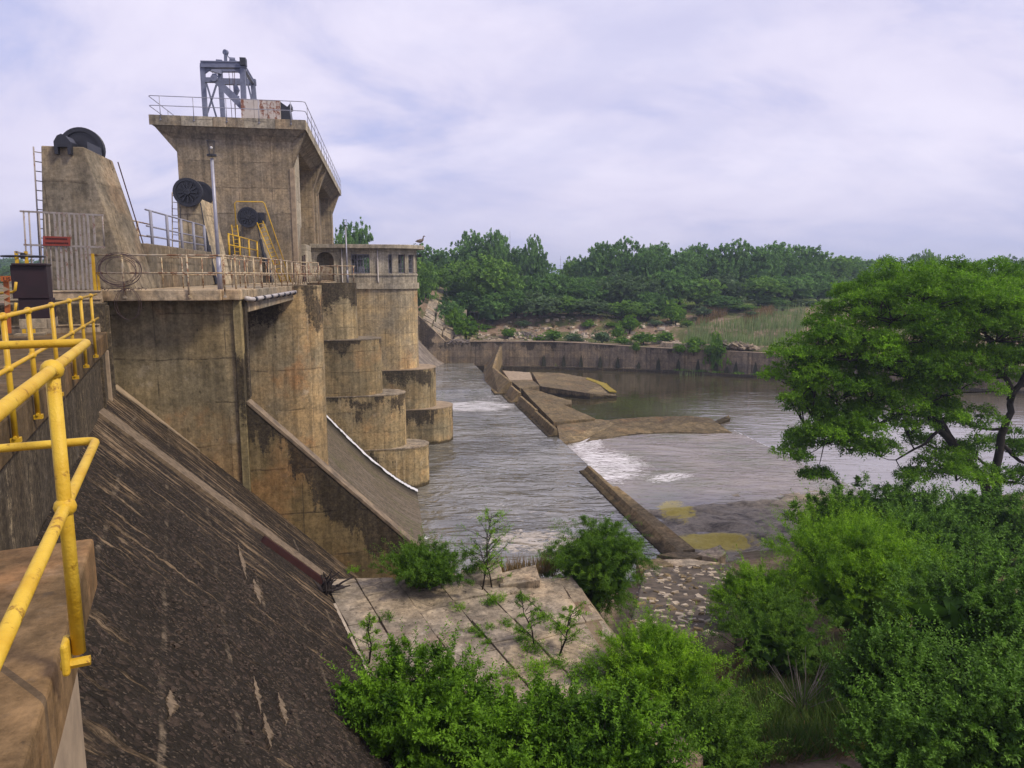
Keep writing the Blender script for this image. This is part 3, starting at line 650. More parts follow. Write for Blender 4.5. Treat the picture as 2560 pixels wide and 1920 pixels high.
# steps up from the walkway to the deck
for i in range(5):
    z = 11.40+.205*(i+1); b0 = 20.85+.30*i
    mb = MB().box(-3.55, -1.74, b0, 23.2, z-.205, z-.03); part('step', mb, M['con_sheave'], ab) if False else None
st = thing('concrete_stairs', 'short flight of grey concrete steps from the walkway up to the deck', 'stairs', (-2.6, 21.5, 11.4), 'N')
for i in range(5):
    z = 11.40+.204*(i+1); b0 = 20.85+.30*i
    part('step', MB().box(-3.75, -1.74, b0, b0+.34 if i < 4 else 23.0, 11.0, z-.035).box(-3.75, -1.74, b0-.03, b0+.34 if i < 4 else 23.0, z-.035, z), M['con_deck'], st, bevel=.01)

# ================================================================ SPILLWAY CHUTE, PIERS
ch = thing('spillway_chute', 'mossy wet concrete chute curving down between the training wall and the piers', 'spillway', (-3, 32, 0), 'S')
prof = [(-9.5, 7.0), (-8.2, 8.0), (-7.0, 7.7), (-5.6, 6.75), (-3.42, 4.68), (-2.32, 3.44), (-1.19, 2.22), (-.04, 1.18), (.55, .72), (1.1, .34), (1.6, .06), (1.9, -.4)]
pr2 = []
for i in range(len(prof)-1):
    for k in range(4):
        f_ = k/4; pr2.append((prof[i][0]*(1-f_)+prof[i+1][0]*f_, prof[i][1]*(1-f_)+prof[i+1][1]*f_))
pr2.append(prof[-1])
V = []; F = []; vv = np.linspace(22.3, 57, 60)
for i, (u, z) in enumerate(pr2):
    for j, v in enumerate(vv): V.append((u+3, v-32, z+float(fbm(u*2, v*2, 4)-.47)*.06))
n = len(vv)
for i in range(len(pr2)-1):
    for j in range(n-1): F.append((i*n+j, (i+1)*n+j, (i+1)*n+j+1, i*n+j+1))
fast_obj('chute_face', fast_mesh('chute_face', np.array(V), np.array(F), M['chute'], True), parent=ch)
# streak of white water running down against pier B
pts = [(-6.5, 7.55), (-5.0, 6.3), (-3.42, 4.78), (-2.32, 3.54), (-1.19, 2.32), (-.04, 1.28), (.55, .80), (1.1, .42), (1.75, .05)]
V = []; F = []; q = []
for i in range(len(pts)-1):
    for k in range(10):
        f_ = k/10; q.append((pts[i][0]*(1-f_)+pts[i+1][0]*f_, pts[i][1]*(1-f_)+pts[i+1][1]*f_))
for i, (u, z) in enumerate(q):
    wd = .05+.09*i/len(q)
    for j in range(7):
        s = (j/6-.5)*2; V.append((u+3+rg.uniform(-.03, .03), 41.95-32+s*(wd+rg.uniform(0, .08)), z+.07*(1-s*s)+rg.uniform(0, .05)-.02))
for i in range(len(q)-1):
    for j in range(6): F.append((i*7+j, (i+1)*7+j, (i+1)*7+j+1, i*7+j+1))
fast_obj('water_streak', fast_mesh('water_streak', np.array(V), np.array(F), M['foam'], True), parent=ch)

def nose(u0, un, vc, R, n=14, sharp=1.0):   # plan outline: straight sides, rounded nose at u = un
    o = [(u0, vc-R), (un-R*sharp, vc-R)]
    for i in range(1, n): 
        a = -pi/2+pi*i/n; o.append((un-R*sharp+R*sharp*cos(a), vc+R*sin(a)))
    return o+[(un-R*sharp, vc+R), (u0, vc+R)]
pa = thing('spillway_pier', 'nearest rounded pier, stained orange and grey, without ledges', 'pier', (-4, 33.2, 0), 'S', 'spillway piers')
part('shaft', MB().prism(nose(-12, -2.72, 33.2, 1.2, sharp=1.25), 'z', -1.2, DK-.02), M['con_pier_a'], pa, smooth=False)
pb = thing('spillway_pier', 'middle pier with three stepped rounded ledges and black stains on top', 'pier', (-3, 44, 0), 'S', 'spillway piers')
part('shaft', MB().prism(nose(-12, -1.60, 44, 1.2, sharp=1.25), 'z', 8.9, DK-.02), M['con_pier_b'], pb)
for k, (un, z0, z1) in enumerate(((-.24, 5.6, 9.15), (1.13, 2.4, 5.82), (2.50, -1.2, 2.56))):
    part('nose_ledge', MB().prism(nose(-12, un, 44, 1.25+.02*k, sharp=1.3), 'z', z0, z1-.06), M['con_step%d' % k], pb)
    part('ledge_top', MB().prism(nose(-11.9, un+.02, 44, 1.27+.02*k, sharp=1.3), 'z', z1-.06, z1), M['con_slab'], pb)
pc = thing('spillway_pier', 'tall tan round ended pier carrying the control house, two ledges at its foot', 'pier', (-1, 56.1, 0), 'S', 'spillway piers')
part('shaft', MB().prism(nose(-12, 2.52, 56.1, 1.9), 'z', 5.7, 12.0), M['con_c'], pc)
part('top_band', MB().prism(nose(-5.2, 2.66, 56.1, 2.03), 'z', 11.86, 12.30), M['con_house'], pc)
for k, (un, z0, z1) in enumerate(((3.82, 2.7, 5.85), (5.12, -1.2, 2.80))):
    part('nose_ledge', MB().prism(nose(-12, un, 56.1, 1.92+.02*k, sharp=1.15), 'z', z0, z1-.07), M['con_step%d' % (k+1)], pc)
    part('ledge_top', MB().prism(nose(-11.9, un+.02, 56.1, 1.94+.02*k, sharp=1.15), 'z', z1-.07, z1), M['con_coping'], pc)
pd = thing('spillway_pier', 'far pier of the next bay, mostly hidden behind the control house', 'pier', (-4, 70, 0), 'S', 'spillway piers')
part('shaft', MB().prism(nose(-12, -4.9, 70, 1.3), 'z', -1, DK-.02), M['con_c'], pd)

# far chute beyond the control house, with its sloping side wall
fc = thing('spillway_chute', 'pale curved end of the far spillway chute at the waterline by the far wall', 'spillway', (4, 95, 0), 'W')
l0 = [(1036, 858), (1056, 884), (1078, 902), (1100, 913), (1113, 921)]
V = []; F = []
for i, (du, z) in enumerate(((-8.3, 8.5), (-5.6, 5.5), (-4.3, 4.0), (-3.2, 2.75), (-2.2, 1.65), (-1.2, .75), (-.5, .3), (.15, -.1))):
    for j in range(12): V.append((du-9.6-.15*(105-(82+23*j/11))-4, 82+23*j/11-95, z))
for i in range(7):
    for j in range(11): F.append((i*12+j, (i+1)*12+j, (i+1)*12+j+1, i*12+j+1))
m2 = plain('pale_chute', (.26, .22, .185), (.15, .125, .105), 1.2, .8, bump=.4, rust=.5, rustc=(.05, .045, .035), stretch=(.2, 1.5, .2), thr=.47)
fast_obj('chute_face', fast_mesh('far_chute', np.array(V), np.array(F), m2, True), parent=fc)

# bridge spans over the bays
br = thing('bridge_span', 'concrete bridge beam over the nearest spillway bay with a white pipe along it', 'bridge', (-5, 27, 11.8), 'S', 'bridge spans')
part('edge_beam', MB().hexa([(-4.42, 22.9, 11.72), (-4.04, 22.9, 11.72), (-3.80, 32.1, 11.80), (-4.42, 32.1, 11.80)], [(-4.42, 22.9, DK-.03), (-4.04, 22.9, DK-.03), (-3.80, 32.1, DK-.03), (-4.42, 32.1, DK-.03)]), M['con_deck'], br, bevel=.02)
part('span_slab', MB().box(-8.5, -4.42, 24.0, 32.1, 12.0, DK), M['con_deck'], br)
mb = MB().tube([(-3.95, 22.1, 12.16), (-3.93, 23, 12.10), (-3.70, 31.9, 12.14)], .065, 10); part('pipe', mb, M['pipe'], br, smooth=True)
for i in range(7): part('pipe_clip', MB().tube([(-3.93+.025*(1+1.35*i), 23.2+1.35*i, 12.10), (-3.90+.025*(1+1.35*i), 23.28+1.35*i, 12.10)], .08, 10), M['black_iron'], br)
br2 = thing('bridge_span', 'second bridge span between the two front piers', 'bridge', (-5, 38.5, 11.8), 'S', 'bridge spans')
part('span_slab', MB().box(-8.5, -4.3, 34.4, 42.8, 11.7, DK), M['con_deck'], br2)
br3 = thing('bridge_span', 'third bridge span beside the control house', 'bridge', (-5, 50, 11.8), 'S', 'bridge spans')
part('span_slab', MB().box(-8.5, -3.4, 45.2, 54.2, 11.7, DK), M['con_deck'], br3)

# ================================================================ END SILL AND SLABS BELOW THE BASIN
WT = 0.0
def block(name, label, cat, pts, z0, z1s, mat, group=None, bevel=.04):
    # plan polygon in world metres, a top height for every corner
    n = len(pts); mb = MB()
    mb.add([(p[0], p[1], z0) for p in pts]+[(p[0], p[1], z) for p, z in zip(pts, z1s)], [tuple(range(n))[::-1], tuple(range(n, 2*n))]+[(i, (i+1) % n, n+(i+1) % n, n+i) for i in range(n)])
    ar = sum(pts[i][0]*pts[(i+1) % n][1]-pts[(i+1) % n][0]*pts[i][1] for i in range(n))
    if ar < 0: mb.f = [f[::-1] for f in mb.f]
    c = (sum(p[0] for p in pts)/n, sum(p[1] for p in pts)/n, max(z0, 0)); return rough(solo(name, label, cat, mb, mat, c, group=group, bevel=bevel), .13 if 'concrete' in name or 'rock' in name else .06)
def sillp(u0a, u1a, va, u0b, u1b, vb): return [to_w((u0a, va, 0), 'S')[:2], to_w((u1a, va, 0), 'S')[:2], to_w((u1b, vb, 0), 'S')[:2], to_w((u0b, vb, 0), 'S')[:2]]
G = 'end sill blocks'
def sill(label, va, vb, ulo, uhi, zt, mat=M['con_sill'], foot=.35, bow=0.0):   # sloping toward the basin, from (ulo, 0) to (uhi, zt)
    mb = MB(); n = 6
    L_ = []
    for i in range(n+1):
        v = va+(vb-va)*i/n; k = bow*sin(pi*i/n)
        L_.append([(ulo-foot, v, -1.0), (ulo-foot, v, .06), (ulo, v, .12), (uhi-.25, v, zt), (uhi, v, zt-.02), (uhi, v, -1.0)])
    V = [p for r in L_ for p in r]; F = []
    for i in range(n):
        for j in range(6): F.append((i*6+j, (i+1)*6+j, (i+1)*6+(j+1) % 6, i*6+(j+1) % 6))
    F += [tuple(range(6)), tuple(range(n*6, n*6+6))[::-1]]
    mb.add(V, [f[::-1] for f in F])
    return rough(solo('sill_block', label, 'weir block', mb, mat, (ulo, (va+vb)/2, 0), 'S', G, bevel=.03), .10, 3)
sill('low rounded sill nearest the bank, beside the yellow algae', 29.4, 44.8, 12.75, 13.2, .36)
sill('long low sill block running from the overflow gap, tan coloured', 55.2, 63.0, 12.95, 13.45, .66, foot=.3)
sill('long low sill block behind the tan one, a little higher', 63.1, 70.6, 12.95, 13.5, .80, foot=.3)
sill('short raised sill block between the long low sill and the tall one', 71.2, 76.0, 12.6, 13.5, 1.05)
mb = MB(); L_ = []
for (ul, uh, v, z) in ((11.95, 13.5, 76.5, 1.45), (12.0, 13.1, 86.5, 1.75), (13.2, 14.9, 95, 2.35), (14.4, 16.6, 102.6, 2.75)):
    L_.append([(ul-.35, v, -1), (ul-.35, v, .12), (ul, v, .2), (uh-.3, v, z), (uh, v, z-.03), (uh+.1, v, -1)])
F = []
for i in range(3):
    for j in range(6): F.append((i*6+j, i*6+(j+1) % 6, (i+1)*6+(j+1) % 6, (i+1)*6+j))
F += [tuple(range(6))[::-1], tuple(range(18, 24))]
mb.add([p for r in L_ for p in r], F)
solo('sill_block', 'tallest sill block, bent and steeply sloped, ending at the far retaining wall', 'weir block', mb, M['con_sill'], (12, 86, 0), 'S', G, bevel=.04)
def pxy(pts, z): return [xy(px, py, z) for px, py in pts]
block('sill_shelf', 'flat concrete shelf along the downstream side of the nearest sill', 'weir block', sillp(13.22, 13.95, 30.0, 13.22, 13.6, 40.4), -.9, [.24]*4, M['con_sill'])
block('concrete_slab', 'small ochre slab behind the tall sill block', 'slab', pxy([(1256, 926), (1325, 931), (1332, 949), (1274, 950)], .42), -.9, [.42]*4, M['con_coping'])
b_ = block('concrete_slab', 'grey slab with white scrawled letters on its dark front edge', 'slab', pxy([(1276, 951), (1332, 950), (1349, 964), (1300, 970)], .42), -.9, [.40]*4, M['con_rock'])
block('concrete_slab', 'long flat slab with a yellow mossy tip reaching into the still pool', 'slab', pxy([(1330, 934), (1400, 935), (1470, 944), (1515, 958), (1543, 976), (1475, 979), (1350, 967)], .25), -.9, [.42, .40, .25, .05, -.35, .05, .36], M['con_rock'])
block('yellow_moss', 'yellow moss along the tip of the long flat slab', 'moss', pxy([(1468, 944.5), (1516, 956.5), (1542, 974), (1523, 974), (1498, 958), (1464, 948)], .2), .0, [.29, .11, -.20, -.12, .12, .27], plain('yellow_moss', (.30, .22, .02), (.16, .13, .03), 3, .95))
block('concrete_slab', 'broad sloping slab behind the tan sill, notched on its pool side', 'slab', pxy([(1302, 973), (1347, 980), (1428, 1000), (1392, 1003), (1488, 1044), (1384, 1058), (1325, 1000)], .40), -.9, [.60, .56, .34, .40, .34, .50, .60], M['con_rock'])
block('concrete_slab', 'notched corner piece of slab standing in the pool', 'slab', pxy([(1393, 1003), (1429, 999), (1429, 1010), (1408, 1012)], .3), -.9, [.40, .33, .30, .33], M['con_rock'])
block('concrete_slab', 'low wet slab below the step at the overflow gap', 'slab', pxy([(1392, 1068), (1486, 1050), (1535, 1050), (1528, 1062), (1450, 1094), (1400, 1102)], .05), -.9, [.22, .16, .02, -.02, -.22, -.02], M['con_rock'])
block('flat_rock', 'flat tan rock shelf dividing the still pool from the shallow water', 'rock', pxy([(1523, 1049), (1620, 1044), (1720, 1043), (1775, 1047), (1832, 1072), (1770, 1074), (1690, 1072), (1590, 1075), (1460, 1096)], .05), -.9, [.06, .14, .18, .14, -.28, -.24, -.20, -.24, -.32], M['con_rock'])
block('flat_rock', 'small loose slab of rock at the tip of the rock shelf', 'rock', pxy([(1778, 1054), (1822, 1040), (1826, 1047), (1788, 1060)], -.4), -.9, [-.48, -.30, -.32, -.5], M['con_rock'])
# scrawl on the dark slab edge
fc_ = bpy.data.curves.new('scrawl', 'FONT'); fc_.body = 'OZIT'; fc_.size = .62; fc_.extrude = .004; fc_.align_x = 'CENTER'
tx = bpy.data.objects.new('scrawl_tmp', fc_); me = bpy.data.meshes.new_from_object(tx); bpy.data.objects.remove(tx); me.materials.append(M['graffiti'])
ga, gb = Vector((*xy(1300, 970, .40), 0)), Vector((*xy(1349, 964, .40), 0)); gm = ga.lerp(gb, .58); gd = (gb-ga).normalized()
sc = bpy.data.objects.new('scrawled_letters', me); COL.objects.link(sc); sc.parent = b_; ROOT[sc.name] = b_
wm = Matrix(((gd.x, 0, gd.y, gm.x+gd.y*.03), (gd.y, 0, -gd.x, gm.y-gd.x*.03), (0, 1, 0, -.26), (0, 0, 0, 1)))
sc.matrix_local = Matrix.Translation(-Vector(b_.location)) @ wm
# rock shelf with pools near the bank
n1, n2 = 130, 110
X_, Y_ = np.meshgrid(np.linspace(7.3, 20.5, n1), np.linspace(30.0, 43.5, n2))
h = (fbm(X_*.55+Y_*.18, Y_*.9, 31, 5)-.47)
Zs = -.17+h*.66+sstep(X_, 9, 18)*.10-.40*sstep(Y_-.22*X_, 36.0, 39.5)
V = np.stack([X_, Y_, Zs+.05*fbm(X_*4, Y_*4, 6)], -1).reshape(-1, 3); idx = np.arange(n1*n2).reshape(n2, n1)
F = np.stack([idx[:-1,:-1], idx[:-1,1:], idx[1:,1:], idx[1:,:-1]], -1).reshape(-1, 4)
tag(fast_obj('rock_shelf_ground', fast_mesh('rock_shelf', V, F, M['shelf'], True)), kind='structure')
# overflow edge and the small drop into the open river
def ribbon(name, pts, wd, z, mat, h=.05):
    V = []; F = []; rg_ = random.Random(5)
    for i in range(len(pts)-1):
        a, b = Vector((*pts[i], 0)), Vector((*pts[i+1], 0)); L = int((b-a).length/.25)+1; nn = Vector((-(b-a).y, (b-a).x, 0)).normalized()
        for k in range(L+(1 if i == len(pts)-2 else 0)):
            p = a.lerp(b, k/L); o = len(V)
            for s in (-1, 0, 1): q = p+nn*s*wd*rg_.uniform(.5, 1.1); V.append((q.x, q.y, z+(h if s == 0 else 0)*rg_.uniform(.5, 1.2)))
    for i in range(len(V)//3-1):
        for j in range(2): F.append((i*3+j, i*3+j+1, (i+1)*3+j+1, (i+1)*3+j))
    return tag(fast_obj(name, fast_mesh(name, np.array(V), np.array(F), mat, True)), kind='structure')
ribbon('water_edge_foam', [xy(1835, 1076, -.3), xy(1960, 1135, -.3), xy(2090, 1195, -.3), xy(2185, 1243, -.3)], .07, -.34, M['foam'])
0 and ribbon('water_riffle_foam', [xy(1630, 1157, -.25), xy(1675, 1200, -.25), xy(1755, 1216, -.25)], .16, -.27, M['foam'], .06)
mb = MB(); mb.hexa([(*to_w((13.25, 44.9, 0), 'S')[:2], -1), (*to_w((13.7, 44.9, 0), 'S')[:2], -1), (*to_w((13.7, 55.1, 0), 'S')[:2], -1), (*to_w((13.25, 55.1, 0), 'S')[:2], -1)], [(*to_w((13.3, 44.9, 0), 'S')[:2], -.03), (*to_w((13.62, 44.9, 0), 'S')[:2], -.2), (*to_w((13.62, 55.1, 0), 'S')[:2], -.2), (*to_w((13.3, 55.1, 0), 'S')[:2], -.03)])
solo('overflow_crest', 'sunken sill crest where the basin spills over into the shallow water', 'weir block', mb, M['con_sill'], (4.5, 51, 0))

# ================================================================ GATE TOWER
tw_ = thing('gate_tower', 'tall grey brown concrete gate tower with an overhanging flat roof', 'tower', (-8.5, 60, DK), 'S')
part('front_wall', MB().box(-11.75, -5.22, 46.5, 49.3, DK-.02, 21.15), M['con_tower'], tw_, bevel=.03)
part('core', MB().box(-11.75, -6.25, 49.28, 81.5, DK-.02, 21.15), M['con_tower'], tw_)
part('edge_strip', MB().box(-5.42, -5.14, 46.44, 46.75, DK, 19.2), M['con_coping'], tw_, bevel=.02)
mb = MB().prism([(46.9, 14.3), (48.9, 15.9), (49.35, 15.9), (49.35, 21.1), (46.9, 21.1)], 'x', -5.23, -5.16); part('side_panel', mb, M['con_house'], tw_)
for v0, v1 in ((58.6, 60.0), (62.2, 63.6), (79.6, 81.6)):
    part('pilaster', MB().box(-6.26, -5.24, v0, v1, DK-.01, 21.14), M['con_tower'], tw_, bevel=.03)
part('pilaster_strip', MB().box(-5.25, -5.16, 58.62, 58.85, DK, 20.2), M['con_coping'], tw_); part('pilaster_strip', MB().box(-5.25, -5.16, 63.35, 63.58, DK, 20.2), M['con_coping'], tw_)
part('lower_block', MB().box(-6.24, -5.05, 50.6, 54.3, DK-.01, 14.9), M['con_house'], tw_, bevel=.03)
part('doorway', MB().box(-6.0, -5.15, 49.31, 50.58, DK, 14.1), M['dark_in'], tw_)
part('door_leaf', MB().box(-5.2, -5.12, 50.35, 50.58, DK+.02, 14.2), M['door'], tw_)
# flared soffit under the roof, wedge brackets at the corners
part('roof_slab', MB().box(-13.0, -4.36, 46.05, 82.6, 21.45, 21.92), M['con_house'], tw_, bevel=.02)
mb = MB().hexa([(-11.76, 46.49, 20.75), (-5.21, 46.49, 20.75), (-5.21, 81.4, 20.75), (-11.76, 81.4, 20.75)], [(-12.95, 46.10, 21.452), (-4.40, 46.10, 21.452), (-4.40, 82.5, 21.452), (-12.95, 82.5, 21.452)]); part('soffit', mb, M['con_tower'], tw_)
n_ = 5
for i in range(n_):                         # fascia panels of the front and of the side
    u0 = -13.03+8.69*i/n_; part('fascia_panel', MB().box(u0+.012, u0+8.69/n_-.012, 46.01, 46.06, 21.40, 21.95), M['con_house'] if i % 2 else M['con_deck'], tw_)
for i in range(14):
    v0 = 46.06+36.5*i/14; part('fascia_panel', MB().box(-4.37, -4.32, v0+.02, v0+36.5/14-.02, 21.40, 21.95), M['con_house'], tw_)
for v0, w0 in ((46.5, .45), (58.62, 1.0), (62.3, 1.0), (80, 1.2)):
    part('bracket', MB().prism([(-5.22, 19.35), (-4.42, 21.42), (-5.22, 21.42)], 'y', v0, v0+w0), M['con_tower'], tw_)
part('bracket', MB().prism([(-11.75, 20.0), (-12.9, 21.42), (-11.75, 21.42)], 'y', 46.5, 47.6), M['con_tower'], tw_)

# ================================================================ RAILINGS
def railing(name, label, cat, base, fr, pts, post_at, mat, z_rails=(1.0, .5), r=.024, pr=.026, foot=0., group=None, knob=0., square=False, post_top=None, elbow=0.):
    o = thing(name, label, cat, base, fr, group)
    for zr in z_rails:
        q = [Vector((p[0], p[1], p[2]+zr)) for p in pts]
        if elbow:
            e = [q[0]]
            for i in range(1, len(q)-1):
                a = (q[i-1]-q[i]).normalized(); b = (q[i+1]-q[i]).normalized(); el = elbow*1.0
                for k in range(6):
                    f_ = k/5; e.append((q[i]+a*el)*(1-f_)**2+q[i]*2*f_*(1-f_)+(q[i]+b*el)*f_**2)
            q = e+[q[-1]]
        part('rail', MB().tube(q, r, 10), mat, o, smooth=True)
    for (x, y, z) in post_at:
        pt = post_top if post_top is not None else z_rails[0]
        mb = MB()
        if square: mb.bar((x, y, z-foot), (x, y, z+pt), pr*2, pr*2)
        else: mb.tube([(x, y, z-foot), (x, y, z+pt)], pr, 8)
        ps = part('post', mb, mat, o, smooth=not square)
        if knob:
            for zr in z_rails: part('ball_joint', MB().ball((x, y, z+zr), knob, 12), mat, ps, smooth=True)
        if foot: part('foot_bracket', MB().box(x-.045, x+.045, y-.03, y+.06, z-foot, z-foot+.05).tube([(x, y-.05, z-foot+.06), (x, y+.05, z-foot+.06)], .018, 6), mat, ps)
    return o
def lin(a, b, n): return [tuple(a[i]+(b[i]-a[i])*k/(n-1) for i in range(3)) for k in range(n)]
# deck front
u_l, u_c = -7.62, -4.34
railing('deck_railing', 'rusty cream two bar railing along the front edge of the deck under the sheave tower', 'railing', (u_l, 21.25, DK), 'S',
        [(u_l, 21.26, DK), (u_c, 21.26, DK), (u_c+.02, 22.3, DK)], [(-6.95, 21.26, DK), (-5.3, 21.26, DK), (-4.36, 21.28, DK)], M['rail_rust'], (.94, .46), foot=.22, elbow=.15)
railing('deck_railing', 'rusty railing along the bridge span above the white pipe', 'railing', (-4.2, 22.4, DK), 'S',
        [(-4.30, 22.4, DK), (-3.72, 33.0, DK)], [(-4.30+.58*k/9, 22.55+10.4*k/9, DK) for k in range(10)], M['rail_rust'], (.98, .47), foot=.25)
railing('deck_railing', 'rusty railing around the top of the nearest rounded pier', 'railing', (-3.4, 33, DK), 'S',
        [(-3.72, 33.05, DK), (-2.95, 34.6, DK)], lin((-3.70, 33.2, DK), (-2.95, 34.55, DK), 3), M['rail_rust'], (.98, .47))
railing('deck_railing', 'second rusty railing on the far side of the deck, behind the front railing', 'railing', (-6, 24.1, DK), 'S',
        [(-6.9, 24.3, DK), (-5.0, 24.4, DK), (-4.75, 33, DK)], lin((-6.8, 24.3, DK), (-5.05, 24.4, DK), 4)+lin((-4.98, 25.5, DK), (-4.76, 32.8, DK), 7), M['rail_rust'], (.95, .42), r=.02, pr=.02)
railing('deck_railing', 'sagging rusty railing over the second span with a broken top bar', 'railing', (-3.8, 35, DK), 'S',
        [(-4.0, 34.6, DK), (-3.9, 38.5, DK-.05), (-3.75, 42.9, DK)], lin((-4.0, 34.7, DK), (-3.75, 42.8, DK), 12), M['rail_rust'], (.92, .42), r=.02, pr=.018)
railing('deck_railing', 'yellowed railing on the top of the middle pier', 'railing', (-2.5, 43, DK), 'S',
        [(-3.7, 43.0, DK), (-2.2, 42.95, DK), (-1.72, 43.4, DK), (-1.66, 44.5, DK)], [(-3.6, 43, DK), (-2.6, 42.95, DK), (-1.72, 43.4, DK)], M['rail_rust'], (.95, .48))
railing('deck_railing', 'tight picket railing beside the control house door', 'railing', (-3.6, 45.3, DK), 'S',
        [(-3.72, 45.4, DK), (-3.6, 53.9, DK)], lin((-3.72, 45.5, DK), (-3.6, 53.8, DK), 12), M['rail_rust'], (.95, .48, .08), r=.018, pr=.016)
# roof railing of the tower
RT = 21.95
railing('roof_railing', 'thin two bar railing round the tower roof', 'railing', (-8.7, 46.0, RT), 'S',
        [(-13.0, 60.0, RT), (-13.0, 46.06, RT), (-4.33, 46.06, RT), (-4.33, 82.4, RT)],
        [(-12.98+i*1.72, 46.0, RT) for i in (0.35, 1.4, 2.45, 3.5, 4.55)]+[(-13.0, 50+3*i, RT) for i in range(4)]+[(-4.33, 47.4+2.5*i, RT) for i in range(15)], M['galv'], (1.05, .52), r=.022, pr=.022, foot=.28, elbow=.25)
# raised beams between the sheave towers and their railings
bm = thing('hoist_beam', 'low concrete beam wall between the first and second sheave towers', 'concrete wall', (-8, 28, DK), 'S', 'hoist beams')
part('wall', MB().box(-9.3, -7.15, 24.25, 32.7, DK-.01, 13.80), M['con_sheave'], bm, bevel=.03)
bm2 = thing('hoist_beam', 'low concrete beam wall between the second and third sheave towers', 'concrete wall', (-8, 40, DK), 'S', 'hoist beams')
part('wall', MB().box(-9.3, -7.0, 35.4, 44.4, DK-.01, 13.75), M['con_sheave'], bm2, bevel=.03)
railing('beam_railing', 'grey and yellow railing with thick posts on the beam behind the first sheave tower', 'railing', (-7.3, 28, 13.8), 'S',
        [(-7.25, 24.6, 13.8), (-7.25, 32.0, 13.8)], [(-7.2, 24.9+1.75*i, 13.8) for i in range(5)], M['rail_grey'], (1.05, .55, .25), r=.028, pr=.05, foot=.35)
railing('beam_railing', 'grey railing along the upstream edge of the first hoist beam', 'railing', (-9.2, 28, 13.8), 'S',
        [(-9.2, 24.6, 13.8), (-9.2, 32.0, 13.8)], [(-9.2, 25.0+1.7*i, 13.8) for i in range(5)], M['rail_rust'], (1.05, .55), r=.026, pr=.045)
railing('beam_railing', 'yellow railing on the beam between the second and third sheave towers', 'railing', (-7.1, 39, 13.75), 'S',
        [(-7.1, 36.0, 13.75), (-7.1, 44.0, 13.75)], [(-7.1, 36.1+2.6*i, 13.75) for i in range(4)], M['yellow'], (1.0, .5), r=.028, pr=.045, foot=.3)
# yellow walkway rail and the close one round the platform
wz = 11.40
pp = [atU(x, y, -1.55, 'N')[1] for x, y in ((226, 730), (200, 737), (171, 742), (127, 750), (68, 760), (5, 770))]
ps = [b for b in pp]+[pp[-1]-1.25, pp[-1]-2.5]
railing('walkway_railing', 'yellow pipe railing with ball joints along the edge of the lower walkway', 'railing', (-1.55, 12, wz), 'N',
        [(-1.55, pp[0]+1.2, wz), (-1.55, 4.6, wz)], [(-1.55, b, wz) for b in ps if b > 4.6], M['yellow'], (1.0, .48), r=.024, pr=.028, foot=.28, knob=.045)
a0 = -.36; q1 = atU(130, 925, a0, 'N'); q2 = atU(185, 1712, a0, 'N'); qm = atU(165, 1262, a0, 'N'); qc = atU(216, 851, a0, 'N')
zb = q2[2]+.03; zt = q1[2]; zm = qm[2]
near = railing('platform_railing', 'thick bright yellow pipe railing close by, turning a corner over the platform ledge', 'railing', (a0, q1[1], zb), 'N',
        [(a0, -1.6, zb), (a0, qc[1]+.03, zb), (-3.2, qc[1]+.03, zb)], [(a0, q1[1], zb)], M['yellow_near'], (zt-zb, zm-zb), r=.0185, pr=.021, foot=0, knob=.034, square=False, elbow=.05)
part('anchor_plate', MB().box(a0-.045, a0-.022, q1[1]-.06, q1[1]+.03, zb-.05, zb+.06), M['yellow_near'], near, bevel=.01)
part('anchor_bolt', MB().tube([(a0-.05, q1[1]-.03, zb-.02), (a0+.035, q1[1]-.03, zb-.02)], .016, 6), M['yellow_near'], near)
gp = atV(239, 726, 21.1)
gpo = thing('gate_post', 'tall yellow square post at the top of the steps', 'post', gp, 'S')
part('tall_post', MB().bar((gp[0], gp[1], 11.5), (gp[0], gp[1], atV(239, 634, 21.1)[2]), .065), M['yellow'], gpo); part('short_post', MB().bar((gp[0]+.085, gp[1]+.02, 11.6), (gp[0]+.085, gp[1]+.02, atV(245, 680, 21.1)[2]), .05), M['yellow'], gpo)

# ================================================================ BARRED GATE ACROSS THE STEPS
gt = thing('barred_gate', 'tall weathered barred gate with rusty uprights in front of the first sheave tower', 'gate', (-8.3, 21.0, DK), 'S')
V0 = 21.05
def g(px, py): return atV(px, py, V0)
for a, b, rr in (((50, 528), (258, 538), .022), ((60, 612), (262, 618), .024)):
    part('cross_bar', MB().bar(g(*a), g(*b), rr*2), M['bars'], gt)
for px, y0, y1, dxx in ((59, 530, 726, 13), (72, 530, 728, 13), (97, 531, 728, 13), (111, 531, 728, 12), (122, 532, 728, 11)):
    part('upright', MB().tube([g(px, y0), g(px+dxx*.9, y1)], .021, 8), M['bars'], gt, smooth=True)
for i, px in enumerate((136, 148, 160, 173, 186, 198, 209, 219, 233)):
    part('upright', MB().bar(g(px, 533+i*.5), g(px+(5 if i > 7 else 11), 612 if i > 7 else 724), .045), M['bars'], gt)
part('upright', MB().tube([g(256, 540), g(261, 616)], .02, 8), M['bars'], gt, smooth=True)
c0, c1, c2, c3 = [Vector(atV(x, y, V0-.06)) for x, y in ((107, 614), (175, 615), (175, 592), (107, 590))]
sg = thing('warning_sign', 'small red sign board with two lines of faded dark print on the barred gate', 'sign', tuple(c0), 'S')
part('board', MB().hexa([c0, c1, c1+Vector((0, .02, 0)), c0+Vector((0, .02, 0))], [c3, c2, c2+Vector((0, .02, 0)), c3+Vector((0, .02, 0))]), M['redsign'], sg)
mb = MB(); rg2 = random.Random(2)
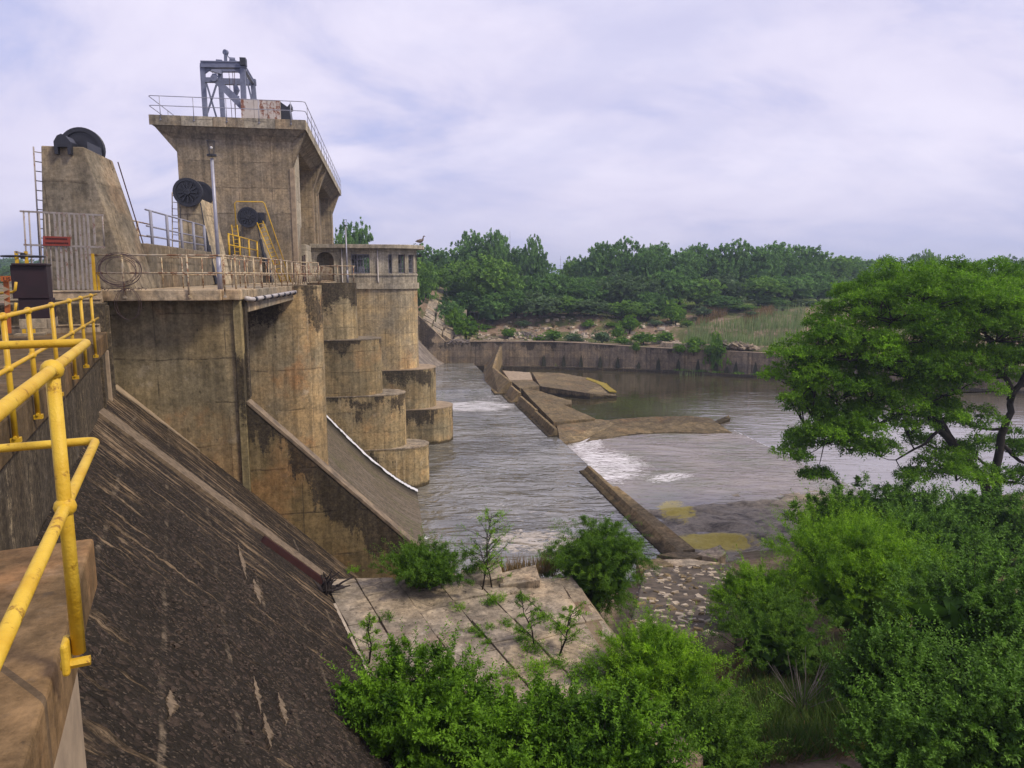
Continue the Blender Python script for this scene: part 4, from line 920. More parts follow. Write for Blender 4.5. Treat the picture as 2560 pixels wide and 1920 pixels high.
for row, z in ((.74, .16), (.28, .16)):
    x = .1
    while x < .9:
        L = rg2.uniform(.03, .06); p = c0.lerp(c1, x).lerp(c3.lerp(c2, x), row); q = c0.lerp(c1, x+L*.75).lerp(c3.lerp(c2, x+L*.75), row)
        mb.box(min(p.x, q.x), max(p.x, q.x), p.y-.004, p.y-.001, p.z-.022, p.z+.022); x += L
part('faded_print', mb, M['ink'], sg)

# ================================================================ SHEAVE TOWERS
def sheave(parent, c, R, spokes=True, label=None, th=.16):
    d = (0, 1, 0); c = Vector(c)
    w_ = part('sheave_wheel', MB().disc(c, d, [(R*.80, -th/2), (R, -th/2), (R, -th*.30), (R*.93, 0), (R, th*.30), (R, th/2), (R*.80, th/2), (R*.80, -th/2)], 36), M['black_iron'], parent, smooth=False)
    part('web', MB().disc(c, d, [(.02, -th*.22), (R*.82, -th*.22), (R*.82, th*.22), (.02, th*.22)], 36), M['black_iron'], w_)
    part('hub', MB().disc(c, d, [(.02, -th*1.1), (R*.20, -th*1.1), (R*.24, -th*.8), (R*.24, th*.8), (.02, th*.8)], 20), M['black_iron'], w_)
    if spokes:
        for k in range(12):
            a = 2*pi*k/12; e = Vector((cos(a), 0, sin(a)))
            part('spoke', MB().bar(c+e*R*.22+Vector((0, -th*.42, 0)), c+e*R*.68+Vector((0, -th*.42, 0)), R*.15, th*.42), M['black_iron'], w_)
    return w_
def ladder(parent, p0, p1, wd, mat, n, dirv=(0, 1, 0), r=.022):
    p0, p1, dv = Vector(p0), Vector(p1), Vector(dirv)*wd/2
    L = part('ladder', MB().tube([p0-dv, p1-dv], r, 8).tube([p0+dv, p1+dv], r, 8), mat, parent, smooth=True)
    for i in range(n):
        p = p0.lerp(p1, (i+.5)/n); part('rung', MB().tube([p-dv, p+dv], r*.7, 6), mat, L)
s1 = thing('sheave_tower', 'nearest tapering concrete sheave tower, with a big black pulley behind its top', 'tower', (-8.3, 23.4, DK), 'S', 'sheave towers')
part('body', MB().hexa([(-9.52, 22.62, DK-.01), (-7.18, 22.62, DK-.01), (-6.98, 24.3, DK-.01), (-9.52, 24.3, DK-.01)], [(-9.38, 22.95, 16.42), (-8.28, 22.95, 16.42), (-7.98, 24.3, 16.25), (-9.38, 24.3, 16.42)]), M['con_sheave'], s1, bevel=.03)
sheave(s1, atV(206, 373, 24.55), .63, False)
part('bearing_cap', MB().prism([(-8.98, 16.18), (-8.98, 16.52), (-8.88, 16.68), (-8.77, 16.73), (-8.66, 16.68), (-8.55, 16.52), (-8.55, 16.18), (-8.64, 16.18), (-8.64, 16.38), (-8.89, 16.38), (-8.89, 16.18)], 'y', 22.78, 23.3), M['black_iron'], s1)
part('axle_block', MB().box(-8.8, -8.3, 23.3, 24.4, 16.38, 16.62), M['black_iron'], s1)
part('wire_rope', MB().tube([(-7.92, 24.55, 16.25), (-7.35, 24.55, 13.7)], .018, 6), M['wire'], s1)
ladder(s1, (-9.66, 23.2, DK), (-9.52, 23.2, 16.4), .36, M['bars'], 15, (.5, .86, 0))
def sheave_tower2(v, lab, top, ub, ut_l, ut_r, ub_l, ub_r, R, front_c, rear_c=None):
    s = thing('sheave_tower', lab, 'tower', (ub, v+.9, DK), 'S', 'sheave towers')
    part('body', MB().hexa([(ub_l, v, DK-.01), (ub_r-.25, v, DK-.01), (ub_r, v+1.7, DK-.01), (ub_l, v+1.7, DK-.01)], [(ut_l, v+.12, top), (ut_r-.12, v+.12, top), (ut_r+.16, v+1.7, top-.12), (ut_l, v+1.7, top)]), M['con_sheave_sunlit'], s, bevel=.03)
    sheave(s, front_c, R)
    if rear_c: sheave(s, rear_c, R*.95, False)
    return s
s2 = sheave_tower2(33.5, 'second sheave tower, with spoked black pulleys on front and back of its top', 16.12, -7.8, -8.62, -7.62, -8.70, -6.85, .60, atV(470, 481, 33.42), atV(500, 486, 35.35))
ladder(s2, (-8.95, 33.9, 12.5), (-8.72, 33.9, 16.35), .36, M['rail_rust'], 14, (.6, .8, 0))
part('wire_rope', MB().tube([(-8.45, 33.36, 15.9), (-8.45, 33.36, 13.8)], .018, 6), M['black_iron'], s2)
part('rope_socket', MB().tube([(-8.45, 33.34, 13.8), (-8.45, 33.34, 12.5)], .07, 8), M['black_iron'], s2)
part('hoist_rod', MB().tube([(-7.62, 33.36, 15.9), (-7.50, 33.36, 14.8)], .025, 6).tube([(-7.50, 33.3, 14.8), (-7.40, 33.3, 14.1)], .06, 8).tube([(-7.40, 33.3, 14.1), (-7.33, 33.3, 13.5)], .10, 8).tube([(-7.33, 33.3, 13.5), (-7.15, 33.3, 12.45)], .075, 8), M['black_iron'], s2)
s3 = sheave_tower2(44.6, 'third sheave tower with yellow ladders, standing against the gate tower', 16.0, -7.4, -8.05, -7.05, -8.2, -6.3, .58, (-7.62, 44.5, 16.15))
part('pulley_guard', MB().box(-7.15, -6.75, 44.7, 45.3, 15.85, 16.45), M['black_iron'], s3)
part('wire_rope', MB().tube([(-7.95, 44.4, 15.9), (-7.9, 44.4, 13.4)], .02, 6), M['black_iron'], s3)
part('hoist_rod', MB().tube([(-7.12, 44.42, 15.8), (-6.98, 44.42, 14.9)], .03, 6).tube([(-6.98, 44.4, 14.9), (-6.85, 44.4, 14.1)], .085, 8).tube([(-6.85, 44.4, 14.1), (-6.45, 44.4, 12.45)], .12, 8), M['black_iron'], s3)
ladder(s3, (-5.75, 44.35, DK), (-6.95, 44.35, 15.9), .34, M['yellow'], 15, (.95, 0, .3), r=.03)
part('ladder_handrail', MB().tube([(-5.35, 44.2, DK), (-6.62, 44.2, 16.9), (-6.72, 44.2, 17.0), (-8.15, 44.2, 17.0), (-8.25, 44.2, 16.9), (-8.25, 44.2, 15.5)], .03, 8), M['yellow'], s3, smooth=True)
ladder(s3, (-8.2, 44.3, 12.9), (-8.35, 44.3, 15.7), .30, M['yellow'], 12, (1, 0, 0), r=.03)

# ================================================================ GANTRY CRANE ON THE ROOF
gc = thing('gantry_crane', 'blue grey steel gantry crane standing on the tower roof', 'crane', (-9.5, 50, RT), 'S')
def gpt(px, py, v): return Vector(atV(px, py, v))
Vf, Vr = 48.6, 60.0
FL, FLt = gpt(514, 296, Vf), gpt(506, 165, Vf); FRb, FRt = gpt(611, 296, Vf), gpt(606, 163, Vf)
RL, RLt = gpt(559, 296, Vr), gpt(550, 180, Vr); RR, RRt = gpt(644, 296, Vr), gpt(632, 205, Vr)
for a, b, wd in ((FL, FLt, .26), (FRb, FRt, .30), (RL, RLt, .32), (RR, RRt, .32)):
    L = part('leg', MB().bar((a.x, a.y, RT-.03), b, wd, wd), M['gantry'], gc); part('base_plate', MB().box(a.x-.25, a.x+.25, a.y-.25, a.y+.25, RT-.02, RT+.12), M['gantry'], L)
part('main_beam', MB().bar(gpt(503, 162, Vf)-Vector((0, 0, 0)), gpt(616, 163, Vf), .34, .34), M['gantry'], gc)
part('top_flange', MB().bar(gpt(503, 155, Vf), gpt(606, 157, Vf), .44, .06).bar(gpt(502, 169, Vf), gpt(614, 170, Vf), .44, .05), M['gantry'], gc)
part('rear_beam', MB().bar(gpt(528, 174, Vr), gpt(600, 174, Vr), .36, .36), M['gantry'], gc)
part('side_beam', MB().bar(FLt, RLt, .28, .3).bar(FRt, RRt, .22, .3), M['gantry'], gc)
part('tie_beam', MB().bar(gpt(510, 200, Vf), gpt(545, 201, Vf), .24, .28), M['gantry'], gc); part('tie_beam', MB().bar(gpt(556, 204, Vr), gpt(640, 206, Vr), .36, .42), M['gantry'], gc)
for a in ((506, 190, 530, 172), (606, 190, 584, 172)):   # corner gussets
    p, q, c_ = gpt(a[0], a[1], Vf), gpt(a[2], a[3], Vf), gpt(a[0], a[3]-2, Vf); y = Vector((0, .06, 0))
    part('gusset', MB().add([p-y, q-y, c_-y, p+y, q+y, c_+y], [(0, 1, 2), (5, 4, 3), (0, 3, 4, 1), (1, 4, 5, 2), (2, 5, 3, 0)]), M['gantry'], gc)
for a, b, v in (((516, 208), (542, 296), Vf+2), ((541, 212), (514, 296), Vf+2), ((612, 180), (630, 252), Vf+3), ((636, 212), (624, 262), Vr), ((612, 165), (637, 206), Vf+3)):
    part('brace', MB().bar(gpt(*a, v), gpt(*b, v), .10), M['gantry'], gc)
part('jib', MB().bar(gpt(536, 197, Vf-.2), gpt(606, 268, Vf-.2), .26, .34).bar(gpt(540, 194, Vf-.2), gpt(606, 254, Vf-.2), .08, .10), M['gantry'], gc)
part('jib_pivot', MB().disc(gpt(536, 197, Vf-.3), (0, 1, 0), [(.02, -.2), (.19, -.2), (.19, .2), (.02, .2)], 16), M['gantry'], gc)
part('pivot_housing', MB().hexa([gpt(528, 193, Vf), gpt(545, 193, Vf), gpt(545, 193, Vf+.5), gpt(528, 193, Vf+.5)], [gpt(530, 184, Vf), gpt(541, 183, Vf), gpt(541, 183, Vf+.5), gpt(530, 184, Vf+.5)]), M['gantry'], gc)
part('mast', MB().bar(gpt(564, 155, Vf), gpt(564, 131, Vf), .18, .16).bar(gpt(568, 138, Vf), gpt(577, 150, Vf), .05), M['gantry'], gc)
part('head_pulley', MB().disc(gpt(564, 131, Vf), (.5, .85, 0), [(.02, -.09), (.16, -.09), (.16, .09), (.02, .09)], 18), M['gantry'], gc)
part('winch', MB().disc(gpt(580, 149, Vf), (1, .2, 0), [(.02, -.15), (.13, -.15), (.13, .18), (.02, .18)], 14).bar(gpt(574, 154, Vf), gpt(592, 155, Vf), .3, .10), M['gantry'], gc)
part('motor_box', MB().bar(gpt(541, 153, Vf), gpt(556, 154, Vf), .3, .14), M['gantry'], gc)
e0 = gpt(601, 164, Vf-.2); e1 = gpt(615, 146, Vf-.2); part('control_box', MB().box(e0.x, e1.x, Vf-.4, Vf+.1, e0.z, e1.z), M['black_iron'], gc)
for px in (572, 581, 586): part('hoist_rope', MB().tube([gpt(px, 178, 54), gpt(px+(8 if px < 586 else 3), 296, 54)], .02, 6), M['wire'], gc)
hk = part('hook_block', MB().tube([gpt(588, 212, 53), gpt(592, 226, 53), gpt(590, 240, 53)], [.12, .2, .08], 8), M['gantry'], gc); part('hook', MB().tube([gpt(590, 240, 53), gpt(594, 246, 53), gpt(597, 240, 53)], .06, 6), M['gantry'], hk)
b0, b1 = gpt(604, 312, 47.9), gpt(700, 250, 47.9)
hx = thing('machinery_housing', 'pale rust streaked steel machinery housing on the tower roof', 'machine box', (-7.5, 48.5, RT), 'S')
zt_ = b1.z; nbx = 3
part('lower_skirt', MB().box(b0.x+.9, b1.x-.05, 47.95, 49.4, RT, RT+.28), M['whitebox'], hx)
for i in range(nbx):
    w0 = (b1.x-b0.x)/nbx; part('side_panel', MB().box(b0.x+w0*i+.012, b0.x+w0*(i+1)-.012, 47.88, 47.92, RT+.22, zt_-.02), M['whitebox'], hx)
part('casing', MB().box(b0.x, b1.x, 47.92, 49.5, RT+.2, zt_), M['whitebox'], hx, bevel=.03)
part('vent_cowl', MB().hexa([(b1.x, 48.0, RT+.25), (b1.x+.62, 48.0, RT+.12), (b1.x+.62, 49.3, RT+.12), (b1.x, 49.3, RT+.25)], [(b1.x, 48.0, zt_-.08), (b1.x+.5, 48.0, zt_-.42), (b1.x+.5, 49.3, zt_-.42), (b1.x, 49.3, zt_-.08)]), M['black_iron'], hx)
part('cowl_flap', MB().hexa([(b1.x+.3, 48.0, zt_-.5), (b1.x+.62, 48.0, zt_-.35), (b1.x+.62, 49.2, zt_-.35), (b1.x+.3, 49.2, zt_-.5)], [(b1.x+.32, 48.0, zt_-.44), (b1.x+.6, 48.0, zt_-.12), (b1.x+.6, 49.2, zt_-.12), (b1.x+.32, 49.2, zt_-.44)]), M['black_iron'], hx)

# ================================================================ CONTROL HOUSE
ho = thing('control_house', 'low grey control house with a rounded end and flat overhanging roof on the tan pier', 'building', (-1, 56.1, 12.3), 'S')
HV, HR, HC = 54.20, 1.9, 56.1
WZ0, WZ1 = 13.0, 14.36
# openings on the straight front as (u0, u1, z0, z1); the wall is built in pieces round them
arch = (-4.72, -3.52); win = (-2.28, -.98)
def wallbox(u0, u1, z0, z1): return MB().box(u0, u1, HV, HV+.25, z0, z1)
for (u0, u1, z0, z1) in ((-5.2, arch[0], 12.3, 14.78), (arch[1], win[0], 12.3, 14.78), (win[0], win[1], 12.3, 12.985), (win[0], win[1], 14.37, 14.78), (win[1], .36, 12.3, 14.78), (.80, 2.52-HR, 12.3, 14.78)):
    if u1 > u0: part('front_wall', wallbox(u0, u1, z0, z1), M['con_house'], ho)
n = 12; ac = (arch[0]+arch[1])/2; ar = (arch[1]-arch[0])/2; pts = [(arch[0], 14.78), (arch[0], 13.95)]+[(ac-ar*cos(pi*i/n), 13.95+ar*.95*sin(pi*i/n)) for i in range(1, n)]+[(arch[1], 13.95), (arch[1], 14.78)]
part('arch_head', MB().prism(pts, 'y', HV+.001, HV+.249), M['con_house'], ho)
pl = []
part('porch_wall', MB().box(-5.2, -3.1, HV+1.5, HV+1.6, 12.3, 14.7), M['con_house'], ho); part('porch_side', MB().box(-5.1, -5.0, HV+.25, HV+1.5, 12.3, 14.7).box(-3.28, -3.18, HV+.25, HV+1.5, 12.3, 14.7), M['con_tower'], ho)
part('porch_door', MB().box(-3.95, -3.62, HV+1.44, HV+1.5, 12.35, 14.1), M['coping'] if 'coping' in M else M['con_coping'], ho)
# rounded end: wall in angular pieces with three tall windows
segs = []; c_u = 2.52-HR
def arc_box(a0, a1, z0, z1, r0=HR-.25, r1=HR, n=6):
    mb = MB(); pts = [(c_u+r1*sin(a0+(a1-a0)*i/n), HC-r1*cos(a0+(a1-a0)*i/n)) for i in range(n+1)]+[(c_u+r0*sin(a1-(a1-a0)*i/n), HC-r0*cos(a1-(a1-a0)*i/n)) for i in range(n+1)]
    return mb.prism(pts, 'z', z0, z1)
wins = [(.38, .50), (.80, .92), (1.20, 1.32)]
aw = [(radians(14), radians(30)), (radians(40), radians(58)), (radians(68), radians(86)), (radians(100), radians(118)), (radians(136), radians(154))]
prev = 0.0
for a0_, a1_ in aw:
    part('end_wall', arc_box(prev, a0_, 12.3, 14.78), M['con_house'], ho); part('end_wall', arc_box(a0_, a1_, 12.3, WZ0), M['con_house'], ho); part('end_wall', arc_box(a0_, a1_, WZ1, 14.78), M['con_house'], ho); prev = a1_
part('end_wall', arc_box(prev, pi, 12.3, 14.78), M['con_house'], ho)
part('back_wall', MB().box(-5.2, -1.6, HC+HR-.25, HC+HR, 12.3, 14.78).box(-.4, c_u, HC+HR-.25, HC+HR, 12.3, 14.78).box(-1.6, -.4, HC+HR-.25, HC+HR, 12.3, 13.0).box(-1.6, -.4, HC+HR-.25, HC+HR, 14.2, 14.78), M['con_house'], ho)
part('floor_slab', MB().prism(nose(-5.2, 2.45, HC, HR-.06), 'z', 12.24, 12.36), M['dark_in'], ho)
part('string_course', MB().prism(nose(win[0]-.25, 2.59, HC, HR+.07), 'z', 12.86, 12.97), M['con_house'], ho, bevel=.01) if False else None
ring = [(win[0]-.3, HV-.07), (c_u, HV-.07)]+[(c_u+(HR+.07)*sin(pi*i/16), HC-(HR+.07)*cos(pi*i/16)) for i in range(1, 17)]
inner = [(c_u+(HR-.02)*sin(pi*i/16), HC-(HR-.02)*cos(pi*i/16)) for i in range(16, 0, -1)]+[(c_u, HV+.02), (win[0]-.3, HV+.02)]
part('string_course', MB().prism(ring+inner, 'z', 12.84, 12.96), M['con_house'], ho)
part('roof', MB().prism(nose(-5.12, 3.10, HC, HR+.42, 20), 'z', 14.78, 15.06), M['con_house'], ho, bevel=.02)
def window(o, p0, ex, wd, z0, z1, cols, name='window', open_pane=False):   # steel frame with glazing bars and panes; ex = unit vector along the wall
    ex = Vector(ex); p0 = Vector(p0); up = Vector((0, 0, 1)); h_ = z1-z0; mb = MB()
    def P_(x, z): return p0+ex*x+up*(z-p0.z)
    for x in (0.02, wd-.02): mb.bar(P_(x, z0), P_(x, z1), .05, .05)
    for z in (z0+.025, z1-.025): mb.bar(P_(0, z), P_(wd, z), .05, .05)
    fr_ = part(name, mb, M['steelgrey'], o)
    rows = 4
    for i in range(1, cols): part('glazing_bar', MB().bar(P_(wd*i/cols, z0), P_(wd*i/cols, z1), .028), M['steelgrey'], fr_)
    for j in range(1, rows): part('glazing_bar', MB().bar(P_(0, z0+h_*j/rows), P_(wd, z0+h_*j/rows), .024), M['steelgrey'], fr_)
    k = 0; nrm_ = ex.cross(up).normalized()*.004
    for i in range(cols):
        for j in range(rows):
            k += 1
            if (k*7) % 5 == 1: continue      # broken panes
            a_, b_, c_, d_ = P_(wd*i/cols+.015, z0+h_*j/rows+.015), P_(wd*(i+1)/cols-.015, z0+h_*j/rows+.015), P_(wd*(i+1)/cols-.015, z0+h_*(j+1)/rows-.015), P_(wd*i/cols+.015, z0+h_*(j+1)/rows-.015)
            part('pane', MB().hexa([a_-nrm_, b_-nrm_, b_+nrm_, a_+nrm_], [d_-nrm_, c_-nrm_, c_+nrm_, d_+nrm_]), M['glass'], fr_)
    return fr_
w1 = window(ho, (win[0], HV+.08, WZ0), (1, 0, 0), win[1]-win[0], 12.99, 14.365, 6)
part('casement', MB().box(-1.88, -1.42, HV-.02, HV+.02, 14.30, 14.36).box(-1.88, -1.42, HV-.02, HV+.02, 13.98, 14.03).box(-1.88, -1.84, HV-.02, HV+.02, 13.2, 14.36).box(-1.46, -1.42, HV-.02, HV+.02, 13.2, 14.36), M['steelgrey'], w1)
for a0_, a1_ in aw:
    A0, A1 = Vector((c_u+(HR-.12)*sin(a0_), HC-(HR-.12)*cos(a0_), WZ0)), Vector((c_u+(HR-.12)*sin(a1_), HC-(HR-.12)*cos(a1_), WZ0)); window(ho, A0, (A1-A0).normalized(), (A1-A0).length, WZ0, WZ1, 2)
wf = window(ho, (.36, HV+.08, WZ0), (1, 0, 0), .44, 12.99, 14.365, 2); part('front_wall', wallbox(.36, .80, 12.3, 12.985), M['con_house'], ho); part('front_wall', wallbox(.36, .80, 14.37, 14.78), M['con_house'], ho)
for u in (-2.95, -.40):
    dp = part('downpipe', MB().tube([(u, HV-.06, 14.76), (u, HV-.06, 12.42), (u+.02, HV-.14, 12.32)], .045, 10), M['pipe'], ho, smooth=True); part('pipe_collar', MB().tube([(u, HV-.06, 13.9), (u, HV-.06, 13.98)], .062, 10), M['pipe'], dp)
wb = thing('white_cabinet', 'white cabinet standing inside the control house behind the large window', 'cabinet', (-1.45, 55.1, 12.36), 'S')
part('case', MB().box(-1.8, -1.35, 55.0, 55.4, 12.36, 13.5), M['white'], wb); part('drawer', MB().box(-1.77, -1.38, 54.97, 55.0, 13.1, 13.45), M['white'], wb)
fl_ = thing('floodlight', 'small floodlight on a bracket under the rounded roof end', 'lamp', (2.6, 56.0, 14.4), 'S'); part('bracket', MB().tube([(2.4, 56, 14.3), (2.68, 56, 14.3)], .03, 6), M['black_iron'], fl_); part('lamp_head', MB().hexa([(2.62, 55.86, 14.22), (2.86, 55.86, 14.2), (2.86, 56.1, 14.2), (2.62, 56.1, 14.22)], [(2.66, 55.9, 14.38), (2.9, 55.86, 14.42), (2.9, 56.1, 14.42), (2.66, 56.06, 14.38)]), M['black_iron'], fl_)
# lamp posts
def lamp(base, top, label, r=.05, fr='S'):
    o = thing('lamp_post', label, 'lamp post', base, fr, 'lamp posts'); b, tp = Vector(base), Vector(top); d = tp-b
    part('pole', MB().tube([b, b+d*.84], [r, r*.8], 12), M['galv'], o, smooth=True); c = b+d*.86
    part('base_sleeve', MB().tube([b, b+Vector((0, 0, .9))], [r*1.3, r*1.2], 12), M['galv'], o, smooth=True)
    part('lamp_plate', MB().disc(c, (0, 0, 1), [(.02, -.04), (.13, -.03), (.13, .02), (.02, .03)], 16), M['black_iron'], o)
    mb = MB()
    for k in range(4):
        a = pi/4+pi/2*k; e = Vector((cos(a), sin(a), 0)); mb.tube([c+e*.075+Vector((0, 0, .03)), c+e*.115+Vector((0, 0, .38))], .008, 5)
    mb.disc(c, (0, 0, 1), [(.115, .37), (.125, .37), (.125, .385), (.115, .385)], 12); lf = part('lantern_frame', mb, M['black_iron'], o); part('bulb', MB().ball(c+Vector((0, 0, .2)), .04, 8), M['white'], lf)
lamp((-4.60, 21.85, DK), (-4.62, 21.85, 16.72), 'tall grey lamp post with an open lantern at the corner of the deck', .055)
lamp((-2.55, 53.2, DK-.1), (-2.57, 53.2, 17.0), 'slim grey lamp post in front of the control house window', .065)

# goose on the house roof (one continuous body)
gs = Vector((2.78, 55.5, 15.06))
sp = [((-.36, 0, .30), .012), ((-.27, 0, .30), .045), ((-.16, 0, .31), .10), ((-.03, 0, .32), .135), ((.08, 0, .35), .125), ((.16, 0, .41), .085), ((.20, 0, .49), .05), ((.215, 0, .57), .038), ((.23, 0, .63), .042), ((.265, 0, .665), .05), ((.305, 0, .665), .038), ((.33, 0, .655), .02)]
k_ = 1.05; b_g = thing('goose', 'brown goose standing on the rim of the control house roof', 'bird', tuple(gs), 'S')
part('body', MB().tube([gs+Vector(p)*k_ for p, r in sp], [r*k_ for p, r in sp], 12), M['goose'], b_g, smooth=True)
part('bill', MB().tube([gs+Vector((.325, 0, .655))*k_, gs+Vector((.39, 0, .64))*k_], [.018*k_, .006], 8), M['bill'], b_g)
for s in (-1, 1): part('wing', MB().ball(gs+Vector((-.08, .10*s, .33))*k_, .1*k_, 10, (2.1, .45, .95)), M['goose'], b_g, smooth=True)
for s in (-1, 1): part('leg', MB().tube([gs+Vector((.02, .05*s, .22))*k_, gs+Vector((.0, .05*s, .02))*k_, gs+Vector((.09, .05*s, .0))*k_], .011*k_, 6), M['bill'], b_g)

# coil of wire on the deck railing
cw = thing('wire_coil', 'loose coil of rusty barbed wire hanging on the deck railing', 'barbed wire', (-6.9, 21.1, 12.9), 'S'); rg = random.Random(11)
cc = Vector(atV(300, 675, 21.1))
for k in range(7):
    R = .47+rg.uniform(-.10, .05); o = Vector((rg.uniform(-.07, .07), rg.uniform(-.08, .05), rg.uniform(-.07, .07))); tl = rg.uniform(-.25, .25)
    pts = [cc+o+Vector((R*1.18*cos(a), tl*sin(a)*.3, R*sin(a)*(.9 if k % 2 else 1))) for a in [2*pi*i/34 for i in range(35)]]
    part('strand', MB().tube(pts, .007, 5), M['wire'], cw)
c2 = Vector(atV(320, 760, 21.05))
for k in range(2): part('strand', MB().tube([c2+Vector((.28*cos(a)*(1+.2*k), 0, .42*sin(a))) for a in [2*pi*i/30 for i in range(31)]], .006, 5), M['wire'], cw)
mb = MB()
for i in range(46):
    p = Vector(atV(245+i*2.6+rg.uniform(-1, 1), 722+rg.uniform(-4, 5), 21.15)); mb.bar(p, p+Vector((rg.uniform(-.06, .06), rg.uniform(-.04, .04), rg.uniform(-.05, .05))), .012)
part('barb', mb, M['wire'], cw)

# dark cabinet, orange post, hand wheel at the left
bx = Vector(to_f(atD(78, 822, 15.2), 'N')); o_ = thing('control_cabinet', 'dark maroon steel cabinet on a concrete plinth beside the walkway steps', 'cabinet', tuple(bx), 'N')
def cab(px0, px1, py0, py1, d, mat, name, deep=.6, parent=o_):
    a_, b_ = Vector(to_f(atD(px0, py1, d), 'N')), Vector(to_f(atD(px1, py0, d), 'N'))
    y_ = (a_.y+b_.y)/2; return part(name, MB().box(a_.x, b_.x, y_, y_+deep, a_.z, b_.z), mat, parent, bevel=.01)
cab(52, 128, 797, 822, 15.2, M['con_sheave'], 'plinth', .8); cab(53, 125, 746, 796.6, 15.25, M['maroon'], 'pedestal'); cab(36, 112, 663, 746, 15.2, M['maroon'], 'box', .62)
cab(31, 113, 658, 664, 15.15, M['maroon'], 'lid', .7)
op = Vector(to_f(atD(22, 833, 13.5), 'N')); ot = Vector(to_f(atD(15, 696, 13.5), 'N')); po = thing('marker_post', 'orange painted steel post with arrow marks and a small number plate at the left edge', 'post', tuple(op), 'N')
part('upright', MB().bar(op, ot, .075, .08), M['orange'], po)
pl_ = part('number_plate', MB().box(ot.x-.07, ot.x+.09, ot.y-.10, ot.y-.08, ot.z-.055, ot.z+.045), M['orange'], po)
tc = bpy.data.curves.new('num', 'FONT'); tc.body = 'US'; tc.size = .10; tc.extrude = .002; tc.align_x = 'CENTER'; tx = bpy.data.objects.new('num_tmp', tc); me = bpy.data.meshes.new_from_object(tx); bpy.data.objects.remove(tx); me.materials.append(M['ink'])
lt = bpy.data.objects.new('lettering', me); COL.objects.link(lt); lt.parent = pl_; lt.rotation_euler = (pi/2, 0, 0); b_ = BASE[po.name]; lt.location = (ot.x+.03-b_[0], ot.y-.104-b_[1], ot.z-.045-b_[2]); ROOT[lt.name] = po
for k in range(3): part('arrow_mark', MB().add([(ot.x-.05, ot.y-.065, ot.z-.14-.13*k), (ot.x+.05, ot.y-.065, ot.z-.20-.13*k), (ot.x-.05, ot.y-.065, ot.z-.25-.13*k), (ot.x-.05, ot.y-.06, ot.z-.14-.13*k), (ot.x+.05, ot.y-.06, ot.z-.20-.13*k), (ot.x-.05, ot.y-.06, ot.z-.25-.13*k)], [(0, 2, 1), (3, 4, 5), (0, 1, 4, 3), (1, 2, 5, 4), (2, 0, 3, 5)]), M['coping'] if 'coping' in M else M['con_coping'], po)
lr = Vector(to_f(atD(20, 733, 13.6), 'N')); lf = thing('side_railing', 'short yellow pipe railing at the upstream side of the walkway', 'railing', tuple(lr), 'N')
for y0 in (733, 785):
    pts = [Vector(to_f(atD(x, y, 13.8), 'N')) for x, y in ((-30, y0+3), (32, y0-3), (38, y0-8), (40, y0-28))]; part('rail', MB().tube(pts, .026, 8), M['yellow'], lf, smooth=True)
hw = Vector(to_f(atD(58, 641, 17.2), 'N')); hwt = thing('hand_wheel', 'flat black hand wheel on yellow uprights behind the dark cabinet', 'hand wheel', (hw.x, hw.y, 12.0), 'N')
part('rim', MB().tube([hw+Vector((.43*cos(a), .43*sin(a), 0)) for a in [2*pi*i/30 for i in range(31)]], .022, 8), M['black_iron'], hwt, smooth=True)
for k in range(5): a = 2*pi*k/5; part('spoke', MB().tube([hw, hw+Vector((.43*cos(a), .43*sin(a), 0))], .014, 6), M['black_iron'], hwt)
part('hub', MB().tube([hw-Vector((0, 0, .06)), hw+Vector((0, 0, .08))], .06, 10), M['black_iron'], hwt)
for dx_ in (-.13, .06): part('upright', MB().bar((hw.x+dx_, hw.y, 11.4), (hw.x+dx_, hw.y, hw.z+.12), .07), M['yellow'], hwt)
part('cross_arm', MB().bar((hw.x-.15, hw.y, hw.z+.10), (hw.x+.18, hw.y, hw.z+.02), .07, .05), M['bars'], hwt)
part('pedestal', MB().box(hw.x-.3, hw.x+.3, hw.y-.3, hw.y+.3, 8.5, 11.45), M['con_sheave'], hwt)

# ================================================================ APRON OF CONCRETE SLABS AT THE TOE
apr = bpy.data.objects.new('apron_pavement', None); COL.objects.link(apr); apr.location = to_w((6, 13, 5.1), 'N'); apr.rotation_euler = (0, 0, TN); apr['kind'] = 'structure'; BASE[apr.name] = (6, 13, 5.1); ROOT[apr.name] = apr
def v_of(a, b): q = to_w((a, b, 0), 'N'); return to_f(q, 'S')[1]
def right_a(b): return 7.96+(b-12)*.24
poly = [(2.7, 8), (2.75, 17.9), (8.7, 15.15), (right_a(12), 12), (right_a(8), 8)]
part('bedding', MB().prism(poly, 'z', 1.5, 5.14), M['soil'], apr)
ae = [3.0, 3.72, 4.62, 5.55, 6.45, 7.2]; be = [8.2+1.12*i for i in range(10)]; rg = random.Random(5)
def clipv(a, b):                            # keep the far edge parallel to the training wall
    lim = 17.9+(a-2.75)*(-.462); return min(b, lim)
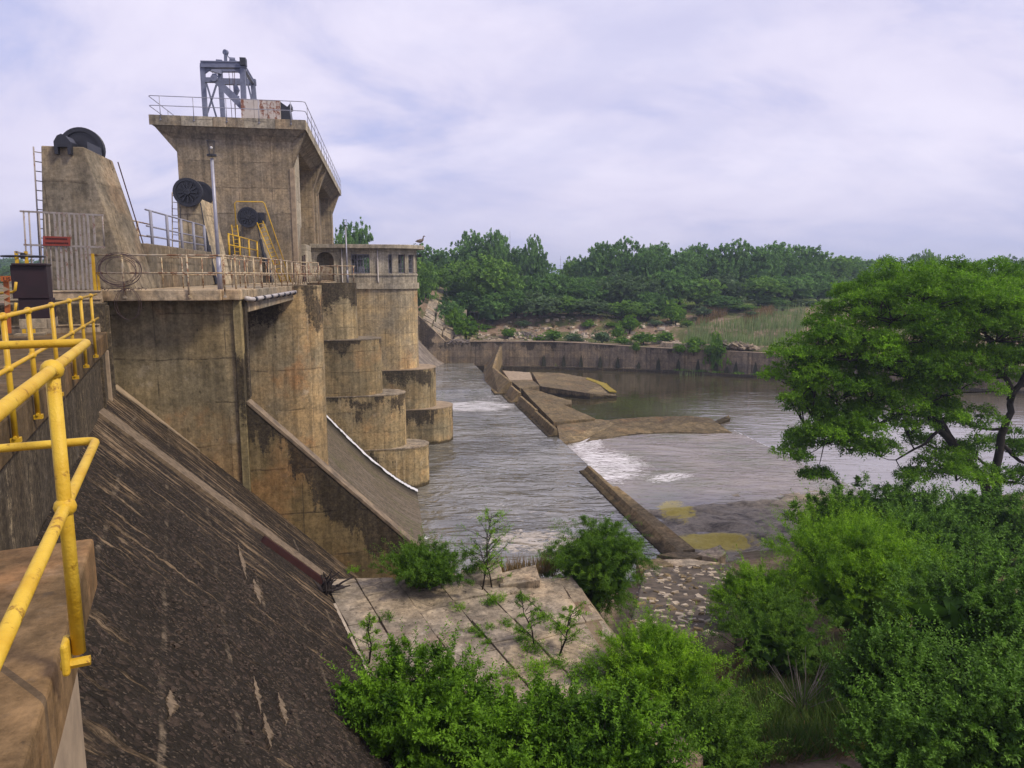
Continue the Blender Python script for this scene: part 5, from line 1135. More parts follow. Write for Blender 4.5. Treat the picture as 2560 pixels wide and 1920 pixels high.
for i in range(len(ae)):
    for j in range(len(be)-1):
        a0_, a1_ = ae[i]+.012, (ae[i+1] if i+1 < len(ae) else None); off = .25*(i % 2)
        b0_, b1_ = be[j]+off+.012, be[j+1]+off-.012
        if a1_ is None: A10, A11 = right_a(b0_)-.35, right_a(b1_)-.35
        else: A10 = A11 = a1_-.012
        c00, c10, c11, c01 = (a0_, b0_), (A10, b0_), (A11, clipv(A11, b1_)), (a0_, clipv(a0_, b1_))
        if c01[1]-c00[1] < .25: continue
        zz_ = [5.2+rg.uniform(-.035, .045) for _ in range(4)]
        jit = lambda p: (p[0]+rg.uniform(-.02, .02), p[1]+rg.uniform(-.02, .02))
        P4 = [jit(c) for c in (c00, c10, c11, c01)]
        part('slab', MB().hexa([(p[0], p[1], 5.02) for p in P4], [(p[0], p[1], z) for p, z in zip(P4, zz_)]), M['con_slab'], apr, bevel=.012)
for j in range(9):                          # cracked edge strip and the flank below it
    b0_, b1_ = 8.2+.8*j, 8.96+.8*j; P4 = [(right_a(b0_)-.31, b0_), (right_a(b0_)+.10, b0_), (right_a(b1_)+.10, b1_), (right_a(b1_)-.31, b1_)]
    part('edge_slab', MB().hexa([(p[0], p[1], 4.9) for p in P4], [(p[0], p[1], 5.17+rg.uniform(-.06, .03)) for p in P4]), M['con_slab'], apr, bevel=.015)
    P5 = [(right_a(b0_)+.12, b0_), (right_a(b0_)+1.05, b0_+.05), (right_a(b1_)+1.05, b1_+.03), (right_a(b1_)+.12, b1_)]
    part('flank_slab', MB().hexa([(P5[0][0], P5[0][1], 4.2), (P5[1][0], P5[1][1], 3.3), (P5[2][0], P5[2][1], 3.3), (P5[3][0], P5[3][1], 4.2)], [(P5[0][0], P5[0][1], 5.1), (P5[1][0], P5[1][1], 3.85), (P5[2][0], P5[2][1], 3.85), (P5[3][0], P5[3][1], 5.1)]), M['con_slab'], apr, bevel=.015)
part('white_edge', MB().prism([(2.93, 8.2), (2.99, 8.2), (2.99, 16.2), (2.93, 16.2)], 'z', 5.0, 5.21), M['con_pale'], apr)
mb_l = [((1205, 1440), .55, .35, .5), ((1300, 1446), .5, .3, -.3)]
for k, (px, w_, h_, ro) in enumerate(mb_l):
    q = at(px[0], px[1], 5.3); solo('broken_slab', ['pale tilted slab piece at the far edge of the apron, left of the round bush', 'grey slab piece at the far edge of the apron, next to the round bush'][k], 'slab', MB().hexa([(q[0]-w_, q[1]-.3, 4.9), (q[0]+w_, q[1]-.35, 4.9), (q[0]+w_, q[1]+.4, 4.9), (q[0]-w_, q[1]+.35, 4.9)], [(q[0]-w_, q[1]-.3, 5.25), (q[0]+w_, q[1]-.35, 5.42), (q[0]+w_*.8, q[1]+.4, 5.5), (q[0]-w_, q[1]+.35, 5.3)]), M['con_slab'], (q[0], q[1], 5.2), group='broken slabs of the apron', bevel=.02)
# bundle of dark sticks at the toe, dry twig
bs = Vector(at(818, 1478, 5.25)); ds = thing('driftwood_bundle', 'bundle of black driftwood sticks caught at the dam toe', 'driftwood', tuple(bs)); rg = random.Random(21)
for k in range(34):
    a = rg.uniform(-.5, 2.4); e = rg.uniform(.1, 1.3); L = rg.uniform(.25, .55); p = bs+Vector((rg.uniform(-.2, .15), rg.uniform(-.35, .25), rg.uniform(-.02, .1))); d = Vector((cos(a)*cos(e), -sin(a)*cos(e)*.4, sin(e)))
    part('stick', MB().tube([p, p+d*L*.5+Vector((0, 0, .02)), p+d*L], [.028, .024, .016], 6), M['darkwood'], ds)
q = Vector(at(905, 1468, 5.25)); tw2 = solo('dry_twig', 'small bent white twig lying on the apron slabs', 'twig', MB().tube([q, q+Vector((.3, .02, .05)), q+Vector((.48, .05, .12)), q+Vector((.52, .0, .02))], .012, 6).tube([q+Vector((.3, .02, .05)), q+Vector((.42, -.1, .02))], .008, 6), M['wood'], tuple(q))

# slabs and stones at the near end of the sill
rg = random.Random(8)
for k, (pts, z, zs, lab) in enumerate((([(1640, 1383), (1702, 1378), (1790, 1385), (1722, 1398)], .75, [.7, .75, .8, .75], 'flat grey slab on the bank at the end of the nearest sill'),
        ([(1655, 1396), (1722, 1399), (1800, 1412), (1690, 1420)], .9, [.85, .95, 1.0, .95], 'cracked dark slab in front of the flat slab on the bank'),
        ([(1590, 1398), (1650, 1392), (1684, 1418), (1600, 1428)], .95, [.9, .9, 1.05, 1.0], 'slab half hidden behind the round bush on the bank'),
        ([(1740, 1385), (1800, 1372), (1815, 1392), (1795, 1400)], .8, [.8, 1.0, 1.0, .85], 'tilted slab beside the yellow algae pool'))):
    block('broken_slab', lab, 'slab', pxy(pts, z), -.5, zs, M['con_slab'] if k % 2 else M['con_rock'], 'broken slabs on the near bank', .03)
sb = bpy.data.objects.new('stony_bank_ground', None); COL.objects.link(sb); sb['kind'] = 'structure'; q = at(1690, 1500, 2.2); sb.location = q; BASE[sb.name] = q; ROOT[sb.name] = sb
X_, Y_ = np.meshgrid(np.linspace(0, 1, 50), np.linspace(0, 1, 60)); cA, cB, cC, cD_ = [np.array(c) for c in (at(1545, 1610, 3.6), at(1850, 1610, 3.6), at(1835, 1405, .85), at(1600, 1418, .95))]
Pg = ((1-X_)*(1-Y_))[..., None]*cA+(X_*(1-Y_))[..., None]*cB+(X_*Y_)[..., None]*cC+((1-X_)*Y_)[..., None]*cD_
Pg[..., 2] += (fbm(Pg[..., 0]*1.5, Pg[..., 1]*1.5, 3)-.3)*.25
GZ2 = ground_z(Pg[..., 0], Pg[..., 1]); edge = np.minimum(np.minimum(X_, 1-X_), np.minimum(Y_, 1-Y_)); Pg[..., 2] = np.maximum(Pg[..., 2], GZ2+.05)*sstep(edge, 0, .06)+(GZ2-.05)*(1-sstep(edge, 0, .06))
idx = np.arange(3000).reshape(60, 50); F = np.stack([idx[:-1,:-1], idx[:-1,1:], idx[1:,1:], idx[1:,:-1]], -1).reshape(-1, 4)
fast_obj('bed', fast_mesh('stony_bed', (Pg-np.array(q)).reshape(-1, 3), F, M['bed'], True), parent=sb)
for k in range(230):
    u_, v_ = rg.random(), rg.random(); i, j = int(v_*57)+1, int(u_*47)+1; p = Pg[i, j]; s = rg.uniform(.035, .10)
    part('stone', MB().rock((p[0], p[1], p[2]+s*.15), s*rg.uniform(.8, 1.9), s*rg.uniform(.6, 1), s*.45, rg.uniform(-.6, .6), .35, rg), M['con_pale'] if rg.random() < .5 else M['con_rock'], sb)

# ================================================================ FAR RETAINING WALL
fw = thing('retaining_wall', 'long dark concrete retaining wall across the river, with small fins along its foot', 'wall', (10, 102, 0))
WP = [(-17, 105.0), (-1.5, 105.0), (6, 104.4), (14, 102.6), (19, 101.2), (24, 99.3), (29, 96.9), (35, 94.0), (41, 90.8), (47, 87.5), (54, 84.5), (60, 82)]
def wtop(x): return 3.30-.0*x-.045*max(0, x-8)*1.0 if x < 20 else 2.76-.006*(x-20)
for i in range(len(WP)-1):
    a, b = Vector((*WP[i], 0)), Vector((*WP[i+1], 0)); d = (b-a).normalized(); nn = Vector((d.y, -d.x, 0)); L = (b-a).length; m_ = max(1, round(L/4.0))
    for k in range(m_):
        p, q = a+d*(L*k/m_+.02), a+d*(L*(k+1)/m_-.02); z0_, z1_ = wtop(p.x), wtop(q.x); bk = nn*-2.2
        part('wall_panel', MB().hexa([(p.x, p.y, -2), (q.x, q.y, -2), (q.x+bk.x, q.y+bk.y, -2), (p.x+bk.x, p.y+bk.y, -2)], [(p.x, p.y, z0_), (q.x, q.y, z1_), (q.x+bk.x, q.y+bk.y, z1_), (p.x+bk.x, p.y+bk.y, z0_)]), M['con_far'], fw)
        f_ = nn*.06; bk = nn*-.5; part('coping', MB().hexa([(p.x+f_.x, p.y+f_.y, z0_), (q.x+f_.x, q.y+f_.y, z1_), (q.x+bk.x, q.y+bk.y, z1_), (p.x+bk.x, p.y+bk.y, z0_)], [(p.x+f_.x, p.y+f_.y, z0_+.09), (q.x+f_.x, q.y+f_.y, z1_+.09), (q.x+bk.x, q.y+bk.y, z1_+.09), (p.x+bk.x, p.y+bk.y, z0_+.09)]), M['con_coping'], fw)
def wall_at(px):                            # point of the wall face seen at photo column px
    r = ray(px, 900)
    for i in range(len(WP)-1):
        a, b = WP[i], WP[i+1]; den = r[0]*(b[1]-a[1])-r[1]*(b[0]-a[0])
        if abs(den) < 1e-9: continue
        s = (r[1]*a[0]-r[0]*a[1])/den
        if 0 <= s <= 1: return Vector((a[0]+s*(b[0]-a[0]), a[1]+s*(b[1]-a[1]), 0)), Vector((b[0]-a[0], b[1]-a[1], 0)).normalized()
    return None
for px, big in ((1360, 1), (1410, 1), (1453, 1), (1501, 1), (1545, 1), (1597, 0), (1647, 1), (1697, 1), (1746, 1), (1792, 1), (1819, 0), (1841, 1), (1890, 1), (1939, 0), (1990, 1), (2040, 1)):
    r_ = wall_at(px)
    if not r_: continue
    p, d = r_; nn = Vector((d.y, -d.x, 0)); h_ = 1.55 if big else .8; w_ = .28
    P_ = [p-d*w_, p+d*w_]; o = nn*.5
    fin = part('fin', MB().add([P_[0]+Vector((0, 0, -.6)), P_[1]+Vector((0, 0, -.6)), P_[1]+o+Vector((0, 0, -.6)), P_[0]+o+Vector((0, 0, -.6)), P_[0]*.5+P_[1]*.5+nn*.03+Vector((0, 0, h_)), P_[1]+o*.55+Vector((0, 0, h_*.25)), P_[0]+o*.55+Vector((0, 0, h_*.25))],
        [(0, 1, 2, 3), (3, 2, 5, 6), (6, 5, 4), (0, 3, 6, 4), (1, 4, 5, 2), (0, 4, 1)][0:]), M['fin'], fw)
mb = MB()
for i in range(1, len(WP)-1):
    a, b = Vector((*WP[i], 0)), Vector((*WP[i+1], 0)); d = (b-a).normalized(); nn = Vector((d.y, -d.x, 0))*.75; bk = nn*-.02
    mb.hexa([a+nn+Vector((0, 0, -1)), b+nn+Vector((0, 0, -1)), b+bk+Vector((0, 0, -1)), a+bk+Vector((0, 0, -1))], [a+nn+Vector((0, 0, -.22)), b+nn+Vector((0, 0, -.22)), b+bk+Vector((0, 0, -.22)), a+bk+Vector((0, 0, -.22))])
part('foot_ledge', mb, M['con_nwall'], fw)
ww = solo('wing_wall', 'triangular end of a dark wall sloping down to the far retaining wall beside the house pier', 'wall', MB().add([(-14.5, 104.6, -1), (-9.6, 104.6, -1), (-9.6, 104.6, 3.3), (-13.9, 104.6, 7.4), (-14.5, 104.6, 7.4), (-14.5, 105.6, -1), (-9.6, 105.6, -1), (-9.6, 105.6, 3.3), (-13.9, 105.6, 7.4), (-14.5, 105.6, 7.4)], [(0, 1, 2, 3, 4), (9, 8, 7, 6, 5), (1, 6, 7, 2), (2, 7, 8, 3), (3, 8, 9, 4), (4, 9, 5, 0)]), M['con_far'], (-12, 105, 0))
# broken facing slabs on the far bank
fs = thing('slab_slope', 'slope of cracked and slipped concrete slabs on the far bank beside the house pier', 'paving', (-10, 112, 5)); rg = random.Random(31)
for i in range(7):
    for j in range(4):
        x0, y0 = -13.2+j*1.5+rg.uniform(-.15, .15), 106.3+i*1.55+rg.uniform(-.1, .1); w_, l_ = 1.36, 1.42
        zf = lambda x, y: 3.35+max(0, -9.0-x)*.55+(y-106)*.36+rg.uniform(-.14, .14)
        C4 = [(x0, y0), (x0+w_, y0+rg.uniform(-.1, .1)), (x0+w_, y0+l_), (x0, y0+l_)]
        part('slab', MB().hexa([(x, y, zf(x, y)-.5) for x, y in C4], [(x, y, zf(x, y)) for x, y in C4]), M['con_slab'], fs)
for k in range(26):
    x0, y0 = rg.uniform(-7.5, 2), rg.uniform(105.8, 113); part('slab', MB().rock((x0, y0, float(ground_z(x0, y0))+.12), rg.uniform(.3, .8), rg.uniform(.3, .6), .14, rg.uniform(0, 3), .3, rg), M['con_slab'], fs)
hp = thing('slab_heap', 'heap of tumbled broken slabs on the far wall beside the reeds', 'rubble heap', (33, 96, 3)); 
for k in range(34):
    px = rg.uniform(1815, 1900); p = wall_at(px)[0]; x0, y0 = p.x+rg.uniform(-.3, .3), p.y+.9+rg.uniform(0, 2.6)
    b = Vector((x0, y0, 2.9+.5*rg.random()*max(0, 1-abs(px-1855)/45)+.3)); rt = Matrix.Rotation(rg.uniform(0, 3), 3, 'Z') @ Matrix.Rotation(rg.uniform(-.7, .7), 3, 'X') @ Matrix.Rotation(rg.uniform(-.6, .6), 3, 'Y'); s3_ = (rg.uniform(.3, 1.0), rg.uniform(.25, .6), .10)
    mb = MB().box(-s3_[0], s3_[0], -s3_[1], s3_[1], -s3_[2], s3_[2]); mb.v = [tuple(b+rt @ Vector(v)) for v in mb.v]; part('slab', mb, M['con_slab'], hp)
for k, (p0_, p1_, lab) in enumerate((((1725, 868), (1800, 855), 'long pale slab of rock leaning on the far wall coping'), ((1655, 862), (1725, 866), 'low pale rock behind the far wall coping'))):
    a = wall_at(p0_[0])[0]; b = wall_at(p1_[0])[0]; solo('pale_rock', lab, 'rock', MB().rock(((a.x+b.x)/2, (a.y+b.y)/2+1.6, 3.0), 2.3, .8, .5, math.atan2(b.y-a.y, b.x-a.x), .3, rg), M['con_slab'], ((a.x+b.x)/2, (a.y+b.y)/2, 3), group='pale rocks behind the far wall', bevel=.1)
for k in range(3):                          # driftwood heaps on the far bank
    px, py = ((1145, 860), (1320, 842), (1335, 850))[k]; b = Vector(at(px, py-2, 3.9)); o = thing('driftwood_pile', ['tangle of grey driftwood under the leftmost bush on the far wall', 'heap of grey driftwood branches on the far bank', 'pale driftwood log at the foot of the branch heap'][k], 'driftwood', tuple(b))
    for i in range(22 if k < 2 else 4):
        a = rg.uniform(0, pi); e = rg.uniform(0, .6); L = rg.uniform(.6, 1.9); p = b+Vector((rg.uniform(-.9, .9), rg.uniform(-.5, .5), rg.uniform(0, .5))); d = Vector((cos(a)*cos(e), sin(a)*cos(e), sin(e))); part('branch', MB().tube([p-d*L/2, p+Vector((0, 0, .08)), p+d*L/2], [.07, .06, .03], 6), M['wood'], o)
st_ = bpy.data.objects.new('far_bank_stones_ground', None); COL.objects.link(st_); st_['kind'] = 'structure'; st_.location = (5, 116, 4); BASE[st_.name] = (5, 116, 4); ROOT[st_.name] = st_
for k in range(260):
    x0, y0 = rg.uniform(-8, 28), rg.uniform(106, 124); s = rg.uniform(.12, .45); z0_ = float(ground_z(x0, y0)); part('stone', MB().rock((x0, y0, z0_+s*.2), s*1.4, s, s*.5, rg.uniform(0, 3), .35, rg), M['con_pale'] if rg.random() < .6 else M['con_rock'], st_)
# masts and the pole line on the skyline
def mast(px, py0, py1, d, label, r=.07):
    a, b = Vector(atD(px, py1, d)), Vector(atD(px, py0, d)); o = thing('radio_mast', label, 'mast', tuple(a), 'W', 'thin masts over the trees'); part('pole', MB().tube([a, b], [r, r*.5], 6), M['steelgrey'], o)
    for k in range(3): part('antenna_arm', MB().bar(a.lerp(b, .5+.2*k)-Vector((.4, 0, 0)), a.lerp(b, .5+.2*k)+Vector((.4, 0, 0)), r*.7), M['steelgrey'], o)
mast(1275, 578, 720, 240, 'thin mast above the tall trees at the left of the far wood'); mast(1401, 640, 720, 240, 'thin mast above the dip in the far tree line')
mast(1455, 648, 720, 240, 'short dark mast beside the rounded tree in the dip', .12)
a = Vector(atD(2392, 720, 320)); up2 = thing('utility_pole', 'twin wooden utility pole with cross arms and a transformer on the skyline', 'utility pole', tuple(a))
for px in (2392, 2400): part('pole', MB().tube([Vector(atD(px, 725, 320)), Vector(atD(px, 650, 320))], .16, 6), M['darkwood'], up2)
for (x0, y0, x1, y1) in ((2385, 653, 2404, 653), (2394, 657, 2404, 656)): part('cross_arm', MB().bar(atD(x0, y0, 320), atD(x1, y1, 320), .25), M['darkwood'], up2)
part('transformer', MB().tube([atD(2395, 668, 319.5), atD(2395, 661, 319.5)], .45, 8), M['darkwood'], up2)
# ================================================================ VEGETATION
def unit(a): return a/np.maximum(np.linalg.norm(a, axis=-1, keepdims=True), 1e-9)
def leaf_arrays(pos, d, side, L, W, tint, fold=.25):
    n = len(pos); up = unit(np.cross(side, d)); L = L[:, None]; W = W[:, None]
    a = pos; b = pos+d*L*.45+side*W*.5+up*W*fold*.5; c = pos+d*L; e = pos+d*L*.45-side*W*.5+up*W*fold*.5
    V = np.stack([a, b, c, e], 1).reshape(-1, 3); F = np.arange(4*n).reshape(n, 4); return V, F, tint
def sprigs(st, d, L, m, ll, lw, r, droop=.15, tint=None, spread=.9, jit=.25):
    K = len(st); t_ = np.linspace(.08, 1, m)[None, :]; tt = np.repeat(t_, K, 0)
    pos = st[:, None]+d[:, None]*(L[:, None]*tt)[..., None]; pos[..., 2] -= droop*L[:, None]*tt**2
    dd = np.repeat(d[:, None], m, 1).copy(); dd[..., 2] -= 2*droop*tt; dd = unit(dd)
    o = unit(np.cross(dd, np.array([.31, .17, .93]))); q = np.cross(dd, o)
    ang = np.arange(m)[None, :]*2.4+r.uniform(0, 6.28, (K, 1)); pr = o*np.cos(ang)[..., None]+q*np.sin(ang)[..., None]
    ld = unit(dd*(1-spread*.5)+pr*spread+r.normal(0, jit, (K, m, 3))); sd = unit(np.cross(ld, r.normal(0, .5, (K, m, 3))+np.array([0, 0, 1.])))
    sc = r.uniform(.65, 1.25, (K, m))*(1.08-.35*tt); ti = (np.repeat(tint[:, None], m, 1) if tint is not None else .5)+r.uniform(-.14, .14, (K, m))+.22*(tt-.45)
    return leaf_arrays(pos.reshape(-1, 3), ld.reshape(-1, 3), sd.reshape(-1, 3), (ll*sc).ravel(), (lw*sc).ravel(), np.clip(ti, 0, 1).ravel())
def join(parts):
    V = []; F = []; T = []; o = 0
    for v, f, t_ in parts: V.append(v); F.append(f+o); T.append(t_); o += len(v)
    return np.concatenate(V), np.concatenate(F), np.concatenate(T)
def rdir(r, n, lo=-1.0):
    z = r.uniform(lo, 1, n); a = r.uniform(0, 2*pi, n); q = np.sqrt(1-z*z); return np.stack([q*np.cos(a), q*np.sin(a), z], 1)
def crown(r, rx, ry, h, zc, nl, K, m, sl, ll, lw, droop=.12, up=.35, lob=(.30, .50), inner=.35, low=-.2, per=12, fan=.55):
    """lobed crown: boughs grow outward from lobes spread over an ellipsoid, each carrying a spray of leafy sprigs; a loose core of leaves shades the inside"""
    E_ = np.array([rx, ry, h/2]); lc = rdir(r, nl, low)*r.uniform(.45, .78, (nl, 1)); lr = r.uniform(*lob, nl)
    B = max(8, K//per); w = lr**2; pick = r.choice(nl, B, p=w/w.sum()); d = rdir(r, B, -.35); rad = lr[pick]*(inner+(1-inner)*r.random(B)**.45)
    p = (lc[pick]+d*rad[:, None])*E_+np.array([0, 0, zc]); dd = unit(d*np.array([1, 1, .8])+lc[pick]*.35+np.array([0, 0, up])); bl = sl*r.uniform(.5, 1.25, B)
    bt = .10+.35*r.uniform(0, 1, nl)[pick]+.45*r.random(B)
    i = np.repeat(np.arange(B), per); n = len(i); tt = r.random(n)
    st = p[i]+dd[i]*(bl[i]*tt)[:, None]; st[:, 2] -= droop*bl[i]*tt**2
    sd_ = unit(dd[i]*(.55+.5*tt)[:, None]+r.normal(0, fan*.6, (n, 3))); L = sl*r.uniform(.35, .8, n)*(1.1-.5*tt)
    V1 = sprigs(st, sd_, L, m, ll, lw, r, droop, np.clip(bt[i]+.22*(tt-.4), 0, 1))
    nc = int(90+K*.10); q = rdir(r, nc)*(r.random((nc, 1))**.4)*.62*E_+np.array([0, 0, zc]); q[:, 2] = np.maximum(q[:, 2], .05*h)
    cs = (rx+h*.5)*.075; cd_ = rdir(r, nc); V2 = leaf_arrays(q-cd_*cs, cd_, unit(np.cross(cd_, rdir(r, nc))), np.full(nc, cs*2.6)*r.uniform(.6, 1.3, nc), np.full(nc, cs*1.7), r.uniform(.0, .5, nc))  # core leaves added for shade, their tints kept darker than the outer ones
    return join([V1, V2]), lc*E_+np.array([0, 0, zc])
def stems(r, tops, base_r, fork=.35, n=5):
    mb = MB()
    for tp in tops:
        b = Vector((r.uniform(-.12, .12), r.uniform(-.12, .12), -.15)); tp = Vector(tp); mid = b.lerp(tp, .5)+Vector((r.uniform(-.1, .1), r.uniform(-.1, .1), .08*tp.length))
        k = base_r*r.uniform(.6, 1.1); mb.tube([b, b.lerp(mid, .6), mid, mid.lerp(tp, .6), tp], [k, k*.85, k*.65, k*.45, k*.2], n, False)
    return mb
def plant(name, label, cat, x, y, zb, mats, rx, h, K, m, sl, ll, lw, seed, ry=None, nl=10, droop=.12, up=.35, group=None, stem_r=.02, lob=(.30, .5), inner=.3, low=-.25, zc=None, stem_mat=None):
    r = np.random.default_rng(seed); o = thing(name, label, cat, (x, y, zb), 'W', group)
    (V, F, T), lc = crown(r, rx, ry or rx, h, h*.5 if zc is None else zc, nl, K, m, sl, ll, lw, droop, up, lob, inner, low)
    big_ = crown(np.random.default_rng(seed), rx*.98, ry or rx, h*.97, h*.5 if zc is None else zc, nl, K//6, max(5, m//2), sl*.8, ll*1.7, lw*1.75, droop, up, lob, inner, low)[0]; V, F, T = join([(V, F, T), big_])
    ns = max(12, int(K*.05)); dS = rdir(r, ns, .05); cS = np.array([0, 0, h*.5 if zc is None else zc]); pS = dS*np.array([rx, ry or rx, h/2])*r.uniform(.7, .95, (ns, 1))+cS
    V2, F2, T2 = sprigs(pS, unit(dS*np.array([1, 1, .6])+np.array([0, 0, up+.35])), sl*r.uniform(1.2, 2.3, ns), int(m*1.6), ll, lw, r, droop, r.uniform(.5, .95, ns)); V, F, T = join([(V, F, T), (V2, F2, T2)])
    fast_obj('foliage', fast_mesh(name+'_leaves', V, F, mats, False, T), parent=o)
    if stem_r:
        mb = stems(r, [lc[i]*np.array([.9, .9, .95]) for i in range(nl)]+[lc[i]*np.array([.6, .6, 1.1]) for i in range(0, nl, 2)], stem_r)
        if rx > .9:
            for k in range(22):
                q_ = rdir(r, 1, .0)[0]*np.array([rx, ry or rx, h*.5])*r.uniform(.8, 1.12)+np.array([0, 0, h*.5]); b_ = q_*np.array([.55, .55, .6]); m2 = (q_+b_)/2+r.normal(0, .05, 3); mb.tube([b_, m2, q_], [.010, .007, .003], 4, False); mb.tube([m2, m2+(q_-b_)*.35+r.normal(0, .12, 3)], [.005, .002], 4, False)
        s_ = bpy.data.objects.new('stems', mesh_of('stems', mb.v, mb.f, stem_mat or M['bark'], True)); COL.objects.link(s_); s_.parent = o; ROOT[s_.name] = ROOT[o.name]
    return o
def px_plant(px, ytop, D_, wpx): 
    x = atD(px, ytop, D_)[0]; zt = atD(px, ytop, D_)[2]; zb = float(ground_z(x, D_))-.1; return x, D_, zb, wpx/2*D_/1800, zt-zb

# ---- trees of the far bank: crown variants shared by copies
VAR = []
for k in range(9):
    r = np.random.default_rng(100+k); nl = 20 if k < 6 else 10
    (V, F, T), lc = crown(r, 1, 1, 1.5, .62, nl, 2300 if k < 6 else 1000, 6, .105, .062, .046, .10, .12, (.26, .46), .45, -.85, per=6, fan=1.1)
    ml = (M['l_far'], M['l_farlight'], M['l_far'], M['l_fargrey'], M['l_far'], M['l_farlight'], M['l_bush'], M['l_bush'], M['l_fargrey'])[k]
    mb = MB().tube([(0, 0, -.25), (.02, .01, .15), (.0, .03, .6)], [.05, .04, .02], 7)
    for i in range(6): c_ = lc[i]; mb.tube([(.01, 0, .05), tuple(c_*np.array([.5, .5, .8])), tuple(c_)], [.028, .018, .008], 5, False)
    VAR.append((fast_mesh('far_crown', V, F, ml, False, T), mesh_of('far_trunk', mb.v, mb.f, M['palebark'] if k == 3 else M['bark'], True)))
MARKS = [(0, 960, 'behind the control house'), (960, 1120, 'just right of the control house'), (1120, 1210, 'above the cracked slab slope'), (1210, 1290, 'behind the umbrella tree'), (1290, 1380, 'above the driftwood heap'), (1380, 1480, 'at the dip of the tree line'), (1480, 1580, 'right of the dip'), (1580, 1690, 'above the middle of the far wall'), (1690, 1790, 'above the wall creepers'), (1790, 1890, 'above the slab heap'), (1890, 2000, 'above the reeds'), (2000, 2100, 'left of the acacia crown'), (2100, 2600, 'partly behind the acacia crown')]
WORDS = {1: ('',), 2: ('left one of two ', 'right one of two '), 3: ('leftmost of three ', 'middle one of three ', 'rightmost of three '), 4: ('first from the left of four ', 'second from the left of four ', 'third from the left of four ', 'last from the left of four '), 5: ('leftmost of five ', 'second from the left of five ', 'middle one of five ', 'second from the right of five ', 'rightmost of five ')}
WORDS[6] = tuple(('first', 'second', 'third', 'fourth', 'fifth', 'sixth')[i]+' from the left of six ' for i in range(6))
def singled(kind, xs):                      # a label for every one of a row, by the landmark it stands at
    out = {}
    for a, b, mk in MARKS:
        g_ = sorted(i for i in range(len(xs)) if a <= xs[i] < b); g_.sort(key=lambda i: xs[i])
        for k, i in enumerate(g_): out[i] = (kind+', '+WORDS[len(g_)][k]+mk)
    return out
def far_tree(var, x, y, zb, rx, h, label, group, name='bushy_tree', cat='tree', rot=None):
    o = thing(name, label, cat, (x, y, zb), 'W', group); o.rotation_euler = (0, 0, random.uniform(0, 6.28) if rot is None else rot)
    sz = h/1.42
    for nm, me in (('crown', VAR[var][0]), ('trunk', VAR[var][1])):
        c = bpy.data.objects.new(nm, me); COL.objects.link(c); c.parent = o; ROOT[c.name] = o; c.scale = (rx, rx, sz)
        c.location = (0, 0, .20*sz if nm == 'crown' else .20*sz)
    return o
lab_back = 'dark green tree in the back row of the wood on the far bank'; lab_mid = 'bushy green tree in the middle row of the wood on the far bank'; lab_front = 'low leafy tree at the front edge of the wood on the far bank'
GB, GM, GF = 'back row trees of the far wood', 'middle row trees of the far wood', 'front row trees of the far wood'
back = [(1000,640,150,120),(1055,628,150,110),(1110,640,148,110),(1185,606,150,130),(1290,640,150,110),(1350,668,150,90),(1390,694,155,100),(1500,626,150,110),(1560,620,152,110),(1615,640,145,110),(1650,628,155,100),(1700,645,145,110),(1752,630,152,110),(1800,634,150,100),(1850,624,150,110),(1905,636,148,110),(1950,626,155,120),(2012,630,160,120),(2072,642,165,120),(2130,656,170,110),(2190,660,180,110),(1230,625,155,110),(1460,660,158,90),(940,640,150,110)]
lbk = singled('dark back row tree', [b_[0] for b_ in back])
spec = {1185: 'broad crowned tree, widest of the tall trees at the left of the far wood'}
for i, (px, yt, d, wd) in enumerate(back):
    x, y, zb, rx, h = px_plant(px, yt, d, wd*1.18); l = spec.get(px); far_tree(random.choice((0, 2, 4, 0, 2, 1)), x, y, zb, rx, h, l or lbk[i], None if l else GB)
for (px, yt, d, wd, v, l) in ((1247, 600, 149, 105, 2, 'tallest tree of the far wood, under the thin mast'), (1333, 616, 145, 88, 0, 'narrow dark tree standing above the left end of the dip in the tree line'), (1430, 648, 160, 95, 5, 'small rounded tree in the dip of the far tree line')):
    x, y, zb, rx, h = px_plant(px, yt, d, wd); far_tree(v, x, y, zb, rx, h, l, None)
mids = [(1065,668,130,110),(1160,690,132,110),(1350,690,130,120),(1400,700,128,110),(1460,705,130,120),(1545,692,131,130),(1605,700,129,110),(1665,692,130,120),(1745,696,131,110),(1822,692,133,110),(1900,692,133,120),(1980,694,136,120),(2050,692,141,120),(2120,700,146,110),(1300,700,134,110),(1510,700,136,110),(1700,680,138,110)]
lmd = singled('bushy middle row tree', [b_[0] for b_ in mids])
for i, (px, yt, d, wd) in enumerate(mids):
    x, y, zb, rx, h = px_plant(px, yt, d, wd*1.2); far_tree(random.choice((0, 1, 3, 5, 2, 4)), x, y, zb, rx, h, lmd[i], GM)
for (px, yt, d, wd, v, l) in ((1225, 652, 125, 190, 1, 'broad light green umbrella tree standing in front of the tall trees'), (1022, 655, 117, 120, 1, 'tall light green tree close beside the control house'), (880, 563, 128, 105, 4, 'leafy tree top rising behind the control house roof beside the gate tower')):
    x, y, zb, rx, h = px_plant(px, yt, d, wd); far_tree(v, x, y, zb, rx, h, l, None)
fronts = [(1230,745,119,100,0),(1120,765,114,80,0),(1290,735,121,90,2),(1350,736,120,120,3),(1420,745,121,90,1),(1482,752,121,120,3),(1560,756,121,110,1),(1680,752,122,90,6),(1850,762,126,90,1),(1930,745,130,90,2),(1170,735,122,110,2),(1620,740,124,100,2),(1800,745,127,100,0),(2010,750,133,90,8)]
lfr = singled('low front row tree', [b_[0] for b_ in fronts])
for i, (px, yt, d, wd, v) in enumerate(fronts):
    x, y, zb, rx, h = px_plant(px, yt, d, wd*1.15); far_tree(v, x, y, zb, rx, h, lfr[i], GF)
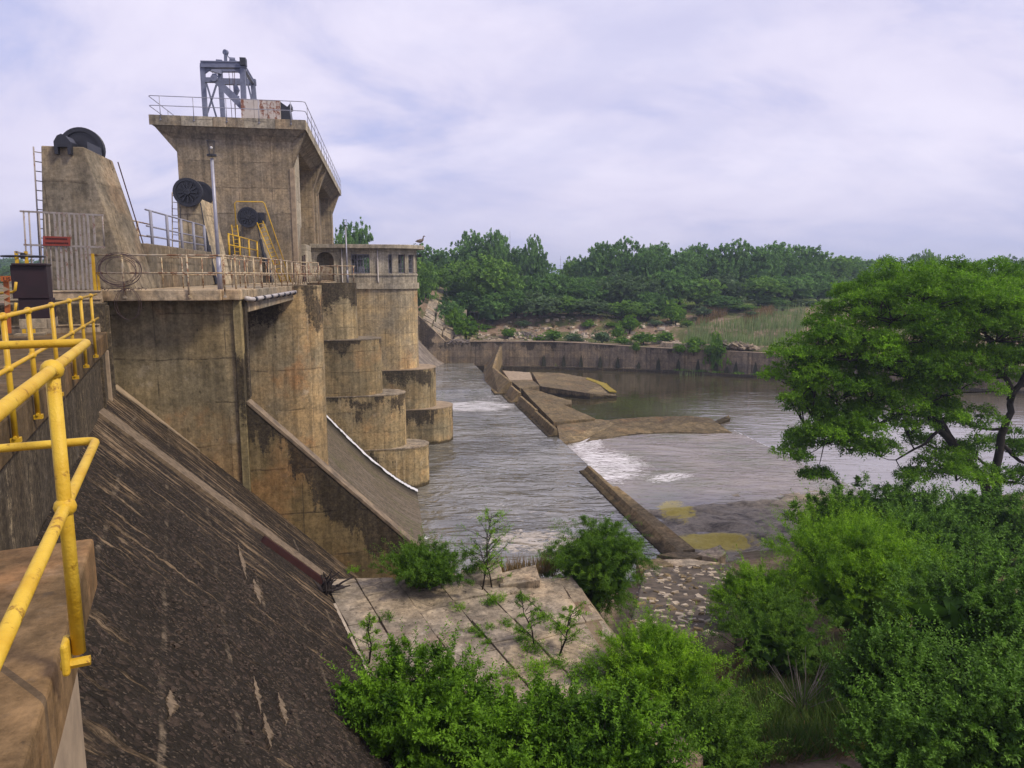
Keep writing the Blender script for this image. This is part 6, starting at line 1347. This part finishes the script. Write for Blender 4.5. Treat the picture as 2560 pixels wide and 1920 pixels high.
x, y, zb, rx, h = px_plant(1760, 745, 123, 110); bt = far_tree(8, x, y, zb, rx*.5, h*.6, 'purplish half bare thorn bush behind the reeds', None, 'thorn_bush', 'bush')
mb = MB(); rg = random.Random(6)
for k in range(60):
    a = rg.uniform(0, 2*pi); e = rg.uniform(.3, 1.4); L = rg.uniform(1.2, 2.7); d = Vector((cos(a)*cos(e), sin(a)*cos(e), sin(e))); mb.tube([(0, 0, 0), d*L*.5+Vector((0, 0, .2)), d*L], [.05, .035, .01], 5, False)
s_ = bpy.data.objects.new('bare_branches', mesh_of('bare', mb.v, mb.f, plain('purple_twigs', (.10, .075, .085), (.07, .05, .06), 4, .9), True)); COL.objects.link(s_); s_.parent = bt; ROOT[s_.name] = bt
bank = [(1165,792,109,95,6,'bright rounded bush on the bank behind the left end of the far wall'),(1140,772,111,60,7,'smaller bush above the bright rounded bush'),(1060,842,107,28,6,'tiny bush among the cracked slabs'),(1270,820,112,50,7,None),(1385,825,110,60,7,None),(1430,832,109,55,8,None),(1505,828,106,62,8,'bush leaning over the far wall, leftmost of those on its coping'),(1575,790,115,70,6,None),(1555,842,104.5,60,6,None),(1610,832,105,90,6,None),(1665,828,106,60,7,None),(1790,838,98,70,6,None),(1740,845,100,70,6,None),(1690,770,118,60,6,None),(1880,780,122,50,8,None),(1960,770,124,60,8,None)]
for px_, y_ in ((1215, 812), (1310, 800), (1350, 838), (1470, 800), (1530, 806), (1640, 800), (1720, 800), (1445, 845), (1545, 815), (1655, 848)): bank.append((px_, y_, 117 if y_ < 815 else 109, 46, 6+px_ % 3, None))
lbn = singled('low bank bush', [b_[0] for b_ in bank])
for i, (px, yt, d, wd, v, l) in enumerate(bank):
    x, y, zb, rx, h = px_plant(px, yt, d, wd); far_tree(v, x, y, zb, rx, max(.8, h), l or lbn[i], None if l else 'low bushes of the far bank', 'bush', 'bush')
for k, (px, py) in enumerate(((1590, 868), (1700, 872), (1735, 876), (1770, 878), (1800, 884))):      # creepers over the wall
    p, d = wall_at(px); nn = Vector((d.y, -d.x, 0)); far_tree(6+k % 2, p.x+nn.x*.2, p.y+nn.y*.2, 2.0, .9+.25*(k % 3), 1.5, 'leafy creeper on the far wall, '+('leftmost', 'second from the left', 'middle', 'second from the right', 'rightmost')[k]+' of five', 'creepers on the far wall', 'creeper', 'creeper')
# skyline to the right and left
for (px, yt, d, wd, v, l) in ((2221, 643, 260, 46, 1, 'small umbrella shaped tree on the skyline at the right end of the wood'), (2320, 634, 200, 78, 1, 'rounded tree rising just over the top of the big acacia'), (2448, 658, 350, 60, 0, 'dark round tree on the skyline right of the utility pole'), (2553, 655, 260, 50, 0, 'dark tree at the right end of the skyline'), (2195, 650, 250, 30, 3, 'bluish small tree left of the umbrella shaped tree'), (2252, 655, 255, 26, 3, 'bluish small tree right of the umbrella shaped tree')):
    x, y, zb, rx, h = px_plant(px, yt, d, wd); far_tree(v, x, y, zb, rx, h, l, None)
q = atD(2512, 700, 330); o = thing('thin_tree', 'thin tall tree with a sparse fan of branches on the skyline', 'tree', (q[0], 330, q[2])); mb = MB(); tp = atD(2514, 640, 330); H_ = tp[2]-q[2]
mb.tube([(0, 0, -6), (0, 0, H_*.55)], [.35, .22], 6)
for k in range(14): a = rg.uniform(0, 6.28); mb.tube([(0, 0, H_*.45+k*.15), (cos(a)*1.6, sin(a)*1.6, H_*.7+k*.12), (cos(a)*rg.uniform(2, 4), sin(a)*3, H_*rg.uniform(.75, 1))], [.14, .1, .05], 5, False)
s_ = bpy.data.objects.new('trunk', mesh_of('thin_trunk', mb.v, mb.f, M['darkwood'], True)); COL.objects.link(s_); s_.parent = o; ROOT[s_.name] = o
r = np.random.default_rng(4); (V, F, T), lc = crown(r, 3.6, 3.6, H_*.6, H_*.78, 9, 160, 6, .8, .5, .3, lob=(.2, .35)); fast_obj('crown', fast_mesh('thin_crown', V, F, M['l_far'], False, T), parent=o)
for (px, yt, d, wd, v) in ((8, 652, 330, 60, 0), (40, 650, 340, 70, 2), (75, 655, 330, 60, 0), (105, 654, 330, 60, 2), (135, 658, 320, 60, 0), (-30, 652, 330, 70, 0), (18, 672, 190, 52, 0), (70, 690, 150, 60, 3), (110, 690, 150, 70, 0), (-20, 690, 150, 70, 1)):
    x, y, zb, rx, h = px_plant(px, yt, d, wd); far_tree(v, x, y, zb, rx, max(2, h), 'tree on the far shore of the reservoir, '+{-30: 'outermost left', 8: 'above the orange post', 40: 'over the dark cabinet', 75: 'right above the cabinet', 105: 'behind the gate bars', 135: 'behind the gate and sheave tower', 18: 'round one beside the orange post', 70: 'behind the dark cabinet', 110: 'low behind the gate bars', -20: 'low at the far left'}[px], 'trees across the reservoir')
r = np.random.default_rng(77); n = 1500; yy = r.uniform(420, 950, n); xx = yy*r.uniform(-.95, .95, n); hh = r.uniform(3, 8, n); zz_ = ground_z(xx, yy)
# keep them low: the far plain reads as one dark line of bush
p = np.stack([np.repeat(xx, 14), np.repeat(yy, 14), np.repeat(zz_, 14)], 1)+np.stack([r.normal(0, 2.4, n*14), r.normal(0, 2.4, n*14), np.abs(r.normal(0, .42, n*14))*np.repeat(hh, 14)*.75], 1)
d = rdir(r, n*14, -.2); sd = unit(np.cross(d, rdir(r, n*14))); V, F, T = leaf_arrays(p, d, sd, r.uniform(1.2, 2.6, n*14), r.uniform(1., 2., n*14), r.uniform(.1, .7, n*14))
tag(fast_obj('far_wood', fast_mesh('far_wood', V, F, M['l_far'], False, T)), 'distant bush country along the horizon', 'woodland', kind='stuff')

# ---- reeds and grass of the far bank
def blades(name, label, cat, pts, hts, mat, seed, wd=.05, lean=.18, n_seg=1):
    r = np.random.default_rng(seed); n = len(pts); d = unit(np.stack([r.normal(0, lean, n), r.normal(0, lean, n), np.ones(n)], 1)); sd = unit(np.cross(d, rdir(r, n)))
    V, F, T = leaf_arrays(pts, d, sd, hts, np.full(n, wd)*r.uniform(.6, 1.4, n), r.random(n)); return tag(fast_obj(name, fast_mesh(name, V, F, mat, False, T)), label, cat, kind='stuff')
def scatter_px(seed, n, poly, z0):          # scatter inside a quadrilateral of ground points
    r = np.random.default_rng(seed); a, b, c_, d = [np.array(at(px, py, z0)) for px, py in poly]; u, v = r.random((n, 1)), r.random((n, 1))
    p = (a*(1-u)+b*u)*(1-v)+(d*(1-u)+c_*u)*v; p[:, 2] = ground_z(p[:, 0], p[:, 1])-.03; return p
p = scatter_px(1, 3600, ((1700, 876), (2010, 872), (2010, 838), (1720, 848)), 2.9); r = np.random.default_rng(2)
blades('reeds', 'pale green reed bed growing behind the far retaining wall', 'reeds', p, r.uniform(1.0, 2.3, len(p)), M['l_reed'], 3, .075, .10)
p = scatter_px(4, 1300, ((1740, 806), (1815, 803), (1815, 797), (1750, 799)), 5.2); blades('dry_grass', 'straw coloured dry grass clump above the reeds', 'dry grass', p, r.uniform(.6, 1.5, len(p)), M['l_dry'], 5, .09, .2)
p = scatter_px(6, 900, ((1855, 812), (1935, 806), (1935, 798), (1860, 803)), 5.2); blades('dry_grass', 'small patches of dry grass right of the reeds on the grassy bank', 'dry grass', p, r.uniform(.4, 1.1, len(p)), M['l_dry'], 6, .09, .2)
p = scatter_px(7, 2600, ((1230, 845), (1990, 800), (1990, 770), (1240, 800)), 4.6); blades('bank_grass', 'thin green grass over the far bank', 'grass', p, r.uniform(.15, .5, len(p)), M['l_grass'], 7, .12, .4)
pts = []
for px in (1695, 1705, 1748, 1752, 1790, 1795, 1843, 1850, 1890, 1895, 1938, 1940): pt, d = wall_at(px); pts += [(pt.x+random.gauss(0, .5), pt.y-.45+random.gauss(0, .12), -.22) for _ in range(40)]
pts = np.array(pts); blades('ledge_grass', 'bright green grass tufts along the foot ledge of the far wall', 'grass', pts, r.uniform(.15, .5, len(pts)), M['l_bush'], 8, .08, .5)

# ---- the big acacia
def acacia():
    r = np.random.default_rng(42); rg = random.Random(42); base = Vector(atD(2495, 1275, 31.0)); base.z = float(ground_z(base.x, base.y))-.1
    o = thing('acacia_tree', 'large spreading acacia tree with dark forked trunks over the river at the right', 'tree', tuple(base))
    def p3(px, py, d): return Vector(atD(px, py, d))-base
    limbs = [([(2480, 1262, 31), (2448, 1185, 30.9), (2390, 1120, 30.8), (2350, 1075, 30.7), (2312, 1040, 30.5), (2262, 1030, 30.2)], .22, .08),
             ([(2492, 1262, 31), (2488, 1170, 31.1), (2503, 1090, 31.2), (2525, 1030, 31.3), (2530, 975, 31.4), (2500, 920, 31.5), (2470, 850, 31.7)], .20, .08),
             ([(2380, 1110, 30.8), (2345, 1050, 31.2), (2320, 985, 31.5), (2285, 955, 31.6), (2290, 900, 31.8), (2330, 840, 32)], .20, .08),
             ([(2285, 955, 31.6), (2255, 935, 31.2), (2200, 905, 30.8), (2150, 880, 30.5)], .13, .05),
             ([(2290, 930, 31.7), (2260, 880, 31.5), (2215, 830, 31.3)], .13, .05), ([(2525, 1000, 31.3), (2560, 940, 31.4), (2590, 880, 31.5)], .15, .06),
             ([(2262, 1030, 30.2), (2200, 1060, 29.7), (2130, 1085, 29.4), (2060, 1110, 29.2)], .10, .03), ([(2350, 1075, 30.7), (2310, 1110, 30.3), (2240, 1150, 29.8)], .08, .03), ([(2503, 1110, 31.2), (2545, 1150, 31), (2600, 1180, 31)], .10, .04), ([(2490, 1180, 31), (2440, 1140, 30.5), (2390, 1140, 30.2)], .07, .03)]
    nodes = []; mbt = MB()
    for pl, r0, r1 in limbs:
        q = [p3(*t_) for t_ in pl]; fine = []
        for i in range(len(q)-1):
            for k in range(3): fine.append(q[i].lerp(q[i+1], k/3)+Vector((rg.uniform(-.05, .05), rg.uniform(-.05, .05), rg.uniform(-.03, .03))))
        fine.append(q[-1]); n = len(fine); mbt.tube(fine, [r0+(r1-r0)*i/(n-1) for i in range(n)], 9); nodes += [(p, r0+(r1-r0)*i/(n-1)) for i, p in enumerate(fine)]
    pads = [(px_, py_, d_, rx_, rz_*1.7) for px_, py_, d_, rx_, rz_ in [(2300,722,32,3.6,.75),(2190,765,31.5,2.2,.7),(2440,735,33,3.3,.8),(2570,770,33,2.8,.8),(2100,850,30.5,1.9,.7),(2020,925,30,1.2,.6),(2230,845,30,2.0,.7),(2370,815,30.3,2.3,.7),(2500,840,31,2.0,.7),(2000,985,30,1.0,.5),(2085,950,30,1.5,.6),(2170,985,30,1.0,.45),(2055,1030,30,.8,.35),(2580,900,32,1.7,.7),(2660,800,33,3,1.2),(2650,950,32,2,.9),(2330,770,35.5,4.2,1.2),(2220,705,34.5,1.6,.5),(2140,800,33.5,2.0,.7),(2420,880,33,2.3,.8),(2300,905,33.5,1.6,.5),(2110,905,32.5,1.6,.6),(2330,690,33.5,2.2,.5),(2450,690,34.5,2.6,.5),(2560,710,35,2.4,.6),(2240,780,30.2,1.5,.5),
            (2010,880,30.2,1.3,.6),(2000,1030,30.2,1.0,.5),(2080,1020,30,1.3,.6),(2150,1045,30.3,1.0,.5),(1990,940,30.6,1.1,.6),(2240,890,29.6,1.5,.6),(2330,930,29.8,1.3,.5),(2120,890,29.6,1.5,.6),(2180,900,31.5,2.0,.7),(2260,930,32,1.8,.7),(2430,800,31.5,2.6,.9),(2350,880,31,1.9,.7),(2450,930,31.5,1.6,.6),(2040,880,31.5,1.6,.7),(2140,960,31.3,1.5,.6),(2530,900,30.8,1.6,.6),(2300,1000,31.5,1.2,.5),(2110,1010,31,1.1,.5),
            (1985,1135,29,1.0,.35),(2065,1095,29.2,1.2,.42),(2150,1058,29.5,1.3,.42),(2240,1010,30,1.3,.45),(2320,975,30,1.1,.45),(2030,1185,29,.75,.3),(2200,1125,29.6,.8,.3),(2110,1075,28.5,.9,.3),(2400,965,30,1.4,.5),(2440,1135,30,1.0,.4),(2350,1165,30,1.0,.4),(2290,1195,30,.8,.3),(2545,1190,31,1.1,.5),(2390,1190,29.5,.9,.35),(2600,1120,31.5,1.2,.5),(2360,1030,30.2,1.1,.4),(2060,1075,29.3,1.2,.4),(2150,1080,29.2,1.0,.35),(2420,1050,31.6,1.2,.5),(2340,1110,31.8,1.1,.5),(2460,1190,30.2,1.0,.4),(2530,1120,31.8,1.1,.5),(2260,1060,30.6,1.0,.4),(2130,1120,29.6,.9,.35),(2010,1100,29.4,.8,.35),(2400,1150,31.4,1.0,.4)]]
    parts = []; mbb = MB()
    for (px, py, d, rx, rz) in pads:
        c = p3(px, py, d); nc = max(6, int(rx*rx*(4.2 if rx > 1.4 else 6.5))); cz = np.array(c)
        a = r.uniform(0, 2*pi, nc); q = np.sqrt(r.random(nc)); ck = np.stack([rx*q*np.cos(a), rx*q*np.sin(a), rz*(1-q**2)*r.uniform(-.2, 1.0, nc)-.22*rx*q**2*.5], 1)+cz
        ns = 50; k_ = np.repeat(np.arange(nc), ns); sh_ = rdir(r, nc*ns, -.25); cr = r.uniform(.28, .62, nc)*min(1, .45+.4*rx); st = ck[k_]+sh_*np.array([1, 1, .62])*cr[k_][:, None]*r.uniform(.55, 1, (nc*ns, 1)); dd = unit(sh_*np.array([1, 1, .5])+np.array([0, 0, .15])+r.normal(0, .35, (nc*ns, 3)))
        ti = np.clip(.42+r.uniform(-.28, .30, nc)[k_]+r.uniform(-.12, .12, nc*ns), 0, 1)
        parts.append(sprigs(st, dd, r.uniform(.16, .36, nc*ns), 7, .125, .068, r, .22, ti, .95))
        nd = min(nodes, key=lambda t_: (t_[0]-c).length+max(0, t_[0].z-c.z)*1.5); s = nd[0]; rr = min(nd[1]*.75, .050+.024*rx); cl = c+Vector((0, 0, -.25))
        mid = s.lerp(cl, .55)+Vector((rg.uniform(-.2, .2), rg.uniform(-.2, .2), -.10*(cl-s).length*.4)); mbb.tube([s, s.lerp(mid, .5)+Vector((0, 0, -.05)), mid, mid.lerp(cl, .6)+Vector((0, 0, .05)), cl], [rr, rr*.8, rr*.62, rr*.45, rr*.25], 6, False)
        for k in range(min(nc, 16)):
            t_ = Vector(ck[k*nc//min(nc, 16)]); a_ = mid.lerp(cl, rg.uniform(.2, 1)); mm = a_.lerp(t_, .5)+Vector((rg.uniform(-.1, .1), rg.uniform(-.1, .1), rg.uniform(-.08, .12))); mbb.tube([a_, mm, t_], [.034, .024, .010], 5, False)
    V, F, T = join(parts)
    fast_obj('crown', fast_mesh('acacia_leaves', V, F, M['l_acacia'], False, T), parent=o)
    for nm, mb in (('trunk', mbt), ('branches', mbb)):
        s_ = bpy.data.objects.new(nm, mesh_of(nm, mb.v, mb.f, M['bark'], True)); COL.objects.link(s_); s_.parent = o; ROOT[s_.name] = ROOT[o.name]
acacia()

# ---- shrubs of the near bank
def sh(name, label, px, ytop, D_, wpx, mat, K, m, sl, ll, lw, seed, zb=None, **kw):
    q = atD(px, ytop, D_); zb = float(ground_z(q[0], D_))-.05 if zb is None else zb
    return plant(name, label, 'shrub', q[0], D_, zb, M[mat], wpx/2*D_/1800, max(.5, q[2]-zb), K, m, sl, ll, lw, seed, **kw)
BR = dict(nl=26, up=.45, inner=.25, lob=(.20, .34), low=-.5)
sh('leafy_shrub', 'bright leafy shrub with upright sprays at the bottom, beside the dam face', 1050, 1680, 10.6, 430, 'l_mid', 2300, 16, .42, .075, .032, 1, zb=4.9, **BR)
sh('leafy_shrub', 'dense leafy shrub at the bottom centre, below the cracked slabs', 1310, 1790, 9.8, 480, 'l_mid', 2500, 16, .40, .072, .034, 2, zb=4.9, **BR)
sh('leafy_shrub', 'glossy leafy shrub at the bottom, in front of the bright feathery shrub', 1540, 1760, 9.8, 430, 'l_mid', 2300, 15, .36, .070, .034, 3, zb=4.5, **BR)
FE = dict(nl=24, up=.75, inner=.15, lob=(.20, .34), low=-.4, droop=.25)
sh('feathery_shrub', 'bright yellow green feathery shrub at the lower right edge of the slabs', 1665, 1620, 12.6, 350, 'l_bright', 2300, 26, .60, .065, .015, 4, **FE)
sh('feathery_shrub', 'small bright feathery shrub close to the right corner of the slabs', 1545, 1660, 12.6, 170, 'l_bright', 800, 24, .5, .06, .015, 41, **FE)
sh('feathery_shrub', 'dark green bushy shrub growing on the slabs below the training wall', 1060, 1385, 17.0, 225, 'l_weep', 1500, 20, .42, .065, .017, 5, zb=5.15, **FE)
sh('weeping_shrub', 'round weeping green shrub at the far right corner of the slabs', 1490, 1320, 18.0, 250, 'l_weep', 3000, 26, .60, .075, .016, 6, zb=4.0, nl=30, up=.8, inner=.1, lob=(.22, .36), low=-.95, droop=.6)
sh('feathery_shrub', 'broad yellow green feathery mound on the right bank, below the acacia', 2130, 1310, 20.5, 380, 'l_bright', 2700, 22, .75, .09, .022, 7, **FE)
sh('feathery_shrub', 'feathery shrub at the left end of the mound, next to the stony bank', 1920, 1420, 18.5, 230, 'l_bright', 1500, 22, .6, .08, .02, 8, **FE)
sh('feathery_shrub', 'feathery green shrub in the middle of the right bank', 2170, 1345, 18.0, 400, 'l_bright', 2400, 22, .7, .085, .021, 9, **FE)
sh('leafy_shrub', 'dark shrub behind the mound at the water edge', 2090, 1245, 26, 230, 'l_mid', 1300, 14, .5, .12, .05, 10, **BR)
sh('leafy_shrub', 'dark thicket under the acacia trunks', 2260, 1222, 27.5, 400, 'l_dark', 2000, 14, .6, .13, .05, 11, **BR)
sh('leafy_shrub', 'dark thicket at the right edge under the acacia', 2480, 1250, 25, 380, 'l_dark', 2000, 14, .55, .12, .05, 12, **BR)
sh('leafy_shrub', 'dark green shrub between the feathery mound and the acacia trunk', 2330, 1300, 21.5, 380, 'l_dark', 2000, 15, .5, .10, .042, 13, **BR)
sh('leafy_shrub', 'blue green dense shrub filling the right edge of the bank', 2460, 1400, 13.0, 460, 'l_dark', 3000, 16, .42, .075, .034, 14, **BR)
sh('leafy_shrub', 'blue green leafy shrub in front at the lower right', 2270, 1600, 11.0, 330, 'l_dark', 2400, 16, .36, .066, .032, 15, **BR)
sh('leafy_shrub', 'leafy shrub in the lower right corner', 2500, 1640, 9.6, 420, 'l_dark', 2600, 16, .36, .064, .031, 16, **BR)
sh('leafy_shrub', 'leafy shrub at the bottom, left of the lower right corner', 2290, 1770, 9.2, 300, 'l_dark', 1700, 15, .32, .062, .031, 17, **BR)
sh('brown_thicket', 'low brownish thicket between the stony bank and the mound', 1950, 1510, 16.2, 330, 'l_weep', 1300, 16, .45, .07, .02, 18, **FE)
0 and sh('brown_thicket', 'dark low thicket in the hollow of the right bank', 2160, 1520, 15, 320, 'l_dark', 1500, 15, .45, .075, .03, 19, **BR)
sh('feathery_shrub', 'feathery shrub by the dry grass in the lower middle right', 1800, 1760, 11.2, 260, 'l_weep', 1300, 22, .5, .06, .016, 20, **FE)
0 and sh('feathery_shrub', 'low feathery shrub at the bottom right of centre', 1830, 1760, 11, 240, 'l_bright', 1100, 22, .48, .06, .015, 23, **FE)
# sapling, small saplings and weeds on the slabs
def sapling(label, px, py, zb, H, lean, nb, mat, seed, leafs=11):
    r = np.random.default_rng(seed); rg = random.Random(seed); b = at(px, py, zb); o = thing('sapling', label, 'sapling', b); mb = MB(); parts = []
    top = Vector((lean, .05, H)); tr = [Vector((0, 0, -.05)), top*.35+Vector((.04, 0, 0)), top*.7+Vector((-.04, 0, 0)), top]; mb.tube(tr, [.022, .017, .011, .004], 6)
    for k in range(nb):
        t_ = .18+.8*k/nb; s = tr[0].lerp(top, t_); a = rg.uniform(0, 6.28); L = H*(.55-.38*t_)*rg.uniform(.7, 1.3); d = Vector((cos(a), sin(a)*.8, rg.uniform(.35, .9))).normalized(); e = s+d*L; mb.tube([s, s+d*L*.5, e], [.009, .006, .002], 5, False)
        n = 9; st = np.array([s+d*L*rg.uniform(.2, 1) for _ in range(n)]); dd = unit(np.array(d)+r.normal(0, .55, (n, 3))); parts.append(sprigs(st, dd, r.uniform(.10, .22, n)*max(.6, H/1.8), leafs, .05, .02, r, .2, r.uniform(.3, .9, n)))
    V, F, T = join(parts); fast_obj('foliage', fast_mesh('sapling_leaves', V, F, M[mat], False, T), parent=o)
    s_ = bpy.data.objects.new('stem', mesh_of('sap_stem', mb.v, mb.f, M['bark'], True)); COL.objects.link(s_); s_.parent = o; ROOT[s_.name] = o; return o
sapling('slender sapling with open branches on the slabs in front of the pool', 1205, 1475, 5.2, 1.95, .25, 30, 'l_bright', 1)
sapling('leaning leafy sapling in front of the slender one', 1230, 1468, 5.2, 1.1, -.3, 14, 'l_bright', 2)
sapling('thin sapling at the dam toe, left of the bottom shrubs', 922, 1655, 5.2, .95, .05, 14, 'l_bright', 3)
sapling('low branching sapling in the middle of the slabs', 1395, 1640, 5.2, 1.05, .35, 18, 'l_bright', 4)
sapling('small twiggy sapling right of the middle of the slabs', 1335, 1610, 5.2, .95, -.25, 14, 'l_mid', 5)
def weed(px, py, zb, s, mat, seed, label='small green weed growing in a joint of the slabs', group='weeds in the slab joints', name='weed'):
    r = np.random.default_rng(seed); b = at(px, py, zb); n = int(22+30*s); st = np.stack([r.normal(0, .09*s, n), r.normal(0, .09*s, n), np.full(n, -.01)], 1); dd = unit(np.stack([r.normal(0, .6, n), r.normal(0, .6, n), np.ones(n)], 1))
    V, F, T = sprigs(st, dd, r.uniform(.08, .24, n)*s, 9, .045*s**.5, .018*s**.5, r, .2, r.uniform(.3, .9, n)); o = thing(name, label, 'weed', b, 'W', group); fast_obj('foliage', fast_mesh('weed', V, F, M[mat], False, T), parent=o); return o
wd_ = ((965, 1547, 1.0), (1185, 1578, .9), (1225, 1572, .8), (1265, 1562, 1.0), (1203, 1590, .7), (1216, 1606, .6), (1310, 1498, .9), (1360, 1545, 1.2), (1395, 1575, 1.3), (1310, 1600, 1.1), (1330, 1625, 1.4), (1345, 1675, 1.5), (1390, 1660, 1.3), (1275, 1690, 1.2), (1145, 1525, 1.0), (1225, 1510, 1.1), (1240, 1500, 1.2), (885, 1428, .9), (1440, 1690, 1.4), (1300, 1580, .6))
places = ['near the dam toe', 'first of the row along the middle joint', 'second of the row along the middle joint', 'third of the row along the middle joint', 'below the row on the middle joint', 'lowest under the middle joint row', 'near the far right slab corner', 'left of the small twiggy sapling', 'by the top of the branching sapling', 'at the foot of the twiggy sapling', 'just below the twiggy sapling', 'left below the branching sapling', 'at the foot of the branching sapling', 'nearest the bottom shrubs', 'below the dark bushy shrub', 'under the leaning sapling', 'between the two far saplings', 'at the training wall foot', 'at the right edge strip', 'between the middle row and the twiggy sapling']
for i, (px, py, s) in enumerate(wd_):
    weed(px, py, 5.2, s, 'l_bright' if i % 3 else 'l_mid', 60+i, ('small' if s < .95 else 'bushy' if s > 1.25 else 'low')+' green weed in a slab joint, '+places[i])
p = scatter_px(9, 900, ((1180, 1460), (1390, 1440), (1390, 1425), (1200, 1432)), 5.0); p[:, 2] = 4.9; blades('dry_stalks', 'dry brown stalks along the far edge of the slabs', 'dry grass', p, r.uniform(.25, .75, len(p)), M['l_dry'], 9, .018, .22)
p = scatter_px(10, 9000, ((1760, 1920), (2250, 1900), (2180, 1560), (1860, 1600)), 4.2); blades('tall_grass', 'tall green grass between the shrubs of the right bank', 'grass', p, r.uniform(.2, .8, len(p))*(.4+1.2*vnoise(p[:, 0]*1.4, p[:, 1]*1.4, 3)), M['l_grass'], 10, .024, .5)
p = scatter_px(12, 2600, ((1540, 1640), (1900, 1640), (1860, 1530), (1560, 1540)), 4.0); blades('dry_grass_cover', 'short dry grass between the slabs and the stony bank', 'dry grass', p, r.uniform(.1, .4, len(p)), M['l_dry'], 11, .02, .5)
p = scatter_px(13, 2500, ((1850, 1920), (2250, 1920), (2200, 1640), (1900, 1640)), 4.2); blades('dry_grass_cover', 'dry stalks mixed in the tall grass of the right bank', 'dry grass', p, r.uniform(.2, .6, len(p)), M['l_dry'], 13, .014, .5)
q = Vector(atD(2010, 1660, 13.5)); q.z = float(ground_z(q.x, q.y)); o = thing('dead_bush', 'pale bare dead bush with a fan of twigs on the right bank', 'dead bush', tuple(q)); rg = random.Random(9)
for k in range(26):
    a = rg.uniform(0, 6.28); e = rg.uniform(.7, 1.4); L = rg.uniform(.7, 1.35); d = Vector((cos(a)*cos(e), sin(a)*cos(e), sin(e))); b = q+Vector((rg.uniform(-.06, .06), rg.uniform(-.06, .06), .25)); m_ = b+d*L*.55
    part('twig', MB().tube([b, m_, b+d*L+Vector((rg.uniform(-.06, .06), 0, 0))], [.008, .006, .003], 5, False).tube([m_, m_+(d+Vector((rg.uniform(-.5, .5), rg.uniform(-.5, .5), 0))).normalized()*L*.35], [.005, .002], 4, False), M['wood'], o)

# ---- air: thin haze between here and the far bank
hz, t = new_mat('haze_air'); pv = t.n('ShaderNodeVolumePrincipled', {'Color': (.66, .78, 1.0, 1), 'Density': HAZE, 'Anisotropy': .2}); om = t.n('ShaderNodeOutputMaterial'); t.L.new(pv.outputs[0], om.inputs['Volume'])
if HAZE > 0:
    tag(solo('haze', None, None, MB().box(-4100, 4100, -70, 6100, -3.2, 45), hz, (0, 0, 0)), 'thin blue haze over the far bank', 'haze', kind='stuff')
